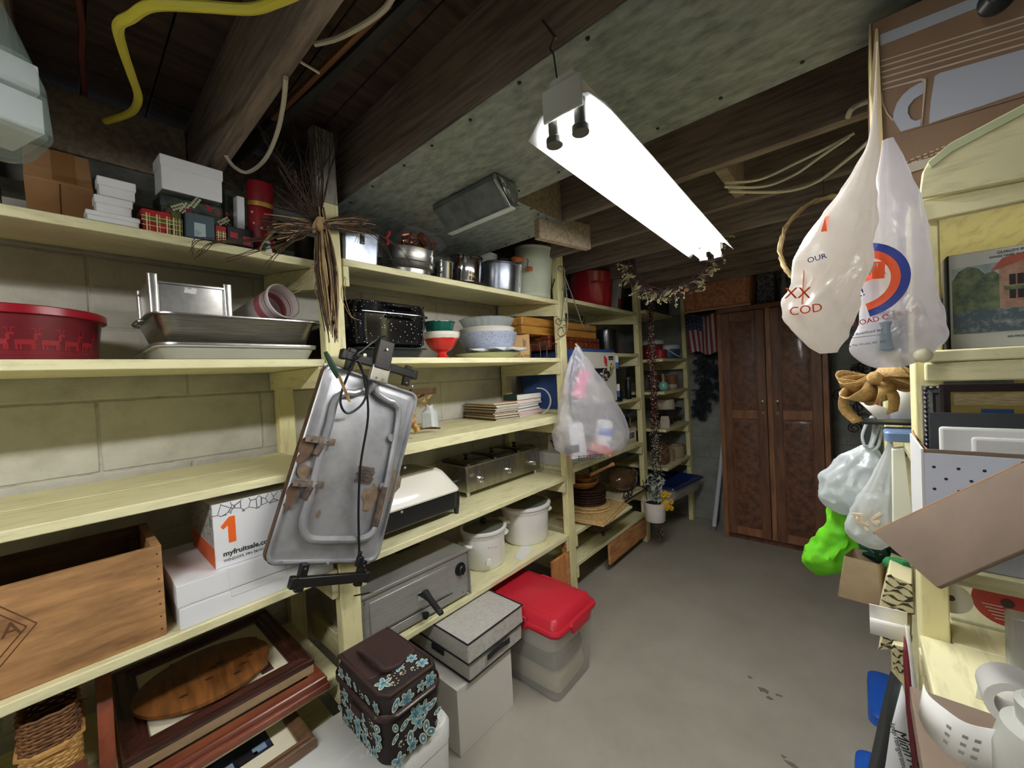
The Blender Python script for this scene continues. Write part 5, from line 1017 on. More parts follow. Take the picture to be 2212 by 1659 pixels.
# fourth shelf: barcode box, black dish, white dishes
t = carton('barcode_box', 'pale cardboard box with a barcode label next to the third post', 'box', -1.6, 3.12, .8765, PI/2, .26, .3, .13, mat('pale_card', (206, 196, 168), .7), 0)
obj('label', B().box(-.02, -.151, .03, .11, -.15, .105), WHT, t); b = B(); x = -.005
while x < .09: k = R.uniform(.002, .006); b.box(x, -.1516, .042, x+k, -.151, .094); x += k+R.uniform(.002, .005)
obj('bar_lines', b, INKB, t)['kind'] = 'stuff'
t = potx('black_dish', 'glossy black casserole on the barcode box', 'dish', -1.56, 3.12, .115, .1, mat('gloss_black', (22, 22, 24), .1, coat=.5), lambda x: 1.008, 0); obj('lid', B().lathe([(.118, .102), (.1, .116), (.02, .126), (.02, .142), (.004, .144)], 30), mat('gloss_black', (22, 22, 24), .1, coat=.5), t)
t = thing('platter', 'oval white serving platter under the hanging shopping bag on the fourth shelf', 'platter', (-1.56, 2.66, .8765), PI/2); obj('body', bowl(B(), [(.13, 0), (.16, .006), (.19, .03), (.21, .036)], .006, 48, sy=.75), mat('white_glaze', (232, 232, 228), .2, coat=.5), t)
t = thing('platter', 'smaller cream platter stacked on the oval white one', 'platter', (-1.56, 2.65, .915), PI/2); obj('body', bowl(B(), [(.11, 0), (.14, .005), (.17, .022)], .006, 40, sy=.75), DW, t)
t = carton('flat_carton', 'grey white storage tray with a dark hand print behind the second post', 'box', -1.62, 2.3, .8765, PI/2, .25, .3, .085, mat('tray_white', (214, 212, 208), .6), .02)
q = B(); q.box(-.1, .0, .087, .06, .004, .2); obj('hand_card', q, mat('hand_card', (208, 200, 176), .6), t, bev=.001); q = B()
q.ball((-.03, -.002, .125), .026, 10, 6, (1, .1, 1))
for k in range(5): a = PI*.25+k*PI*.135; q.tube([(-.03+.02*cos(a), -.002, .125+.02*sin(a)), (-.03+.06*cos(a), -.002, .125+.06*sin(a))], .0055, 6)
obj('hand_print', q, INKB, t)['kind'] = 'stuff'
# fifth shelf: mats, wooden bowls, carved bird in an iron rack
SG = mat('seagrass', (222, 190, 132), .8, c2=(190, 152, 96), sc=42, kind='voro', lo=0, hi=.9, bump=.5); DWK = mat('dark_rattan', (82, 52, 40), .7, c2=(46, 28, 24), sc=42, kind='voro', lo=0, hi=.9, bump=.6)
z = .4675; tag(obj('board', B().box(-.245, -.2, 0, .245, .2, .018), YEL, None, (-1.53, 2.56, z), .0, bev=.003), 'loose pale yellow board under the woven placemats', 'board'); z += .019
gm = 'woven placemats'
for k, (nm_, hw, hd, dx, rt) in enumerate((('lower', .17, .24, .03, .1), ('upper', .165, .235, .015, .16))):
    t = thing('placemat', nm_+' of the two rectangular straw placemats hanging over the shelf edge', 'placemat', (-1.49+dx, 2.5, z), rt, gm); obj('mat', B().box(-hw, -hd, 0, hw, hd, .008), SG, t, bev=.003); obj('edging', B().tube([(-hw, -hd, .004), (hw, -hd, .004), (hw, hd, .004), (-hw, hd, .004)], .005, 6, True), SG, t); z += .0095
for k in range(2):
    t = thing('round_placemat', ('lower' if k == 0 else 'upper')+' of the two round straw placemats under the dark rattan ones', 'placemat', (-1.52, 2.53+.01*k, z), R.random(), 'round straw placemats'); rr = .165-.008*k
    obj('mat', B().lathe([(rr-.004, 0), (rr, .004), (rr-.004, .012), (.01, .012)], 40), SG, t)
    for q in range(2): obj('coil', B().tube([((rr*.55+q*.05)*cos(2*PI*i/30), (rr*.55+q*.05)*sin(2*PI*i/30), .011) for i in range(30)], .004, 5, True), SG, t)
    z += .0165
wd = ['bottom', 'second', 'third', 'fourth', 'fifth', 'top']
for k in range(6):
    t = thing('rattan_charger', '%s dark brown rattan charger in the stack under the wooden bowls' % wd[k], 'placemat', (-1.535+R.uniform(-.006, .006), 2.54+R.uniform(-.006, .006), z), R.random(), 'dark rattan chargers'); rr = .138
    obj('disc', B().lathe([(rr-.012, 0), (rr, .006), (rr-.008, .013), (.01, .012)], 40), DWK, t); obj('braid', B().tube([((rr-.006)*cos(2*PI*i/60), (rr-.006)*sin(2*PI*i/60), .009+.003*(i % 2)) for i in range(60)], .006, 5, True), DWK, t); z += .0185
TEAK = mat('bowl_wood', (170, 118, 66), .35, c2=(132, 84, 44), sc=6, st=(1, 1, 4), coat=.3)
for k, (r, h, nm_) in enumerate(((.115, .062, 'wide lower wooden salad bowl on the rattan chargers'), (.085, .05, 'smaller wooden bowl nested in the wide wooden bowl'))):
    t = thing('wooden_bowl', nm_, 'bowl', (-1.54, 2.5+.02*k, z+.03*k), 0); obj('body', bowl(B(), [(r*.45, 0), (r*.7, .01), (r*.95, h*.7), (r, h)], .007, 40), TEAK, t)
t = thing('rolling_pin', 'wooden pestle handle lying in the nested wooden bowls', 'rolling pin', (-1.5, 2.52, z+.09), (0, 1.25, .95)); b = B().lathe([(.004, 0), (.014, .004), (.016, .03), (.011, .05), (.012, .1), (.009, .16), (.015, .2), (.016, .212), (.006, .218)], 16); obj('body', b, mat('pale_turned', (198, 142, 92), .4, c2=(170, 112, 66), sc=8), t)
BRD = mat('carved_dark', (92, 66, 44), .2, c2=(58, 40, 28), sc=7, coat=.5)
t = thing('carved_bird', 'dark polished carved wooden bird dish in the scrolled iron rack', 'carving', (-1.47, 3.0, .528), PI/2)
b = B().rings([[(x, ry*cos(2*PI*k/18), zc+rz*sin(2*PI*k/18)) for k in range(18)] for x, ry, rz, zc in ((-.16, .01, .008, .1), (-.14, .06, .05, .085), (-.08, .1, .085, .085), (0, .11, .095, .08), (.08, .09, .075, .075), (.13, .05, .05, .08), (.17, .03, .03, .09), (.2, .024, .022, .095), (.25, .018, .012, .085), (.28, .006, .004, .082))]); obj('body', b, BRD, t)
obj('wing', B().ball((.03, -.06, .12), .07, 14, 8, (1.3, .6, .5)), BRD, t); obj('head', B().ball((.19, 0, .1), .032, 12, 8, (1.2, .8, 1)), BRD, t)
IRN = mat('wrought_iron', (54, 46, 40), .5, .5, c2=(34, 30, 28), sc=20)
t = thing('iron_rack', 'wrought iron scroll rack with a cream tray holding the carved bird', 'rack', (-1.46, 3.0, .467), PI/2)
obj('tray', B().box(-.24, -.1, .03, .2, .12, .042), mat('tray_cream', (222, 208, 168), .6), t, bev=.002)
for (pa) in ([(-.24, -.1, .03), (.21, -.1, .03), (.21, .12, .03), (-.24, .12, .03)],): obj('frame', B().tube(pa, .006, 6, True), IRN, t)
def scroll(cxs, czs, r0, turns, s_=1, a0=0, n=26): return [(cxs+s_*(r0*(1-i/n*.75))*cos(a0+turns*2*PI*i/n), -.104, czs+(r0*(1-i/n*.75))*sin(a0+turns*2*PI*i/n)) for i in range(n)]
obj('scroll', B().tube(scroll(-.2, .075, .05, 1.3, 1, -1.5), .0045, 6), IRN, t); obj('scroll', B().tube(scroll(-.11, .07, .045, 1.3, -1, -1.5), .0045, 6), IRN, t); obj('scroll_bar', B().tube(smooth_path([(-.11, -.104, .115), (0, -.104, .1), (.1, -.104, .07), (.21, -.104, .035)], 5), .0045, 6), IRN, t); obj('upright', B().tube([(.21, -.1, .0), (.21, -.1, .1)], .006, 6), IRN, t)
for x in (-.24, .21):
    for y in (-.1, .12): obj('foot', B().tube([(x, y, 0.002), (x, y, .03)], .006, 6), IRN, t)
b = B()
for k in range(16): b.ball((R.uniform(.13, .23), -.115+R.uniform(-.02, .012), R.uniform(.05, .11)), R.uniform(.008, .014), 6, 4, (1, .7, .8))
obj('metal_leaves', b, mat('olive_leaf', (92, 80, 50), .6, c2=(60, 50, 34), sc=30), t)['kind'] = 'stuff'
# lowest shelf of bay 3: fluted wooden basket, grey board
t = thing('fluted_bowl', 'dark fluted gourd bowl on the lowest shelf under the placemats', 'bowl', (-1.53, 2.66, .2695)); obj('body', scal(B(), [(.06, .02), (.1, .04), (.14, .1), (.15, .15)], 60, 10, .08, .006), mat('gourd', (112, 96, 66), .5, c2=(66, 54, 38), sc=9), t)
for a in (-.6, 1.4, 3.5): obj('foot', B().tube([(.07*cos(a), .07*sin(a), .028), (.09*cos(a), .09*sin(a), 0.002)], .009, 6), mat('gourd_foot', (60, 48, 36), .6), t)
tag(obj('grey_board', B().box(-.15, -.006, 0, .15, .006, .16), mat('grey_card', (168, 168, 170), .7), None, (-1.6, 3.08, .2625), PI/2), 'grey board standing at the back of the lowest shelf by the third post', 'board')

# ================= bay 4 (far end)
g4 = 1.5865
t = thing('enamel_jug', 'red enamel canister with a white lid on the far shelf beside the garland', 'canister', (-1.42, 3.62, g4)); obj('body', B().lathe([(.085, 0), (.09, .006), (.09, .13), (.08, .134)], 28), mat('far_red', (150, 34, 48), .25, coat=.4), t); obj('lid', B().lathe([(.1, .135), (.1, .165), (.085, .178), (.02, .186)], 28), mat('far_white', (206, 212, 214), .3), t)
t = thing('enamel_pot', 'blue pot with white lid and bail handle beside the red enamel canister', 'pot', (-1.36, 3.86, g4)); obj('body', B().lathe([(.08, 0), (.1, .012), (.105, .09)], 28), mat('far_blue', (52, 84, 112), .3, coat=.3), t); obj('lid', B().lathe([(.108, .092), (.108, .11), (.1, .13), (.06, .142), (.02, .148)], 28), mat('far_white', (206, 212, 214), .3), t)
obj('bail_handle', B().tube([(.1*cos(a), -.1*abs(sin(a))-.02, .096-.085*abs(sin(a))) for a in [PI*k/14 for k in range(15)]], .005, 6), mat('far_white', (206, 212, 214), .3), t, rot=PI/2)
potx('enamel_pot', 'round red kettle on the far shelf in front of the blue pot', 'kettle', -1.3, 3.47, .055, .07, mat('far_red', (150, 34, 48), .25, coat=.4), lambda x: g4, 0)
t = carton('dark_carton', 'dark box on the top of the far shelving behind the garland', 'box', -1.42, 3.62, 2.02, PI/2, .34, .22, .15, mat('far_dark', (42, 50, 58), .5), .03)
shelf(3.35, 3.998, 1.99, None, 1, X4-.46, X4-.12, False)
t = thing('turquoise_vase', 'small round turquoise vase with a stem on the far middle shelf', 'vase', (-1.29, 3.5, 1.3015)); obj('body', B().lathe([(.018, 0), (.04, .016), (.046, .042), (.036, .07), (.014, .084), (.012, .09)], 24), mat('turquoise', (128, 190, 178), .25, coat=.4), t); obj('stem', B().tube([(0, 0, .088), (-.002, .002, .15)], .009, 8), DRY, t)
t = thing('brown_pitcher', 'dark brown glazed pitcher behind the turquoise vase', 'pitcher', (-1.4, 3.6, 1.3015)); obj('body', bowl(B(), [(.045, 0), (.06, .03), (.06, .09), (.052, .13), (.056, .14)], .004), mat('brown_glaze', (92, 56, 48), .2, coat=.5), t)
t = thing('clay_mug', 'two tone brown and cream stoneware mug on the far middle shelf', 'mug', (-1.3, 3.74, 1.3015)); obj('body', bowl(B(), [(.035, 0), (.048, .02), (.046, .05), (.05, .055), (.056, .115), (.06, .13)], .005), mat('two_tone', (128, 88, 66), .2, coat=.5), t); obj('cream_base', B().lathe([(.036, .001), (.0495, .02), (.0475, .048)], 28, (0, 0)), mat('glaze_grey', (186, 172, 150), .3), t)
t = thing('wooden_paddle', 'wooden paddle leaning behind the stoneware mug', 'paddle', (-1.42, 3.69, 1.3075), (0, -.15, 1.2)); obj('blade', B().prism([(-.025, 0), (.025, 0), (.02, .17), (-.02, .17)], -.005, .005), DRY, t, rot=(PI/2, 0, 0))
t = thing('black_bowl', 'wide black stoneware bowl on a pedestal under the cream cone on the far shelf', 'bowl', (-1.36, 3.72, .9765)); obj('body', bowl(B(), [(.06, 0), (.066, .02), (.05, .04), (.09, .06), (.15, .15)], .006, 36), mat('black_stone', (44, 42, 44), .45), t)
t = thing('cream_crock', 'tapered cream crock turned upside down in the black bowl', 'crock', (-1.36, 3.72, 1.052)); obj('body', B().lathe([(.088, .0), (.082, .12), (.075, .155), (.06, .16)], 32), mat('cream_matt', (206, 196, 172), .6), t)
t = thing('paper_bag', 'small crumpled pale paper bag left of the black bowl', 'bag', (-1.29, 3.5, .9765), .3); b = B().rl([(0, .04, .035, .01), (.06, .042, .036, .01), (.1, .03, .01, .004)], 3); b.v = [(x+.006*NZ.noise((x*40, y*40, z*40)), y+.006*NZ.noise((x*40, y*40+4, z*40)), max(z, 0)) for x, y, z in b.v]; obj('body', b, mat('pale_paper', (190, 180, 164), .8), t)
t = thing('coil_basket', 'flat coiled straw basket leaning on edge on the far shelf', 'basket', (-1.31, 3.5, .6415+.108), (.3, 1.35, .2))
for k in range(5): obj('coil', B().tube([((.09-.016*k)*cos(2*PI*i/28), (.09-.016*k)*sin(2*PI*i/28), .01*k) for i in range(28)], .0075, 6, True), mat('coil_straw', (152, 122, 88), .8, c2=(70, 50, 38), sc=40), t)
potx('stone_cup', 'grey tan stoneware cup between the coiled basket and ribbed crock', 'cup', -1.33, 3.68, .045, .1, mat('tan_stone', (160, 146, 120), .6), lambda x: .6415, 0)
t = thing('ribbed_crock', 'tan vertically ribbed crock at the far end of the shelf', 'crock', (-1.34, 3.86, .6415)); obj('body', scal(B(), [(.08, 0), (.085, .01), (.092, .1)], 96, 32, .03, .006), mat('tan_stone', (160, 146, 120), .6), t); obj('rim', B().lathe([(.09, .1), (.098, .102), (.098, .116), (.085, .118)], 36, (0, 0)), mat('tan_stone', (160, 146, 120), .6), t)
t = thing('blue_lid_bin', 'clear bin with a navy blue lid sticking out of the lowest far shelf', 'bin', (-1.33, 3.63, .3675), (0, 0, PI/2-.14)); obj('body', shell(B(), [(0, .24, .17, .03), (.1, .26, .19, .03)], .003), CLR, t); obj('lid', B().rl([(.098, .27, .2, .04), (.108, .285, .21, .045), (.118, .28, .205, .04), (.122, .25, .18, .03), (.114, .24, .17, .03)], 5), mat('navy_lid', (22, 44, 110), .3), t)
# flower pot with daisies hanging at the third post
t = thing('flower_pot', 'white flower pot with yellow daisies and grey foliage hanging by the third post', 'flower pot', (-1.22, 3.02, .31))
POT = mat('pot_white', (232, 224, 220), .5); obj('pot', bowl(B(), [(.07, 0), (.074, .006), (.085, .14), (.088, .15)], .006, 32), POT, t)
obj('dried_soil', B().lathe([(.08, .13), (.01, .135)], 24), mat('dark_soil', (52, 36, 32), .9), t); obj('hanger_wire', B().tube([(-.06, 0, .15), (-.13, .09, .28)], .003, 5), IRN, t)
YF = mat('daisy_yellow', (236, 186, 40), .6); YC = mat('daisy_centre', (190, 120, 20), .7); GF = mat('dusty_leaf', (172, 186, 176), .7)
for k in range(20):
    cxx, cyy, czz = .085+R.uniform(-.035, .035), R.uniform(-.03, .06), .15+R.uniform(-.05, .065)
    n_ = V((.9, -.5, .4)).normalized(); a = n_.cross(V((0, 0, 1))).normalized(); c_ = n_.cross(a); q = B()
    for j in range(9):
        an = 2*PI*j/9; d1 = a*cos(an)+c_*sin(an); d2 = a*-sin(an)+c_*cos(an); o_ = V((cxx, cyy, czz))
        q.put([o_+d1*.004, o_+d1*.016+d2*.005+n_*.003, o_+d1*.026+n_*.002, o_+d1*.016-d2*.005+n_*.003], [(0, 1, 2, 3)])
    o = obj('daisy', q, YF, t); o['kind'] = 'stuff'; obj('daisy_eye', B().ball((cxx+n_.x*.003, cyy+n_.y*.003, czz+n_.z*.003), .0055, 8, 4), YC, o)
obj('daisy', B().ball((.1, .06, .21), .012, 8, 4, (1, 1, .6)), mat('daisy_pale', (230, 220, 140), .6), t)
q = B()
for k in range(90):
    o_ = V((R.uniform(-.04, .07), R.uniform(-.05, .06), R.uniform(.17, .36))); d1 = V((R.uniform(-1, 1), R.uniform(-1, 1), R.uniform(-.2, 1))).normalized()*.024; d2 = d1.cross(V((0, 1, .3))).normalized()*.008; q.put([o_-d1, o_+d2, o_+d1, o_-d2], [(0, 1, 2, 3)])
obj('foliage', q, GF, t)['kind'] = 'stuff'; q = B()
for k in range(6): q.tube(smooth_path([(0, 0, .13), (R.uniform(-.02, .03), R.uniform(-.02, .02), .22), (R.uniform(-.03, .05), R.uniform(-.04, .05), .33)], 3), .002, 5)
obj('stems', q, mat('stem_brown', (92, 84, 62), .8), t)['kind'] = 'stuff'
# beaded berry garland
t = thing('berry_garland', 'long hanging garland of tiny dark red and white berries by the third post', 'garland', (-1.27, 3.2, 2.05)); qs = [B(), B(), B(), B()]
for s_ in range(9):
    ox, oy = R.uniform(-.035, .035), R.uniform(-.04, .04); ln = R.uniform(1.5, 1.72) if s_ > 2 else R.uniform(1.85, 2.0); P = [(ox*(.5+.5*k/12)+R.uniform(-.012, .012), oy*(.5+.5*k/12)+R.uniform(-.012, .012), -ln*k/12) for k in range(13)]
    qs[3].tube(P, .0012, 4)
    for k in range(250):
        f = R.random(); i = min(int(f*12), 11); u = f*12-i; p = V(P[i]).lerp(V(P[i+1]), u)+V((R.uniform(-.016, .016), R.uniform(-.016, .016), 0)); f2 = f*ln/1.95
        kk = (0 if R.random() < .8 else 1) if f2 < .5 else ((2 if R.random() < .55 else 1) if f2 > .56 else R.choice((0, 2, 1)))
        r = R.uniform(.0034, .0062); qs[kk].put([p+V(d)*r for d in ((1, 0, 0), (0, 1, 0), (-1, 0, 0), (0, -1, 0), (0, 0, 1), (0, 0, -1))], [(0, 1, 4), (1, 2, 4), (2, 3, 4), (3, 0, 4), (1, 0, 5), (2, 1, 5), (3, 2, 5), (0, 3, 5)])
for q, m_, nm_ in zip(qs, (mat('berry_maroon', (104, 44, 44), .35), mat('berry_white', (226, 220, 210), .4), mat('berry_black', (30, 26, 28), .35), TWG), ('red_berries', 'white_berries', 'black_berries', 'strings')): obj(nm_, q, m_, t, sm=0)['kind'] = 'stuff'
# dried wreath hanging from a joist
t = thing('dried_wreath', 'open dried twig wreath with pale leaves and berries hanging beyond the lamp', 'wreath', (-.85, 2.5, 2.225)); rr = .265
GRP = mat('grapevine', (104, 76, 78), .8, c2=(70, 52, 50), sc=30); LFP = mat('dry_leaf', (186, 172, 122), .7, c2=(140, 132, 96), sc=20); LFG = mat('grey_leaf', (104, 108, 100), .7); q1, q2, q3, q4 = B(), B(), B(), B()
for k in range(46):
    a0, a1 = R.uniform(PI*.86, PI*.95), R.uniform(PI*2.0, PI*2.12); off = R.uniform(-.03, .03); oy = R.uniform(-.03, .03)
    q1.tube([((rr+off+.006*sin(j*1.7+k))*cos(a0+(a1-a0)*j/20), oy+.008*sin(j+k), (rr+off+.006*sin(j*1.7+k))*sin(a0+(a1-a0)*j/20)*1.0) for j in range(21)], .0034, 5)
for k in range(8): a = PI*(1.45+.05*k); q1.tube([((rr+.036*cos(u))*cos(a), .036*sin(u), (rr+.036*cos(u))*sin(a)) for u in [2*PI*i/10 for i in range(10)]], .0022, 4, True)
for k in range(110):
    a = R.choice((R.uniform(PI*.88, PI*1.5), R.uniform(PI*1.1, PI*1.5), R.uniform(PI*1.6, PI*1.95))); o_ = V(((rr+R.uniform(-.02, .05))*cos(a), R.uniform(-.06, .03), (rr+R.uniform(-.02, .05))*sin(a))); d1 = V((cos(a)*.6+R.uniform(-.8, .8), R.uniform(-.6, .3), sin(a)*.4+R.uniform(-.6, .5))).normalized()*R.uniform(.02, .042); d2 = d1.cross(V((R.random(), 1, R.random()))).normalized()*.012
    (q2 if R.random() < .6 else q3).put([o_-d1, o_+d2, o_+d1, o_-d2], [(0, 1, 2), (0, 2, 3)])
for k in range(34):
    a = R.uniform(PI*.98, PI*2.0); o_ = V((rr*cos(a), R.uniform(-.05, .0), rr*sin(a))); e = V((cos(a)*.5+R.uniform(-.5, .7), R.uniform(-.7, 0), sin(a)*.6+R.uniform(-.3, .5))).normalized()*R.uniform(.05, .11); q4.tube([o_, o_+e*.5+V((0, 0, .01)), o_+e], .0018, 4)
    for j in range(3): q4.ball(o_+e*R.uniform(.8, 1.05)+V((R.uniform(-.01, .01), 0, R.uniform(-.01, .01))), .0055, 6, 4)
for q, m_, nm_ in ((q1, GRP, 'vine_twigs'), (q2, LFP, 'pale_leaves'), (q3, LFG, 'grey_leaves'), (q4, mat('pale_berry', (214, 200, 164), .7), 'berry_sprays')): obj(nm_, q, m_, t)['kind'] = 'stuff'
for a in (1.62, 1.9): obj('seed_pod', B().ball((rr*1.12*cos(PI*a), -.06, rr*1.1*sin(PI*a)), .016, 8, 5, (1, 1, .8)), mat('seed_pod', (186, 128, 82), .7), t)
obj('hang_wire', B().tube([(-rr, 0, .01), (-rr+.02, 0, .14), (-rr+.02, 0, .212)], .0016, 5).tube([(rr, 0, .01), (rr-.02, 0, .14), (rr-.02, 0, .212)], .0016, 5), WIRE, t)
# wrought wire plate hanger on the second post
t = thing('plate_hanger', 'scrolled wire plate hanger hanging on a nail in the second post', 'hanger', (-1.385, 2.13, 1.95)); O_ = V(t.location)
L3 = lambda *a: [V(p)-O_ for p in a]
for pts in ([(-1.375,2.09,2.134),(-1.375,2.056,2.145),(-1.375,2.068,2.167),(-1.375,2.109,2.169),(-1.375,2.127,2.134),(-1.375,2.099,1.984),(-1.375,2.064,1.822),(-1.375,2.027,1.8),(-1.375,1.999,1.82),(-1.375,2.03,1.84),(-1.375,2.049,1.824)], [(-1.372,2.117,2.132),(-1.372,2.131,1.988),(-1.372,2.127,1.812),(-1.372,2.089,1.745),(-1.372,2.027,1.731),(-1.372,2.015,1.77),(-1.372,2.062,1.784),(-1.372,2.075,1.756)], [(-1.36,2.097,2.114),(-1.36,2.197,1.964),(-1.36,2.287,1.821),(-1.36,2.343,1.781),(-1.36,2.371,1.814),(-1.36,2.329,1.823)]): obj('scroll_wire', B().tube(smooth_path(L3(*pts), 4), .0036, 6), HGR, t)
for pts in ([(-1.37,2.074,1.84),(-1.37,2.18,1.845),(-1.37,2.305,1.832),(-1.37,2.332,1.872)], [(-1.37,2.084,2.025),(-1.37,2.164,2.039)], [(-1.37,2.065,1.801),(-1.37,2.112,1.799)]): obj('cross_wire', B().tube(L3(*pts), .0028, 6), HGR, t)
a, c = L3(*[(-1.36,2.097,2.114),(-1.36,2.186,2.158)]); obj('nail', B().tube([a, c], .003, 6).tube([c, c+(c-a)*.12], .007, 8), WIRE, t)
# white shopping bag on the second post
# ================= back end: wardrobe, basket, pole, flag, greenery
CAB = mat('oak_dark', (126, 84, 60), .45, c2=(84, 54, 39), sc=5, st=(5, 5, .8), lo=.4, hi=.68, coat=.2, bump=.15, det=8)
CABP = mat('oak_panel', (122, 80, 57), .45, c2=(78, 50, 36), sc=5, st=(4, 4, .9), lo=.4, hi=.62, coat=.2, bump=.1, det=8); CABL = mat('oak_edge', (158, 110, 76), .45, c2=(128, 84, 56), sc=5, st=(5, 5, .8))
t = thing('wardrobe', 'tall dark oak two door cabinet standing against the back wall', 'cabinet', (-.532, 3.925, 0))
w_, d, h = .745, .33, 1.985; F = -d/2
obj('carcass', B().box(-w_/2, F+.022, .05, w_/2, d/2, h), CAB, t, bev=.002); obj('stile', B().box(-w_/2, F, 0, -w_/2+.035, F+.021, h), CABL, t, bev=.002); obj('stile', B().box(w_/2-.035, F, 0, w_/2, F+.021, h), CABL, t, bev=.002); obj('stile', B().box(-.02, F-.004, .05, .018, F+.021, h), CABL, t, bev=.002)
obj('toe_board', B().box(-w_/2+.036, F+.03, 0, w_/2-.036, F+.045, .05), CAB, t); obj('top_rail', B().box(-w_/2, F-.01, h-.04, w_/2, F+.022, h), CAB, t, bev=.002)
HW = mat('cabinet_pull', (176, 160, 140), .3, .8)
for s_, (xa, xb) in ((1, (-w_/2+.037, -.022)), (-1, (.02, w_/2-.037))):
    y0 = F-.02; st = .062
    o = obj('door', B().box(xa, y0+.008, .055, xb, F-.001, h-.045), CABP, t)
    for (a, c) in ((xa, xa+st), (xb-st, xb)): obj('door_stile', B().box(a, y0, .055, c, y0+.012, h-.045), CAB, o, bev=.002)
    for (za, zb) in ((.06, .125), (1.045, 1.12), (1.87, 1.94)): obj('door_rail', B().box(xa+st+.001, y0, za, xb-st-.001, y0+.012, zb), CABL if za < 1.5 else CAB, o, bev=.002)
    for (za, zb) in ((.127, 1.043), (1.122, 1.868)): obj('raised_panel', B().rl([(0, (xb-xa)/2-st-.004, (zb-za)/2-.004, .001), (.003, (xb-xa)/2-st-.004, (zb-za)/2-.004, .001), (.009, (xb-xa)/2-st-.024, (zb-za)/2-.024, .001)], 1), CABP, o, ((xa+xb)/2, y0+.012, (za+zb)/2), (PI/2, 0, 0))
    px = xb-.03 if s_ > 0 else xa+.03
    q = obj('pull', B().tube(smooth_path([(px, y0-.004, 1.19), (px, y0-.022, 1.17), (px, y0-.026, 1.145), (px, y0-.022, 1.12), (px, y0-.004, 1.1)], 4), .005, 8), HW, o)
    for z in (1.19, 1.1): obj('pull_rosette', B().lathe([(.013, 0), (.011, .005), (.004, .007)], 12), HW, o, (px, y0-.0005, z), (PI/2, 0, 0))
# basket on the wardrobe
WB = mat('wicker_red', (206, 146, 108), .5, c2=(146, 92, 66), sc=30, lo=.4, hi=.7); WBP = mat('wicker_pale', (176, 140, 110), .6)
t = thing('wicker_basket', 'large rectangular reddish wicker basket on top of the dark wardrobe', 'basket', (-.91, 3.88, h+.0065), 0)
obj('liner', shell(B(), [(0, .245, .125, .03), (.24, .26, .14, .03)], .004), mat('basket_dark', (58, 36, 28), .8), t)
o = obj('weave', weave(B(), .5, .26, .24, 0.0, 22, .0062, .06, rad=.03), WB, t); o['kind'] = 'stuff'
b = B()
for k in range(25): x = -.25+.5*k/24; b.tube([(x, -.134, .0), (x*1.04, -.15, .25)], .004, 5)
for k in range(12): y = -.12+.24*k/11; b.tube([(.252, y, .0), (.268, y*1.06, .25)], .004, 5)
obj('stakes', b, WB, t)['kind'] = 'stuff'
for z, e, m_ in ((.005, .262, WBP), (.25, .27, WB)): obj('rim', B().tube([(-e, -.14, z), (e, -.14, z), (e, .14, z), (-e, .14, z)], .011, 7, True), m_, t)
t = carton('tissue_box', 'small patterned box on the wardrobe right of the wicker basket', 'box', -.55, 3.92, h+.001, 0, .12, .12, .26, mat('pattern_grey', (120, 120, 124), .6, c2=(70, 70, 76), sc=24, kind='crack', lo=.05, hi=.12), 0)
t = thing('plastic_bottle', 'slim grey bottle on the wardrobe beside the patterned box', 'bottle', (-.43, 3.9, h+.001)); obj('body', B().lathe([(.024, 0), (.026, .006), (.026, .14), (.01, .19), (.01, .215)], 18), mat('grey_bottle', (140, 140, 142), .4), t); obj('cap', B().lathe([(.012, .216), (.012, .24), (.009, .243)], 14), mat('grey_bottle', (140, 140, 142), .4), t)
# pole
t = thing('white_pole', 'white plastic pipe leaning in the corner left of the wardrobe', 'pipe', (-1.02, 3.86, .003)); obj('pipe', B().tube([(0, 0, 0), (.085, .17, .9)], .019, 14), mat('pvc_white', (206, 212, 218), .35), t); obj('end_cap', B().tube([(-.0009, -.0018, -.002), (.002, .004, .03)], .0205, 14), mat('pipe_end', (120, 122, 120), .5), t)
# flag
t = thing('small_flag', 'small striped flag with star field pinned on the back wall beside the wardrobe', 'flag', (-1.11, 3.8, 1.98), 0)
def flag_pt(u, v): return (-.06+.26*u+.05*v*(1-u)*.6, -.02*sin(u*9+v*2)-.01, -.02-.34*v*(1-.12*u)+.02*sin(u*7)-.04*u*v)
FR, FW, FB = mat('flag_red', (116, 40, 48), .8), mat('flag_white', (158, 154, 152), .8), mat('flag_blue', (40, 48, 82), .8)
for i in range(13):
    q = B(); n_ = 10; a, c = i/13, (i+1)/13; v0 = .42 if i < 7 else 0
    q.rings([[flag_pt(a+(c-a)*j, v0+(1-v0)*k/n_) for j in (0, 1)] for k in range(n_+1)], (0, 0), closed=False); obj('stripe', q, FR if i % 2 == 0 else FW, t)
q = B().rings([[flag_pt(7/13*j/6, .42*k/4) for j in range(7)] for k in range(5)], (0, 0), closed=False); obj('canton', q, FB, t); q = B()
for i in range(5):
    for j in range(4): p = flag_pt(.05+.45*i/4, .05+.32*j/3); q.ball((p[0], p[1]-.002, p[2]), .0045, 5, 4, (1, .3, 1))
obj('stars', q, FW, t)['kind'] = 'stuff'
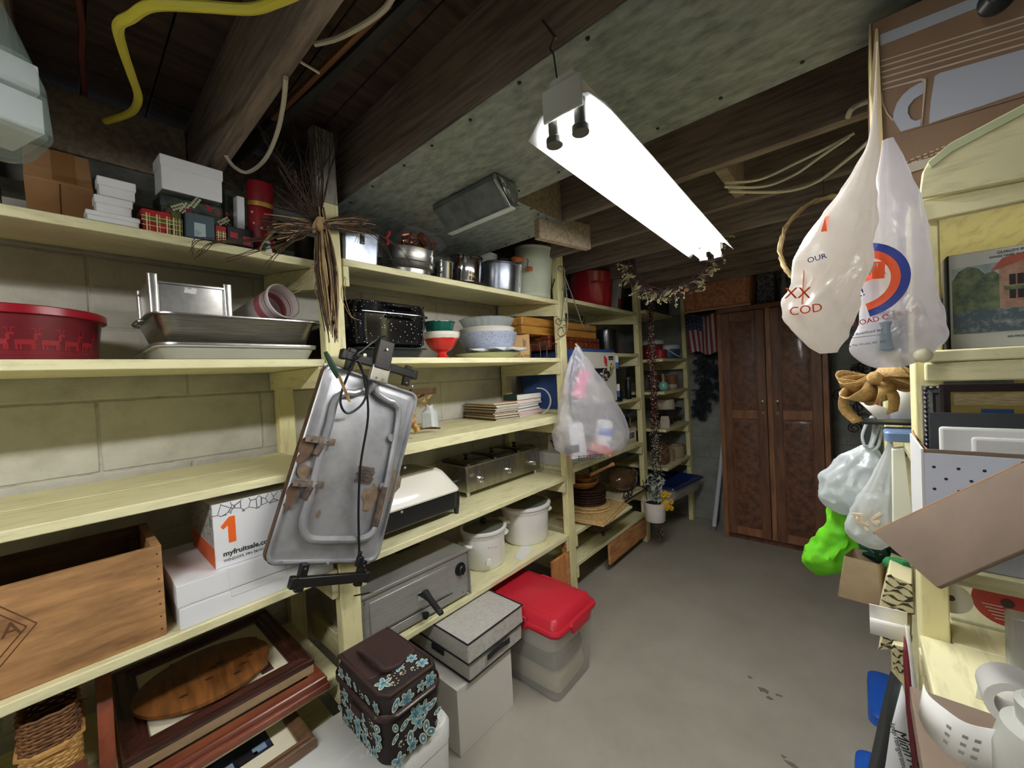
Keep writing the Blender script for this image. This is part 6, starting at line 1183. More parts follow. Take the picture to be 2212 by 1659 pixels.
# artificial greenery
t = thing('pine_garland', 'dark blue green artificial pine garland hanging down the back wall', 'garland', (-1.15, 4.0, 1.95)); q = B(); q2 = B()
NE = mat('pine_needles', (44, 62, 66), .8, c2=(30, 42, 52), sc=20)
for k in range(110):
    f = k/110; c_ = V((.06+.06*sin(f*4)+R.uniform(-.11, .09)*(1-f*.6), R.uniform(-.03, .02), -.18-.75*f))
    e = V((R.uniform(-1, 1), R.uniform(-.5, .1), R.uniform(-.9, .3))).normalized()*.1*(1-f*.4); q2.tube([c_, c_+e], .003, 4) if -.07 < (c_+e).x < .21 and c_.x > -.07 else None
    for j in range(60):
        o_ = c_+e*R.random(); d1 = (e.normalized()*.4+V((R.uniform(-1, 1), R.uniform(-1, 1), R.uniform(-1, 1)))).normalized()*.036; d2 = d1.cross(V((.3, 1, .2))).normalized()*.0026
        if max(o_.x, (o_+d1).x) > .215 or min(o_.x, (o_+d1).x) < -.075 or (o_+d1).y > .07: continue
        q.put([o_-d2, o_+d2, o_+d1], [(0, 1, 2)])
obj('needles', q, NE, t, sm=0)['kind'] = 'stuff'; obj('branches', q2, TWG, t)['kind'] = 'stuff'; obj('main_stem', B().tube(smooth_path([(.0, .05, 0), (.03, .02, -.2), (.06, .03, -.5), (.03, .03, -.95)], 5), .006, 6), TWG, t)
# ================= right hand shelving (its near end faces the viewer)
def film(name, c, al=.85, tl=.45, rough=.25, bump=.5, sc=9, c2=None):
    """thin plastic: diffuse + translucent + gloss, partly see-through"""
    if name in MC: return MC[name]
    a = bpy.data.materials.new(name); MC[name] = a; a.use_nodes = True; N = a.node_tree.nodes; L = a.node_tree.links; N.clear()
    out = N.new('ShaderNodeOutputMaterial'); D = N.new('ShaderNodeBsdfDiffuse'); T_ = N.new('ShaderNodeBsdfTranslucent'); G_ = N.new('ShaderNodeBsdfGlossy'); X = N.new('ShaderNodeBsdfTransparent')
    for n_ in (D, T_): n_.inputs['Color'].default_value = lin(c)
    G_.inputs['Roughness'].default_value = rough
    tc = N.new('ShaderNodeTexCoord'); nz = N.new('ShaderNodeTexNoise'); nz.inputs['Scale'].default_value = sc; nz.inputs['Detail'].default_value = 4; nz.inputs['Distortion'].default_value = 1.2; L.new(tc.outputs['Object'], nz.inputs[0])
    b = N.new('ShaderNodeBump'); b.inputs['Strength'].default_value = bump; b.inputs['Distance'].default_value = .012; L.new(nz.outputs[0], b.inputs['Height'])
    for n_ in (D, T_, G_): L.new(b.outputs[0], n_.inputs['Normal'])
    m1 = N.new('ShaderNodeMixShader'); m1.inputs[0].default_value = tl; L.new(D.outputs[0], m1.inputs[1]); L.new(T_.outputs[0], m1.inputs[2])
    m2 = N.new('ShaderNodeMixShader'); m2.inputs[0].default_value = .07; L.new(m1.outputs[0], m2.inputs[1]); L.new(G_.outputs[0], m2.inputs[2])
    m3 = N.new('ShaderNodeMixShader'); m3.inputs[0].default_value = al; L.new(X.outputs[0], m3.inputs[1]); L.new(m2.outputs[0], m3.inputs[2]); L.new(m3.outputs[0], out.inputs[0]); return a
def bagmesh(lv, dep, org, pl=.05, nz=.006, n=96, seed=0, nl=8):
    """plastic bag: lv = [(z, xc, half width)], dep = depth / width; pleats gather towards the top"""
    P = [V(q) for q in lv]; fine = smooth_path(P, nl); zt, zb = P[0].x, P[-1].x; rs = []
    for q in fine:
        z, xc, hw = q; f = (z-zb)/(zt-zb) if zt != zb else 0; ring = []; hd = min(hw*dep, .16)
        for k in range(n):
            a = 2*PI*k/n; e = 1+pl*(.25+f*1.1)*(sin(a*7+seed+f*1.5)*.6+sin(a*12+seed*2-f)*.4)
            x, y = hw*e*math.copysign(abs(cos(a))**.85, cos(a)), hd*e*math.copysign(abs(sin(a))**.85, sin(a))
            v_ = NZ.noise((x*16+seed, y*16, z*14)); w_ = .5-2.2*abs(NZ.noise((x*26+y*9, y*26+seed, z*15+x*12)))+.3*NZ.noise((x*60, y*60, z*50+seed))
            rr = math.hypot(x, y) or 1; d = nz*(v_+.75*w_)*min(1, hw/.05)
            ring.append((xc+x*(1+d/rr)-org[0], org[3]+y*(1+d/rr)-org[1] if len(org) > 3 else y*(1+d/rr), z-org[2]+d*.3))
        rs.append(ring)
    return B().rings(rs)
rr_ = thing('shelving_rack', 'pale yellow wooden shelving at the right edge, seen from its near end', 'shelving', (0, 0, 0))
def rb(name, x0, y0, z0, x1, y1, z1, m=YELD): return obj(name, B().box(x0, y0, z0, x1, y1, z1), m, rr_, bev=.003)
rb('post', .081, 1.06, 0, .119, 1.14, 1.781, YELP); rb('post', .06, 1.62, 0, .1, 1.7, 2.19, YELP); rb('post', .56, 1.06, 0, .6, 1.14, 2.19, YELP); rb('post', .1, 2.9, 0, .14, 2.98, 2.19, YELP); rb('post', .56, 2.9, 0, .6, 2.98, 2.19, YELP)
rb('shelf_board', .121, 1.06, 1.487, .33, 2.95, 1.507, YEL); rb('shelf_board', .333, 1.06, 1.487, .56, 2.95, 1.507, YEL); rb('shelf_lip', .098, 1.034, 1.487, .56, 1.058, 1.508, YEL); rb('cleat', .094, 1.038, 1.452, .56, 1.057, 1.486)
rb('shelf_board', .121, 1.06, 1.782, .33, 2.95, 1.806, YEL); rb('shelf_board', .333, 1.06, 1.782, .56, 2.95, 1.806, YEL); rb('cleat', .094, 1.036, 1.742, .56, 1.057, 1.781)
q = B().prism([(x, z) for x, _, z in [(0.091,1.03,1.78),(0.096,1.03,1.824),(0.104,1.03,1.841),(0.131,1.03,1.862),(0.211,1.03,1.89),(0.29,1.03,1.92),(0.288,1.03,1.784),(0.209,1.03,1.773)]], 0, .016); q.v = [(x, 1.0195+y, z) for x, z, y in q.v]; obj('gusset_board', q, YELD, rr_, bev=.002)
q = B().prism([(x, z) for x, _, z in [(0.103,1.02,1.838),(0.129,1.02,1.859),(0.209,1.02,1.886),(0.287,1.02,1.916),(0.287,1.02,1.906),(0.208,1.02,1.873),(0.131,1.02,1.845),(0.106,1.02,1.827)]], 0, .002); q.v = [(x, 1.017+y, z) for x, z, y in q.v]; obj('gusset_edge', q, mat('edge_green', (196, 204, 160), .6), rr_)
# lower shelf reaching out towards the viewer
rb('shelf_board', .121, 1.06, .945, .33, 2.95, .966, YEL); rb('shelf_board', .333, 1.06, .945, .56, 2.95, .966, YEL); rb('shelf_board', .078, .86, .944, .56, 1.058, .967, YEL); rb('cleat', .076, 1.03, .9, .56, 1.057, .943)
rb('shelf_board', .121, 1.06, .4, .56, 2.95, .42, YEL); rb('shelf_board', .079, .84, 1.164, .56, 1.058, 1.188, YELD); rb('shelf_board', .121, 1.06, 1.164, .56, 2.95, 1.188, YEL)
rb('back_panel', .602, 1.06, 0, .612, 2.98, 2.19, mat('back_panel', (150, 132, 104), .7))

# ----- logo carton on the upper shelf
LB = mat('carton_brown', (146, 118, 94), .75, c2=(132, 106, 86), sc=6); LWH = mat('print_bluewhite', (178, 182, 194), .6); LLN = mat('print_line', (196, 180, 160), .6)
t = thing('logo_carton', 'brown carton printed with a pale D shaped emblem and stripes at upper right', 'box', (.03, 1.075, 1.81))
O_ = V(t.location); Y0 = 1.075
def front(name, pts, m, o=.0006, th=.0006, par=None):
    q = B().prism([(p[0]-O_.x, p[2]-O_.z) for p in pts], 0, th); q.v = [(x, -o-th+y, z) for x, z, y in q.v]; return obj(name, q, m, par or t)
e0, e1 = V((0.047,1.075,2.135))-O_, V((0.223,1.075,2.122))-O_
obj('body', B().box(.008, .0025, .07, .5, .35, .345), LB, t, bev=.002)
front('front_panel', [(0.047,1.075,2.136),(0.313,1.075,2.134),(0.31,1.075,1.917),(0.22,1.075,1.922),(0.049,1.075,1.925)], LB, -.002, .002)
fl_ = front('front_flap', [(0.049,1.075,1.925),(0.22,1.075,1.92),(0.213,1.075,1.84),(0.103,1.075,1.817),(0.037,1.075,1.812)], LB, -.002, .002)
front('left_flap', [(0.043,1.075,2.137),(0.047,1.075,2.136),(0.049,1.075,1.925),(0.038,1.075,1.812),(0.034,1.075,1.814),(0.041,1.075,1.938),(0.033,1.075,2.022)], mat('flap_lit', (222, 200, 150), .7), .002, .002)  # flaps painted paler than the carton to carry the lamplight on them
q = B().quad((.006, 0, .0), (.006, .12, .02), (.006, .12, .33), (.006, 0, .345)); obj('side_flap', q, mat('flap_lit', (222, 200, 150), .7), t, solid=.003)
front('print_panel', [(0.049,1.075,2.124),(0.223,1.075,2.113),(0.312,1.075,2.107),(0.312,1.075,2.09),(0.223,1.075,2.094),(0.05,1.075,2.103)], LWH)
front('print_panel', [(0.12,1.075,2.008),(0.126,1.075,2.01),(0.221,1.075,1.998),(0.311,1.075,1.985),(0.31,1.075,1.925),(0.22,1.075,1.929),(0.111,1.075,1.926),(0.114,1.075,1.965)], LWH)
for k in range(5): front('print_stripe', [(0.05,1.075,2.075),(0.222,1.075,2.052),(0.222,1.075,2.049),(0.05,1.075,2.073)] if k == 0 else ([(0.05,1.075,2.065),(0.222,1.075,2.041),(0.222,1.075,2.039),(0.049,1.075,2.062)] if k == 1 else ([(0.05,1.075,2.054),(0.222,1.075,2.03),(0.222,1.075,2.028),(0.05,1.075,2.051)] if k == 2 else ([(0.05,1.075,2.043),(0.221,1.075,2.019),(0.221,1.075,2.017),(0.05,1.075,2.04)] if k == 3 else [(0.05,1.075,2.031),(0.221,1.075,2.008),(0.221,1.075,2.005),(0.05,1.075,2.028)]))), LLN)
front('emblem_shape', [(0.106,1.075,2.005),(0.099,1.075,2.005),(0.088,1.075,2.002),(0.078,1.075,1.995),(0.07,1.075,1.984),(0.065,1.075,1.969),(0.064,1.075,1.956),(0.074,1.075,1.928),(0.1,1.075,1.927),(0.101,1.075,1.939),(0.094,1.075,1.939),(0.088,1.075,1.945),(0.084,1.075,1.958),(0.085,1.075,1.97),(0.093,1.075,1.98),(0.105,1.075,1.984)], LWH)
front('emblem_line', [(0.05,1.075,2.02),(0.103,1.075,2.013),(0.109,1.075,2.008),(0.109,1.075,2.001),(0.102,1.075,1.926),(0.101,1.075,1.927),(0.106,1.075,2.002),(0.103,1.075,2.009),(0.05,1.075,2.018)], LLN); front('emblem_line', [(0.05,1.075,2.014),(0.051,1.075,1.994),(0.057,1.075,1.971),(0.065,1.075,1.954),(0.063,1.075,1.953),(0.055,1.075,1.971),(0.049,1.075,1.993),(0.048,1.075,2.013)], LLN)
front('flap_band', [(0.043,1.075,1.863),(0.139,1.075,1.864),(0.129,1.075,1.848),(0.106,1.075,1.847),(0.042,1.075,1.844)], mat('band_pale', (190, 182, 166), .7), .0022, .0006)
for j, (s_, v) in enumerate((('xxxxxxxxxxxxxxxx', 310), ('xxxxxxxxxxxxxxxx', 316))):
    b = B(); x = .033
    while x < .19: k = R.uniform(.003, .009); zz = (.055-.006*j)+.16*(x-.033)*1.0; b.box(x, -.0026, zz, x+k, -.002, zz+.0022); x += k+R.uniform(.002, .004)
    obj('fine_print', b, LLN, t)['kind'] = 'stuff'
tag(obj('black_puck', B().lathe([(.02, 0), (.022, .01), (.014, .026), (.004, .03)], 20), BLK, None, (0.186,1.04,2.073), (PI/2, 0, 0)), 'black round plastic disc stuck on the top of the logo carton at the frame edge', 'disc')
# ----- grocery bags hanging in front of the post
FLM = film('bag_white', (242, 236, 228), .93, .5); FLM2 = film('bag_milky', (226, 222, 226), .7, .5); FLM3 = film('bag_pale', (228, 234, 236), .9, .45)
ORG = mat('print_orange_bag', (226, 84, 34), .5); BLU = mat('print_blue_bag', (40, 56, 140), .5); REDP = mat('print_red_bag', (196, 52, 48), .5); GRYP = mat('print_grey_bag', (96, 100, 108), .6)
lv = [(2.071,0.042,0.001),(1.982,0.038,0.002),(1.901,0.033,0.007),(1.862,0.025,0.016),(1.824,0.014,0.024),(1.801,0.005,0.031),(1.746,-0.017,0.048),(1.697,-0.035,0.059),(1.645,-0.046,0.061),(1.591,-0.051,0.056),(1.554,-0.050,0.043),(1.531,-0.048,0.029),(1.514,-0.042,0.014)]
yb = .86; lv = [(1.5+(z-1.5)*yb, x*yb, w*yb) for z, x, w in lv]; SCB = lambda pts: [(p[0]*yb, 0, 1.5+(p[2]-1.5)*yb) for p in pts]
t = thing('grocery_bag', 'stuffed white grocery bag with orange print hanging in front of the logo carton', 'bag', (.0, yb, 1.85)); obj('film', bagmesh(lv, .5, (0, yb, 1.85), .06, .012, seed=2), FLM, t)
def on_bag(t, lv, dep, yc, org, name, pts, m, off=.004):
    """flat print pressed on the front of a bag (points in the outline plane)"""
    vs = []
    for p in pts:
        z = p[2]; a = min(lv, key=lambda q: abs(q[0]-z)); i = lv.index(a); c_ = a
        for j in range(len(lv)-1):
            if lv[j][0] >= z >= lv[j+1][0]: u = (lv[j][0]-z)/((lv[j][0]-lv[j+1][0]) or 1); c_ = tuple(lv[j][k]+(lv[j+1][k]-lv[j][k])*u for k in range(3))
        dx = max(-.95, min(.95, (p[0]-c_[1])/max(c_[2], .001))); hd = min(c_[2]*dep, .16); k_ = (yc-hd*(1-abs(dx)**2.4)**.42)
        vs.append((p[0]*k_/yc-org[0] if False else p[0]-org[0], k_-yc-off, z-org[2]))
    return obj(name, B().quad(*vs), m, t, sm=0)
def bag_text(t, lv, dep, yc, org, s_, size, m, p, roll=0, off=.006, name='bag_lettering'):
    z = p[2]; c_ = min(lv, key=lambda q: abs(q[0]-z)); dx = max(-.9, min(.9, (p[0]-c_[1])/max(c_[2], .001))); hd = min(c_[2]*dep, .16); yy = -hd*(1-abs(dx)**2.4)**.42-off
    return text(name, s_, size, m, t, M.Translation((p[0]-org[0], yy, z-org[2])) @ M.Rotation(PI/2, 4, 'X') @ M.Rotation(dx*-.5, 4, 'Y') @ M.Rotation(roll, 4, 'Z'))
A1 = (lv, .5, yb, (0, yb, 1.85))
on_bag(t, *A1, 'print_block', [(-0.033,0.86,1.736),(-0.028,0.86,1.736),(-0.031,0.86,1.71),(-0.039,0.86,1.712)], ORG, .008)
bag_text(t, *A1, 'XX', .026, ORG, (-0.072,0.86,1.615), -.1, .014); bag_text(t, *A1, 'COD', .02, ORG, (-0.062,0.86,1.586), .05, .012); bag_text(t, *A1, 'OUR', .012, BLU, (-0.045,0.86,1.668), .15, .01)
on_bag(t, *A1, 'print_streak', [(-0.064,0.86,1.655),(-0.062,0.86,1.653),(-0.067,0.86,1.573),(-0.07,0.86,1.574)], mat('streak_pink', (232, 150, 120), .5), .004)
lv = [(1.932,0.057,0.008),(1.815,0.066,0.032),(1.766,0.066,0.040),(1.694,0.063,0.049),(1.620,0.062,0.059),(1.565,0.064,0.066),(1.533,0.061,0.067),(1.510,0.055,0.059),(1.492,0.052,0.045),(1.479,0.049,0.020)]
lv2 = lv; t = thing('grocery_bag', 'milky grocery bag with a blue and orange round emblem hanging beside the post', 'bag', (.06, .95, 1.7)); yc = .95
lv = [(1.5+(z-1.5)*yc/1.1, x*yc/1.1, w*yc/1.1) for z, x, w in lv]
obj('film', bagmesh(lv, .34, (.06, yc, 1.7), .05, .008, seed=5), FLM2, t); A2 = (lv, .34, yc, (.06, yc, 1.7))
def ringseg(cu, r0, r1, a0, a1, n=14): return [(cu[0]+r0*cos(a0+(a1-a0)*k/n), 0, cu[2]+r0*sin(a0+(a1-a0)*k/n)) for k in range(n+1)]+[(cu[0]+r1*cos(a1-(a1-a0)*k/n), 0, cu[2]+r1*sin(a1-(a1-a0)*k/n)) for k in range(n+1)]
cu = (0.005,0.95,1.636); 
o_ = .007
for (r0, r1, m_) in ((.066, .054, BLU), (.054, .042, ORG)):
    for k in range(8):
        a0 = -1.35+2.7*k/8; on_bag(t, *A2, 'emblem_ring', ringseg(cu, r0, r1, a0, a0+2.7/8+.01, 3), m_, o_)
on_bag(t, *A2, 'emblem_band', [(0.003,0.95,1.642),(0.015,0.95,1.671),(0.023,0.95,1.666),(0.041,0.95,1.663),(0.039,0.95,1.634),(0.024,0.95,1.636),(0.008,0.95,1.632)], ORG, o_+.001)
bag_text(t, *A2, 'VE', .028, WHT, (0.027,0.95,1.651), .0, o_+.003, 'emblem_lettering'); bag_text(t, *A2, 'E!', .02, BLU, (0.007,0.95,1.615), .3, o_+.002, 'emblem_lettering')
bag_text(t, *A2, 'DOWNLOAD OUR APP', .0125, REDP, (0.021,0.95,1.565), .18, .01); bag_text(t, *A2, 'to download services', .0068, GRYP, (0.02,0.95,1.546), .14, .009); bag_text(t, *A2, 'Shop The Weekly Ad   Find A Store', .0052, GRYP, (0.02,0.95,1.526), .1, .009)
on_bag(t, *A2, 'print_rule', [(-0.007,0.95,1.538),(0.04,0.95,1.54),(0.04,0.95,1.539),(-0.007,0.95,1.537)], GRYP, .009)
obj('clear_jar', B().lathe([(.018, 0), (.022, .004), (.022, .05), (.012, .06), (.012, .07)], 20), mat('jar_blue', (186, 200, 212), .1, tr=.6), t, (-.02, .0, -.19)); obj('bead', B().ball((0, 0, 0), .012), mat('bead_cream', (238, 232, 200), .4), t, (.022, -.02, -.2))
# vine hoop behind the bags
t = thing('vine_hoop', 'round grapevine hoop hanging behind the stuffed grocery bag', 'hoop', (-.075, 1.85, 1.93))
b = B()
for k in range(5): b.tube([((.135+R.uniform(-.006, .006))*cos(2*PI*i/36), .008*sin(i*1.3+k), (.16+R.uniform(-.005, .005))*sin(2*PI*i/36)) for i in range(36)], .006, 5, True)
obj('hoop', b, mat('hoop_vine', (150, 128, 88), .7, c2=(110, 90, 60), sc=30), t); obj('hang_wire', B().tube([(0, 0, .16), (.0, .02, .265)], .0015, 5), WIRE, t)
# burlap bow
BUR = mat('burlap', (182, 150, 100), .9, c2=(160, 128, 82), sc=140, bump=.5, bsc=200)
t = thing('burlap_bow', 'tan burlap ribbon bow under the milky grocery bag', 'bow', (0.03,1.25,1.454))
def loop(a, l, w_, tilt=0):
    ps = smooth_path([(0, 0, 0), (l*.5, -.012, w_*.5), (l*.95, -.02, w_*.3), (l, -.022, 0), (l*.85, -.016, -w_*.35), (l*.4, -.006, -w_*.28), (0, 0, 0)], 5)
    m_ = M.Rotation(a, 4, 'Y') @ M.Rotation(.85, 4, 'X'); q = B().rings([[m_ @ V((p.x, p.y+dy*(.35+.65*min(1, p.x/l*1.4))+tilt, p.z)) for dy in (-.024, .024)] for p in ps], (0, 0), closed=False); return q
for a, l, w_ in ((.0, .06, .045), (PI-.3, .062, .045), (-.5, .05, .04), (2.4, .05, .04), (1.2, .055, .05), (1.9, .06, .05)): obj('loop', loop(a, l, w_, R.uniform(-.01, .01)), BUR, t, solid=.0016)
obj('knot', B().ball((0, -.03, 0), .014, 10, 6, (1, .8, 1.1)), BUR, t)
for pts in ([(0, -.01, 0), (-.045, -.02, -.02), (-.055, -.015, -.07), (-.03, -.01, -.105)], [(0, -.01, 0), (.03, -.02, -.04), (.028, -.02, -.08)]): obj('tail', B().rings([[(p.x+dy*.6, p.y+dy*.6, p.z+dy*.2) for dy in (-.016, .016)] for p in smooth_path(pts, 4)], (0, 0), closed=False), BUR, t, solid=.0016)
# white papers and tape at the second post
t = thing('paper_stack', 'folded white papers on a black tray beside the near post', 'papers', (.05, 1.42, 1.36))
def pq(name, y, uv, m, th=.0012, par=None):
    q = B().quad(*[(V(p)-V((par or t).location)) for p in uv]); return obj(name, q, m, par or t, solid=th)
pq('sheet', 1.4, [(0.058,1.36,1.43),(0.106,1.36,1.433),(0.106,1.36,1.346),(0.06,1.36,1.346)], PAPER); pq('sheet', 1.4, [(0.093,1.4,1.437),(0.113,1.4,1.438),(0.111,1.4,1.348),(0.093,1.4,1.348)], PAPER)
pq('curled_sheet', 1.4, [(0.003,1.33,1.39),(0.013,1.33,1.393),(0.04,1.33,1.381),(0.058,1.33,1.373),(0.059,1.33,1.349),(0.036,1.33,1.347)], PAPER)
obj('tray', B().box(-.04, -.06, -.03, .07, .06, -.026), BLK, t); obj('tray_rim', B().tube([(-.045, -.06, -.026), (.07, -.06, -.026), (.07, .06, -.026), (-.045, .06, -.026)], .003, 6, True), BLK, t)
p = V((0.054,1.38,1.382)); t = thing('tape_roll', 'red edged tape roll standing between the white papers', 'tape', p, (0, 0, .5)); b = B().rings([[(r*cos(a), y, r*sin(a)) for a in [2*PI*k/28 for k in range(28)]] for r, y in ((.018, -.009), (.026, -.009), (.026, .009), (.018, .009))], (0, 0), loop=True); obj('roll', b, mat('tape_red', (206, 50, 60), .4), t); b = B().rings([[(r*cos(a), y, r*sin(a)) for a in [2*PI*k/28 for k in range(28)]] for r, y in ((.0175, -.0095), (.02, -.0095), (.02, .0095), (.0175, .0095))], (0, 0), loop=True); obj('core', b, mat('tape_core', (210, 190, 170), .7), t)
p = V((0.078,1.35,1.309)); t = thing('blue_tub', 'blue plastic tub under the black tray', 'tub', p); obj('body', B().rl([(-.012, .03, .05, .01), (.008, .032, .052, .012), (.012, .028, .048, .01)], 4), mat('lid_blue', (120, 150, 196), .35), t)
# wire ornaments hanging at the back
t = thing('wire_ornament', 'dark curly wire ornament hanging on the back wall right of the wardrobe', 'ornament', (.02, 4.075, 1.18)); b = B()
for k in range(16):
    cxx, czz = R.uniform(-.14, .1), R.uniform(-.25, .27); r0 = R.uniform(.03, .065); b.tube([(cxx+r0*(1-i/22*.8)*cos(i*.55), R.uniform(-.004, .004), czz+r0*(1-i/22*.8)*sin(i*.55)) for i in range(22)], .0028, 4)
obj('wire_scrolls', b, mat('dark_wire', (58, 52, 46), .4, .6), t)['kind'] = 'stuff'; obj('stem', B().tube(smooth_path([(0, 0, -.24), (-.03, 0, 0), (.01, 0, .26)], 5), .004, 6), mat('dark_wire', (58, 52, 46), .4, .6), t)
# tied white bags lower down
lv = [(1.252,0.019,0.013),(1.235,0.014,0.029),(1.213,0.002,0.048),(1.178,-0.013,0.062),(1.136,-0.026,0.068),(1.094,-0.033,0.066),(1.066,-0.035,0.045),(1.046,-0.033,0.022)]
t = thing('tied_bag', 'tied white plastic bag with two handle loops above the green sack', 'bag', (.0, 1.5, 1.2)); obj('film', bagmesh(lv, .7, (0, 1.5, 1.2), .07, .012, seed=9), FLM3, t)
for uv in ([(0.012,1.48,1.251),(0.007,1.48,1.284),(0.023,1.48,1.33),(0.033,1.48,1.33),(0.028,1.48,1.278),(0.019,1.48,1.248)], [(0.023,1.46,1.252),(0.031,1.46,1.275),(0.043,1.46,1.32),(0.049,1.46,1.321),(0.04,1.46,1.263),(0.028,1.46,1.247)]): obj('handle_loop', B().rings([[(p.x, p.y-1.5+dy, p.z-1.2) for dy in (-.012, .012)] for p in smooth_path(uv[:3]+uv[3:], 4)], (0, 0), closed=False), FLM3, t, solid=.006)
lv = [(1.292,0.061,0.003),(1.248,0.055,0.010),(1.193,0.044,0.022),(1.130,0.028,0.037),(1.079,0.018,0.047),(1.041,0.010,0.047),(1.019,0.013,0.036),(1.003,0.022,0.017)]
t = thing('tied_bag', 'lower white plastic bag of wooden clothes pegs hanging by the pale panel', 'bag', (.0, 1.38, 1.15)); obj('film', bagmesh(lv, .7, (0, 1.38, 1.15), .06, .01, seed=13), film('bag_thin', (230, 234, 234), .8, .45), t)
for k in range(18): obj('clothes_peg', B().cbox((0, 0, 0), (.036, .005, .006)), mat('peg_wood', (226, 206, 178), .6), t, (.012+R.uniform(-.014, .016), -.02+R.uniform(-.008, .012), -.072+R.uniform(-.014, .02)), (0, R.uniform(-1.4, 1.4), R.uniform(-.4, .4)))
GRNB = mat('green_fabric', (112, 206, 28), .7, c2=(84, 176, 18), sc=8, bump=.5, bsc=22)
lv = [(1.090,-0.039,0.031),(1.053,-0.040,0.035),(1.015,-0.043,0.039),(0.979,-0.051,0.047),(0.941,-0.070,0.058),(0.907,-0.083,0.055),(0.879,-0.095,0.035),(0.862,-0.098,0.014)]
t = thing('green_sack', 'bright green fabric sack hanging under the tied white bag', 'sack', (.0, 1.55, 1.0)); obj('fabric', bagmesh([(1.5+(z-1.5)*1.55/1.46, x*1.55/1.46, w*1.55/1.46) for z, x, w in lv], .6, (0, 1.55, 1.0), .04, .012, n=40, seed=4), GRNB, t)
lv = [(1.013,0.035,0.028),(0.987,0.031,0.049),(0.958,0.043,0.047),(0.937,0.057,0.032),(0.920,0.063,0.016)]
t = thing('green_cloth', 'crumpled dark green plastic cloth beside the brown paper bag', 'cloth', (.05, 1.44, .95)); obj('cloth', bagmesh(lv, .7, (.05, 1.44, .95), .1, .02, n=40, seed=7), mat('deep_green', (20, 62, 44), .25, c2=(10, 34, 26), sc=9, bump=.8, bsc=26), t)
lv = [(0.969,0.068,0.020),(0.954,0.067,0.023),(0.935,0.070,0.017)]; t = thing('green_cloth', 'small bright green crumpled ribbon above the zebra print boxes', 'cloth', (.05, 1.34, .93)); obj('cloth', bagmesh([(1.5+(z-1.5)*1.34/1.42, x*1.34/1.42, w*1.34/1.42) for z, x, w in lv], .6, (.05, 1.34, .93), .12, .015, n=30, seed=3), mat('mid_green', (52, 138, 84), .5, c2=(34, 104, 62), sc=12), t)
KPB = mat('paper_bag_tan', (166, 146, 118), .8, c2=(146, 126, 100), sc=5, bump=.6, bsc=14)
t = thing('paper_bag', 'tan paper bag hanging below the tied bags at the aisle edge', 'bag', (0, 1.4, .85)); a = [V(p)-V((0, 1.4, .85)) for p in [(-0.038,1.34,0.981),(0.031,1.34,0.977),(0.037,1.34,0.862),(-0.055,1.34,0.864)]]
q = B().put([*a, *[p+V((.02, .07, .0)) for p in a]], [(0, 3, 2, 1), (4, 5, 6, 7), (0, 4, 7, 3), (1, 2, 6, 5), (3, 7, 6, 2)]); obj('body', q, KPB, t, bev=.004)
# zebra boxes, rolls and long cartons below
ZEB = mat('zebra_cream', (220, 210, 168), .6); ZBK = mat('zebra_dark', (66, 60, 44), .6)
def zebra(label, y, quad, dep, n, seed):
    t = thing('zebra_box', label, 'box', (.04, y, .9)); r_ = random.Random(seed); a = [V(p)-V(t.location) for p in quad]
    q = B().put([*a, *[p+V((.012, dep, 0)) for p in a]], [(0, 3, 2, 1), (4, 5, 6, 7), (0, 4, 7, 3), (1, 2, 6, 5), (3, 7, 6, 2), (0, 1, 5, 4)]); obj('body', q, ZEB, t, bev=.002); b = B()
    for k in range(n):
        f = (k+.5)/n; l, r = a[0].lerp(a[3], f), a[1].lerp(a[2], f); pts = []
        for j in range(7): u = j/6; p = l.lerp(r, u)+V((0, -.0012, .0045*sin(j*1.4+k*2)+r_.uniform(-.001, .001))); pts.append((p, .0022*(1+.9*sin(j*2.2+k))))
        b.rings([[(p.x, p.y, p.z+w_) , (p.x, p.y, p.z-w_)] for p, w_ in pts], (0, 0), closed=False)
    obj('zebra_stripes', b, ZBK, t, sm=0)['kind'] = 'stuff'; return t
zebra('upper zebra print box stacked right of the tan paper bag', 1.24, [(0.043,1.24,0.999),(0.082,1.24,0.985),(0.085,1.24,0.915),(0.025,1.24,0.906)], .14, 6, 2); zebra('lower zebra print box under the white paper roll', 1.2, [(0.034,1.2,0.882),(0.074,1.2,0.887),(0.075,1.2,0.856),(0.021,1.2,0.831)], .14, 4, 5)
t = zebra('small grey zebra patterned pouch under the zebra print boxes', 1.18, [(0.043,1.18,0.865),(0.069,1.18,0.869),(0.061,1.18,0.802),(0.046,1.18,0.806)], .06, 4, 8)
t = thing('paper_roll', 'rolled white paper sheet sticking out over the zebra print boxes', 'paper', (.03, 1.12, .9)); a, c = V((0.008,1.12,0.944))-V(t.location), V((0.067,1.12,0.946))-V(t.location); d = c-a; q = B().rings([[a+d*u+V((0, -.024*cos(th_)*1, .03*sin(th_)-.004)) for th_ in [PI*.65+1.5*PI*k/16 for k in range(17)]] for u in (0, .5, 1)], (0, 0), closed=False); obj('sheet', q, PAPER, t, solid=.0012)
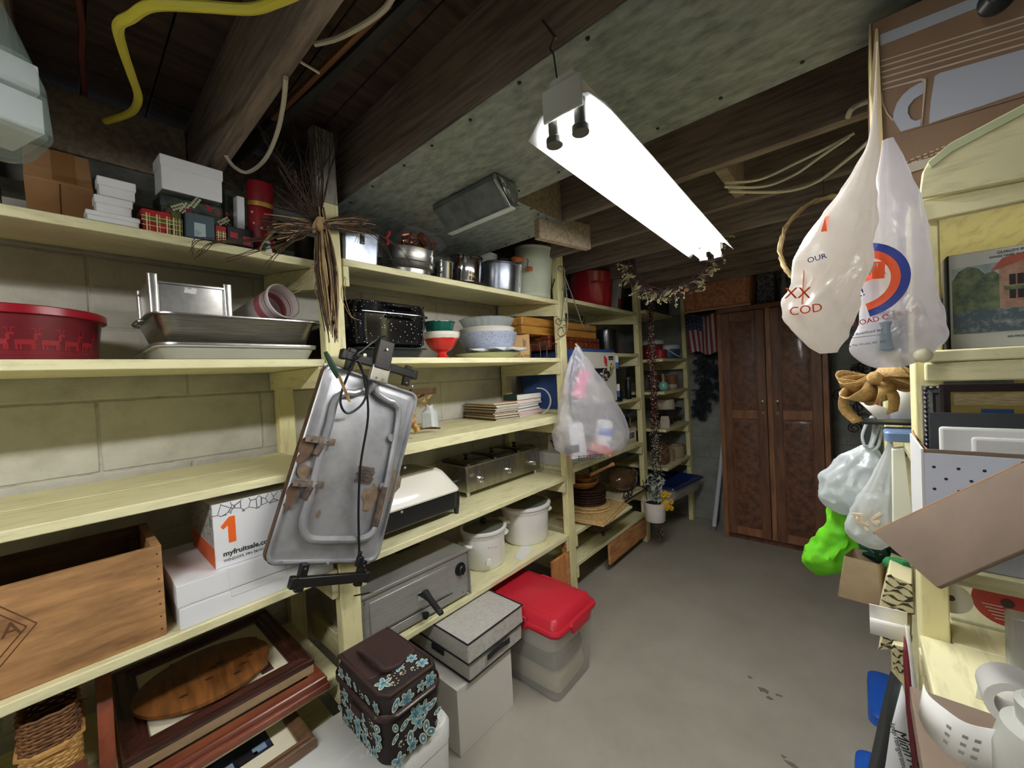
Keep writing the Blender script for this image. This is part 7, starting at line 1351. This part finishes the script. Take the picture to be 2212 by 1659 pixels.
# long carton with lettering, burgundy folder
t = thing('long_carton', 'long black sided white carton lettered keep refrigerated, leaning at lower right', 'box', (.02, 1.1, .75)); L_ = lambda p: V(p)-V(t.location)
W = [L_(p) for p in [(0.052,1.06,0.855),(0.06,1.06,0.811),(0.067,1.06,0.713),(0.071,1.06,0.642),(0.01,1.06,0.601),(0.024,1.06,0.672),(0.034,1.06,0.759)]]
q = B().quad(*W); obj('white_face', q, WHT, t, solid=.002); K = [[L_(a), L_(c)] for a, c in zip([(0.042,1.2,0.791),(0.023,1.2,0.685),(0.003,1.2,0.565),(-0.014,1.2,0.462)], [(0.052,1.062,0.854),(0.034,1.062,0.758),(0.024,1.062,0.671),(0.01,1.062,0.599)])]; obj('black_side', B().rings(K, (0, 0), closed=False), mat('carton_black', (34, 38, 40), .5), t, solid=.003)

m_ = M.Translation(L_((0.044,1.055,0.729))) @ M(((1, 0, 0), (0, 0, -1), (0, 1, 0))).to_4x4() @ M.Rotation(-1.38, 4, 'Z'); text('carton_lettering', 'keep refrigerated', .0125, mat('ink_grey', (90, 92, 96), .6), t, m_)
m_ = M.Translation(L_((0.058,1.055,0.723))) @ M(((1, 0, 0), (0, 0, -1), (0, 1, 0))).to_4x4() @ M.Rotation(-1.25, 4, 'Z'); text('carton_lettering', 'MinnTex', .024, INKB, t, m_, shear=.3)
t2 = thing('burgundy_folder', 'burgundy edged white folder standing between the long carton and the post', 'folder', (.055, 1.02, .85)); L_ = lambda p: V(p)-V(t2.location)
obj('burgundy_cover', B().quad(*[L_(p) for p in [(0.055,1.03,0.972),(0.061,1.03,0.948),(0.066,1.03,0.843),(0.069,1.03,0.693),(0.063,1.03,0.689),(0.055,1.03,0.82),(0.053,1.03,0.926)]]), mat('burgundy', (124, 44, 56), .4), t2, solid=.003); obj('white_sheet', B().quad(*[L_(p) for p in [(0.056,1.02,1),(0.063,1.02,0.979),(0.07,1.02,0.887),(0.067,1.02,0.762),(0.066,1.02,0.815),(0.061,1.02,0.927)]]), PAPER, t2, solid=.002)
for k, (uL, uR, vt, vb, yy, lb) in enumerate(((1884,1915,1482,1600,1.75,'farther blue lidded bin on the floor under the right shelving'), (1862,1900,1560,1720,1.45,'nearer blue lidded bin on the floor under the right shelving'))):
    t = thing('blue_bin', lb, 'bin', (.15-.035*k, yy+(.14 if k == 0 else 0), 0)); obj('body', shell(B(), [(0, .11, .1, .02), (.25, .125, .115, .025)], .003), CLR, t); obj('lid', B().rl([(.245, .14, .13, .03), (.255, .15, .14, .035), (.285, .147, .137, .035), (.295, .13, .12, .03)], 5), mat('bin_blue', (32, 82, 170), .35), t)
tag(obj('pale_panel', B().put([V(p)+V((0, dy, 0)) for dy in (0, .03) for p in [(0.059,1.3,1.278),(0.08,1.3,1.284),(0.091,1.3,1.132),(0.091,1.3,1.053),(0.056,1.3,1.044)]], [(4, 3, 2, 1, 0), (5, 6, 7, 8, 9), (0, 1, 6, 5), (1, 2, 7, 6), (2, 3, 8, 7), (3, 4, 9, 8), (4, 0, 5, 9)]), mat('pale_cream', (236, 238, 220), .6), None, bev=.002), 'narrow cream panel standing behind the dotted box', 'panel')
# ----- dotted open box with frames in it
DOT = mat('dotted_lilac', (222, 226, 242), .6); DTK = mat('dot_ink', (44, 46, 60), .6)
t = thing('dotted_box', 'open pale box with black dots and a torn brown liner, holding picture frames', 'box', (.07, .85, 1.189)); w_, d, h = .42, .165, .164
obj('front_panel', B().box(.003, 0, 0, w_, .003, h), DOT, t); obj('left_panel', B().box(0, 0, 0, .0028, d, h+.006), mat('box_white', (228, 228, 226), .6), t); obj('back_panel', B().box(.003, d-.003, 0, w_, d, h-.06), mat('box_white', (228, 228, 226), .6), t); obj('bottom_panel', B().box(.003, .003, 0, w_, d-.003, .003), CARD, t); obj('right_panel', B().box(w_, 0, 0, w_+.003, d, h), DOT, t)
obj('liner', B().put([(.0035, .002, h-.03), (.0035, d, h-.02), (.004, d, h+.012), (.004, .1, h+.004), (.012, .07, h-.004), (.006, .002, h+.002)], [(0, 1, 2, 3, 4, 5)]), CARD, t, solid=.002); obj('liner', B().box(.004, .0035, h-.02, w_, .0055, h+.006), CARDD, t, bev=.001); b = B()
for i in range(7):
    for j in range(8):
        x, z = .013+.0245*i+(.012 if j % 2 else 0), h-.02-.0165*j
        if z > .012: b.quad(*[(x+.0021*cos(2*PI*k/10), -.0005, z+.0021*sin(2*PI*k/10)) for k in range(10)])
obj('dots', b, DTK, t, sm=0)['kind'] = 'stuff'
SLV = mat('ornate_silver', (168, 168, 172), .25, .9, c2=(120, 120, 126), sc=30)
def standing(name, label, cat, y, x0, z0, x1, z1, prof, m, fill, zb=1.198):
    t = thing(name, label, cat, ((x0+x1)/2, y, zb), (PI/2-.03, 0, 0)); W_, H_ = x1-x0, z1-zb
    for b in frame_mitre(W_, H_, prof): o = obj('frame_rail', b, m, t, (0, H_/2, 0))
    iw = max(u for u, z in prof); obj('picture', B().box(-W_/2+iw-.002, iw, -.002, W_/2-iw+.002, H_-iw+.002, .002), fill, t); return t, W_, H_
pr = [(0, -.004), (0, .006), (.003, .009), (.006, .006), (.012, .008), (.016, .004), (.02, .004), (.022, -.004)]
t, W_, H_ = standing('picture_frame', 'ornate beaded silver picture frame at the left inside the dotted box', 'picture frame', .985, .085, 0, .3, 1.447, pr, SLV, mat('mirror_grey', (150, 156, 164), .15, .6)); b = B()
for k in range(int(H_/.008)-1): b.ball((-W_/2+.003, H_-.008*k-.006, .009), .0032, 6, 4); 
for k in range(20): b.ball((-W_/2+.008*k+.004, H_-.003, .009), .0032, 6, 4)
obj('beading', b, SLV, t)['kind'] = 'stuff'
t, W_, H_ = standing('picture_frame', 'dark brown picture frame with a yellow and blue picture in the dotted box', 'picture frame', .962, .103, 0, .4, 1.45, [(0, -.004), (0, .008), (.004, .01), (.011, .008), (.014, -.004)], mat('espresso', (38, 26, 28), .4), mat('picture_olive', (150, 128, 56), .4, c2=(110, 96, 52), sc=9))
obj('picture_stripes', B().box(-W_/2+.016, H_-.034, .0022, W_/2-.016, H_-.016, .003), mat('picture_tan', (176, 156, 112), .5, c2=(120, 104, 70), sc=60, st=(1, 12, 1)), t); obj('picture_blue', B().box(-W_/2+.045, H_-.062, .0022, -W_/2+.078, H_-.04, .003), mat('picture_blue', (30, 66, 110), .4), t)
tag(obj('black_board', B().rl([(0, .14, .0025, .002), (.213, .14, .0025, .002)], 2), mat('charcoal_board', (48, 50, 54), .6), None, (.227, .935, 1.193)), 'charcoal mat board standing in front of the dark frame in the dotted box', 'board')
for (x, y, w2, z1, lb) in ((.24, .905, .145, 1.387, 'larger white foam sheet standing in the dotted box'), (.25, .882, .125, 1.376, 'smaller white foam sheet at the front of the dotted box')): tag(obj('foam_sheet', B().box(-w2, -.006, 0, w2, .006, z1-1.193), FOAM, None, (x, y, 1.193), bev=.004), lb, 'foam')
# loose cardboard sheet sticking out towards the viewer
q = [V(p) for p in ((0.015,0.84,1.222), (0.13,0.66,1.381), (0.149,0.6,1.417), (0.143,0.58,1.359), (0.117,0.6,1.318), (0.068,0.68,1.22))]; c_ = q[0]; n_ = (q[1]-q[0]).cross(q[5]-q[0]).normalized()
q = [p-n_*((p-q[0]).dot(n_)) for p in q]; t = thing('cardboard_sheet', 'large tan cardboard flap jutting out diagonally in front of the dotted box', 'cardboard', c_)
obj('sheet', B().quad(*[p-c_ for p in q]), CARDD, t, solid=.005, bev=.001); obj('torn_edge', B().tube([q[0]-c_, q[1]-c_], .003, 6), CARD, t)
# puzzle box
t = thing('puzzle_box', 'picture puzzle box with a stone cottage and garden on the right shelf', 'box', (.131, 1.1, 1.508)); w_, h = .3, .175
obj('body', B().box(0, 0, 0, w_, .05, h), mat('puzzle_dark', (40, 40, 42), .5), t, bev=.002); obj('front_print', B().box(.003, -.0012, .001, w_, -.0002, h-.001), mat('puzzle_grey', (200, 202, 196), .25, coat=.6), t)
PB_ = mat('foliage_paint', (122, 134, 98), .25, c2=(70, 82, 74), sc=60, lo=.35, hi=.65, coat=.6); PS_ = mat('sky_paint', (190, 202, 200), .25, c2=(128, 142, 140), sc=14, coat=.6); PG_ = mat('garden_paint', (84, 98, 106), .25, c2=(160, 164, 160), sc=80, lo=.5, hi=.75, coat=.6)
def panel(name, pts, m, k): q = B().prism(pts, 0, .0003); q.v = [(x, -.0013-.0004*k+y, z) for x, z, y in q.v]; return obj(name, q, m, t)
panel('painted_sky', [(.006, .03), (w_, .03), (w_, h-.018), (.006, h-.026)], PS_, 0); panel('painted_trees', [(.006, .06), (.006, .125), (.014, .142), (.026, .15), (.038, .144), (.046, .132), (.056, .136), (.066, .125), (.066, .06)], PB_, 1)
panel('painted_wall', [(.062, .06), (.062, .138), (.09, .15), (.15, .16), (.15, .06)], mat('stone_paint', (178, 142, 122), .25, c2=(146, 112, 96), sc=60, coat=.6), 2); panel('painted_roof', [(.052, .136), (.066, .156), (.1, .164), (.16, .172), (.16, .158), (.088, .148), (.062, .138)], mat('roof_paint', (164, 92, 74), .25, coat=.6), 3)
for (x, z) in ((.073, .108), (.082, .108), (.073, .084), (.082, .084)): panel('painted_window', [(x, z), (x+.007, z), (x+.007, z+.018), (x, z+.018)], mat('window_paint', (52, 46, 46), .3), 4)
panel('painted_ivy', [(.068, .1), (.1, .098), (.1, .104), (.066, .107)], PB_, 5); panel('painted_garden', [(.006, .028), (w_, .028), (w_, .075), (.11, .066), (.07, .068), (.03, .07), (.006, .066)], PG_, 6)
text('box_lettering', 'QUALITY PUZZLES', .006, INK, t, face_mtx(.085, -.0022, h-.008)); text('box_lettering', 'GOOD TIMES IN GARDENS', .0048, INK, t, face_mtx(.08, -.0022, h-.015)); text('box_lettering', '500 PIECES', .0045, INK, t, face_mtx(.08, -.0022, .018))
# CDs, plastic bag, paper, jar at the lower shelf
t = thing('disc_case', 'clear case with a red disc and a white disc on the lower right shelf', 'disc case', (.13, 1.145, .968)); obj('case', B().box(0, .004, 0, .3, .02, .13), mat('case_clear', (150, 150, 142), .1, tr=.7, al=.5), t)
for (x, z, m_, r) in ((.072, .06, mat('disc_red', (196, 70, 72), .3), .045), (.0, .046, mat('disc_white', (226, 224, 218), .35), .03)):
    o = obj('disc', B().lathe([(r, 0), (r, .0015), (r*.22, .0016)], 40), m_, t, (x, .002, z), (PI/2, 0, 0)); obj('disc_hole', B().lathe([(r*.2, .0017), (.001, .0019)], 20), mat('disc_dark', (80, 60, 58), .4), o); 
    for k, s_ in enumerate(('AAAA', 'AAAAAA', 'AAAAA')): pass
b = B()
for k in range(5): b.box(.04+.004*k, .0, .05-.006*k, .066+.002*k, .0006, .0515-.006*k)
obj('disc_print', b, WHT, t)['kind'] = 'stuff'
t = thing('clear_wrap', 'folded clear plastic wrap pack at the right frame edge', 'wrap', (.165, .93, .968)); obj('pack', B().box(0, 0, 0, .2, .03, .13), mat('wrap_clear', (206, 210, 212), .2, tr=.4, al=.75, bump=.3, sc=30), t, bev=.004)
t = thing('white_sheet', 'white card lying at the right edge of the lower shelf', 'paper', (.125, .9, .968)); obj('sheet', B().quad((0, 0, .002), (.2, -.02, .002), (.2, 0, .045), (.006, .01, .04)), PAPER, t, solid=.001)
t = thing('label_strip', 'curling printed white label strip at the bottom right corner', 'label', (.07, .62, 1.1)); O_ = V(t.location); up_ = [V(p)-O_ for p in ((0.051,0.66,1.108), (0.052,0.63,1.115), (0.062,0.61,1.118), (0.076,0.6,1.117), (0.093,0.6,1.12), (0.108,0.6,1.126))]; lo_ = [V(p)-O_ for p in ((0.046,0.66,1.069), (0.048,0.63,1.075), (0.056,0.61,1.074), (0.068,0.6,1.073), (0.086,0.6,1.071), (0.107,0.6,1.074))]
A_, B_ = smooth_path(up_, 4), smooth_path(lo_, 4); obj('strip', B().rings([[a, c] for a, c in zip(A_, B_)], (0, 0), closed=False), PAPER, t, solid=.0008); b = B()
for i0 in (9, 12, 14):
    for k in range(5):
        f0 = .3+.1*k
        b.quad(A_[i0].lerp(B_[i0], f0)+V((0, -.001, 0)), A_[i0].lerp(B_[i0], f0+.08)+V((0, -.001, 0)), A_[i0+1].lerp(B_[i0+1], f0+.08)+V((0, -.001, 0)), A_[i0+1].lerp(B_[i0+1], f0)+V((0, -.001, 0))) if k % 2 == 0 else None
obj('fine_print', b, mat('print_faint', (150, 148, 142), .6), t)['kind'] = 'stuff'
t = thing('plastic_jar', 'white translucent plastic jar at the bottom right corner', 'jar', (.135, .6, .99)); obj('body', B().lathe([(.035, 0), (.042, .01), (.042, .12), (.036, .145), (.028, .152)], 32), mat('jar_milky', (216, 216, 206), .35, tr=.2), t); obj('cap', B().lathe([(.026, .152), (.027, .17), (.022, .174)], 24), mat('jar_milky', (216, 216, 206), .35, tr=.2), t)
obj('label_core', B().rings([[(r*cos(a), y, r*sin(a)) for a in [2*PI*k/24 for k in range(24)]] for r, y in ((.018, -.02), (.026, -.02), (.026, .02), (.018, .02))], (0, 0), loop=True), mat('core_white', (214, 212, 206), .6), t, (-.012, .08, .125))
tag(obj('cardboard_tray', B().box(.05, .5, .95, .5, .85, .985), CARDD, None, bev=.002), 'shallow cardboard tray under the milky jar at the lower right', 'tray')
# ================= duct stub, cables, pipe under the ceiling
t = thing('duct_stub', 'short galvanised duct box with foil taped end under the sheet metal panel', 'duct', (-1.25, 1.0, 2.112))
q = B().prism([(.0, .08), (.0, .06), (.075, -.012), (.1, -.012), (.11, .02), (.11, .08)], .0, .33); q.v = [(z, x, y) for x, y, z in q.v]; obj('body', q, mat('galv_shaded', (120, 126, 128), .45, .5, c2=(96, 102, 106), sc=20), t, bev=.003); q = B().prism([(.0, .06), (.075, -.012), (.1, -.01), (.118, .02), (.12, .05), (.11, .08), (0, .08)], .0, .012); q.v = [(.331+z, x, y) for x, y, z in q.v]; obj('end_cap', q, GALV, t, bev=.002)  # body colour darkened to paint in the shade on its turned-away face
q = B(); n_ = 7; q.rings([[(.346+.006*NZ.noise((i*1.3, j*1.1, 3)), .01+.062*(1-j/n_)+.03*i/n_, .002+.07*j/n_) for i in range(n_+1)] for j in range(n_+1)], (0, 0), closed=False); obj('foil_tape', q, mat('foil', (214, 218, 224), .2, 1, bump=.6, sc=40), t); obj('bottom_seam', B().box(0, .07, -.016, .345, .098, -.0125), mat('seam_white', (206, 210, 210), .4, .5), t)
def cable(name, label, cat, pts, r, m, k=6):
    o_ = V(pts[0]); return tag(obj(name, B().tube(smooth_path([V(p)-o_ for p in pts], k), r, 8), m, None, o_), label, cat)
YC_ = mat('cord_yellow', (214, 202, 66), .45); WC_ = mat('cable_white', (206, 200, 180), .5)
cable('yellow_cord', 'yellow extension cord looping under the ceiling at upper left', 'cord', [(-0.693,0.29,2.16), (-0.728,0.274,2.16), (-0.778,0.246,2.16), (-0.833,0.185,2.16), (-0.885,0.132,2.16), (-0.938,0.11,2.16), (-0.994,0.098,2.17), (-1.106,0.114,2.2), (-1.217,0.137,2.22), (-1.333,0.159,2.24), (-1.453,0.156,2.26), (-1.566,0.115,2.27)], .0085, YC_)
cable('white_cable', 'white cable drooping from the near joist beside the twig cross', 'cable', [(-0.942,0.361,2.19), (-1.05,0.393,2.2), (-1.189,0.423,2.2), (-1.348,0.441,2.2), (-1.463,0.427,2.2), (-1.454,0.387,2.2), (-1.397,0.353,2.2)], .0055, WC_)
cable('white_cable', 'white cable swinging across between the near joists at the top', 'cable', [(-0.866,0.395,2.24), (-0.816,0.423,2.24), (-0.742,0.446,2.24), (-0.688,0.456,2.24), (-0.647,0.454,2.24)], .0055, WC_)
cable('red_cord', 'thin reddish cord hanging in the dark joist bay at upper left', 'cord', [(-1.18,0.058,2.32), (-1.274,0.067,2.32), (-1.381,0.068,2.32), (-1.576,0.079,2.33)], .006, mat('cord_red', (92, 40, 32), .6))
cable('black_pipe', 'black pipe running along the joist bay toward the wall', 'pipe', [(-0.664,0.526,2.31), (-1.048,0.498,2.31), (-1.637,0.43,2.31)], .02, mat('pipe_black', (28, 28, 30), .5))
cable('copper_pipe', 'thin dull copper pipe beside the black pipe', 'pipe', [(-0.708,0.484,2.285), (-0.892,0.469,2.285), (-1.26,0.441,2.285)], .0085, mat('pipe_copper', (122, 84, 56), .45, .7))
tag(obj('twine', B().tube([(-0.874,0.367,2.19), (-0.877,0.407,2.19)], .0028, 6), WC_), 'short piece of pale twine on the underside of the near joist', 'twine')
cable('white_cable', 'uppermost of three slack white cables under the right joists', 'cable', [(-0.349,1.637,2.17), (-0.251,1.707,2.17), (-0.137,1.665,2.17), (-0.05,1.624,2.17), (0.011,1.632,2.19)], .005, WC_)
cable('white_cable', 'middle of three slack white cables under the right joists', 'cable', [(-0.347,1.624,2.15), (-0.241,1.733,2.15), (-0.148,1.711,2.15), (-0.074,1.643,2.155), (0,1.6,2.17)], .0045, WC_)
cable('white_cable', 'lowest of three slack white cables reaching behind the grocery bags', 'cable', [(-0.338,1.655,2.14), (-0.194,1.812,2.14), (-0.097,1.817,2.14), (-0.007,1.719,2.15), (0.043,1.653,2.16)], .0055, WC_)
cable('white_cable', 'short stub of white cable poking out beside the logo carton', 'cable', [(-0.001,1.509,2.19), (0.005,1.477,2.19), (0.022,1.483,2.2), (0.059,1.485,2.2)], .007, WC_)
# ================= pink and white shopping bag on the second post
SB = film('shop_bag', (240, 238, 244), .4, .4)
t = thing('shopping_bag', 'translucent white shopping bag with pink packaging hanging on the second post', 'bag', (-1.225, 2.06, 1.3), .95)
lv = [(1.66, 0, .012), (1.63, .006, .025), (1.56, .012, .06), (1.44, .03, .11), (1.3, .055, .155), (1.18, .07, .195), (1.1, .072, .215), (1.03, .07, .21), (.985, .08, .18), (.955, .1, .12)]
sc_ = .93; lv = [(1.655+(z-1.66)*sc_*1.0, (x-.03)*.9-.015, w*1.12) for z, x, w in lv]
obj('film', bagmesh(lv, .42, (0, 0, 1.3), .06, .01, seed=21), SB, t)
PK = mat('pack_pink', (232, 130, 168), .5); PKL = mat('pack_pale_red', (226, 150, 142), .5)
obj('pink_pack', B().box(-.1, .0, .03, -.03, .03, .2), PK, t, (-.0, 0, 0), (0, .35, 0), bev=.004); obj('pink_pack', B().box(-.13, -.03, -.30, .06, .02, -.275), PK, t, bev=.004)
obj('white_pack', B().rl([(0, .05, .04, .012), (.2, .048, .038, .012)], 3), WHT, t, (-.07, .0, -.3), (0, -.08, 0)); obj('white_tub', B().lathe([(.05, 0), (.056, .07), (.05, .15), (.03, .16)], 24), WHT, t, (.09, -.01, -.25), (0, .15, 0)); obj('tub_label', B().lathe([(.0565, .07), (.054, .11)], 24, (0, 0)), mat('tub_blue', (120, 140, 206), .5), t, (.092, -.012, -.25), (0, .15, 0))
obj('red_print_pack', B().rl([(0, .07, .03, .015), (.05, .075, .032, .015)], 3), PKL, t, (.06, -.03, -.285), (0, .4, 0)); obj('dark_pack', B().box(-.15, -.04, -.27, -.07, .0, -.22), mat('pack_dark', (70, 76, 84), .5), t, bev=.004)
b = B()
for k in range(3):
    x = -.1
    while x < .06: w2 = R.uniform(.006, .016); b.box(x, -.0805, -.285-.011*k, x+w2, -.08, -.279-.011*k); x += w2+.005
obj('bag_print', b, INK, t)['kind'] = 'stuff'
obj('handle_strap', B().tube([(-.02, 0, .34), (-.045, .01, .372), (-.03, .02, .36)], .006, 6), SB, t)
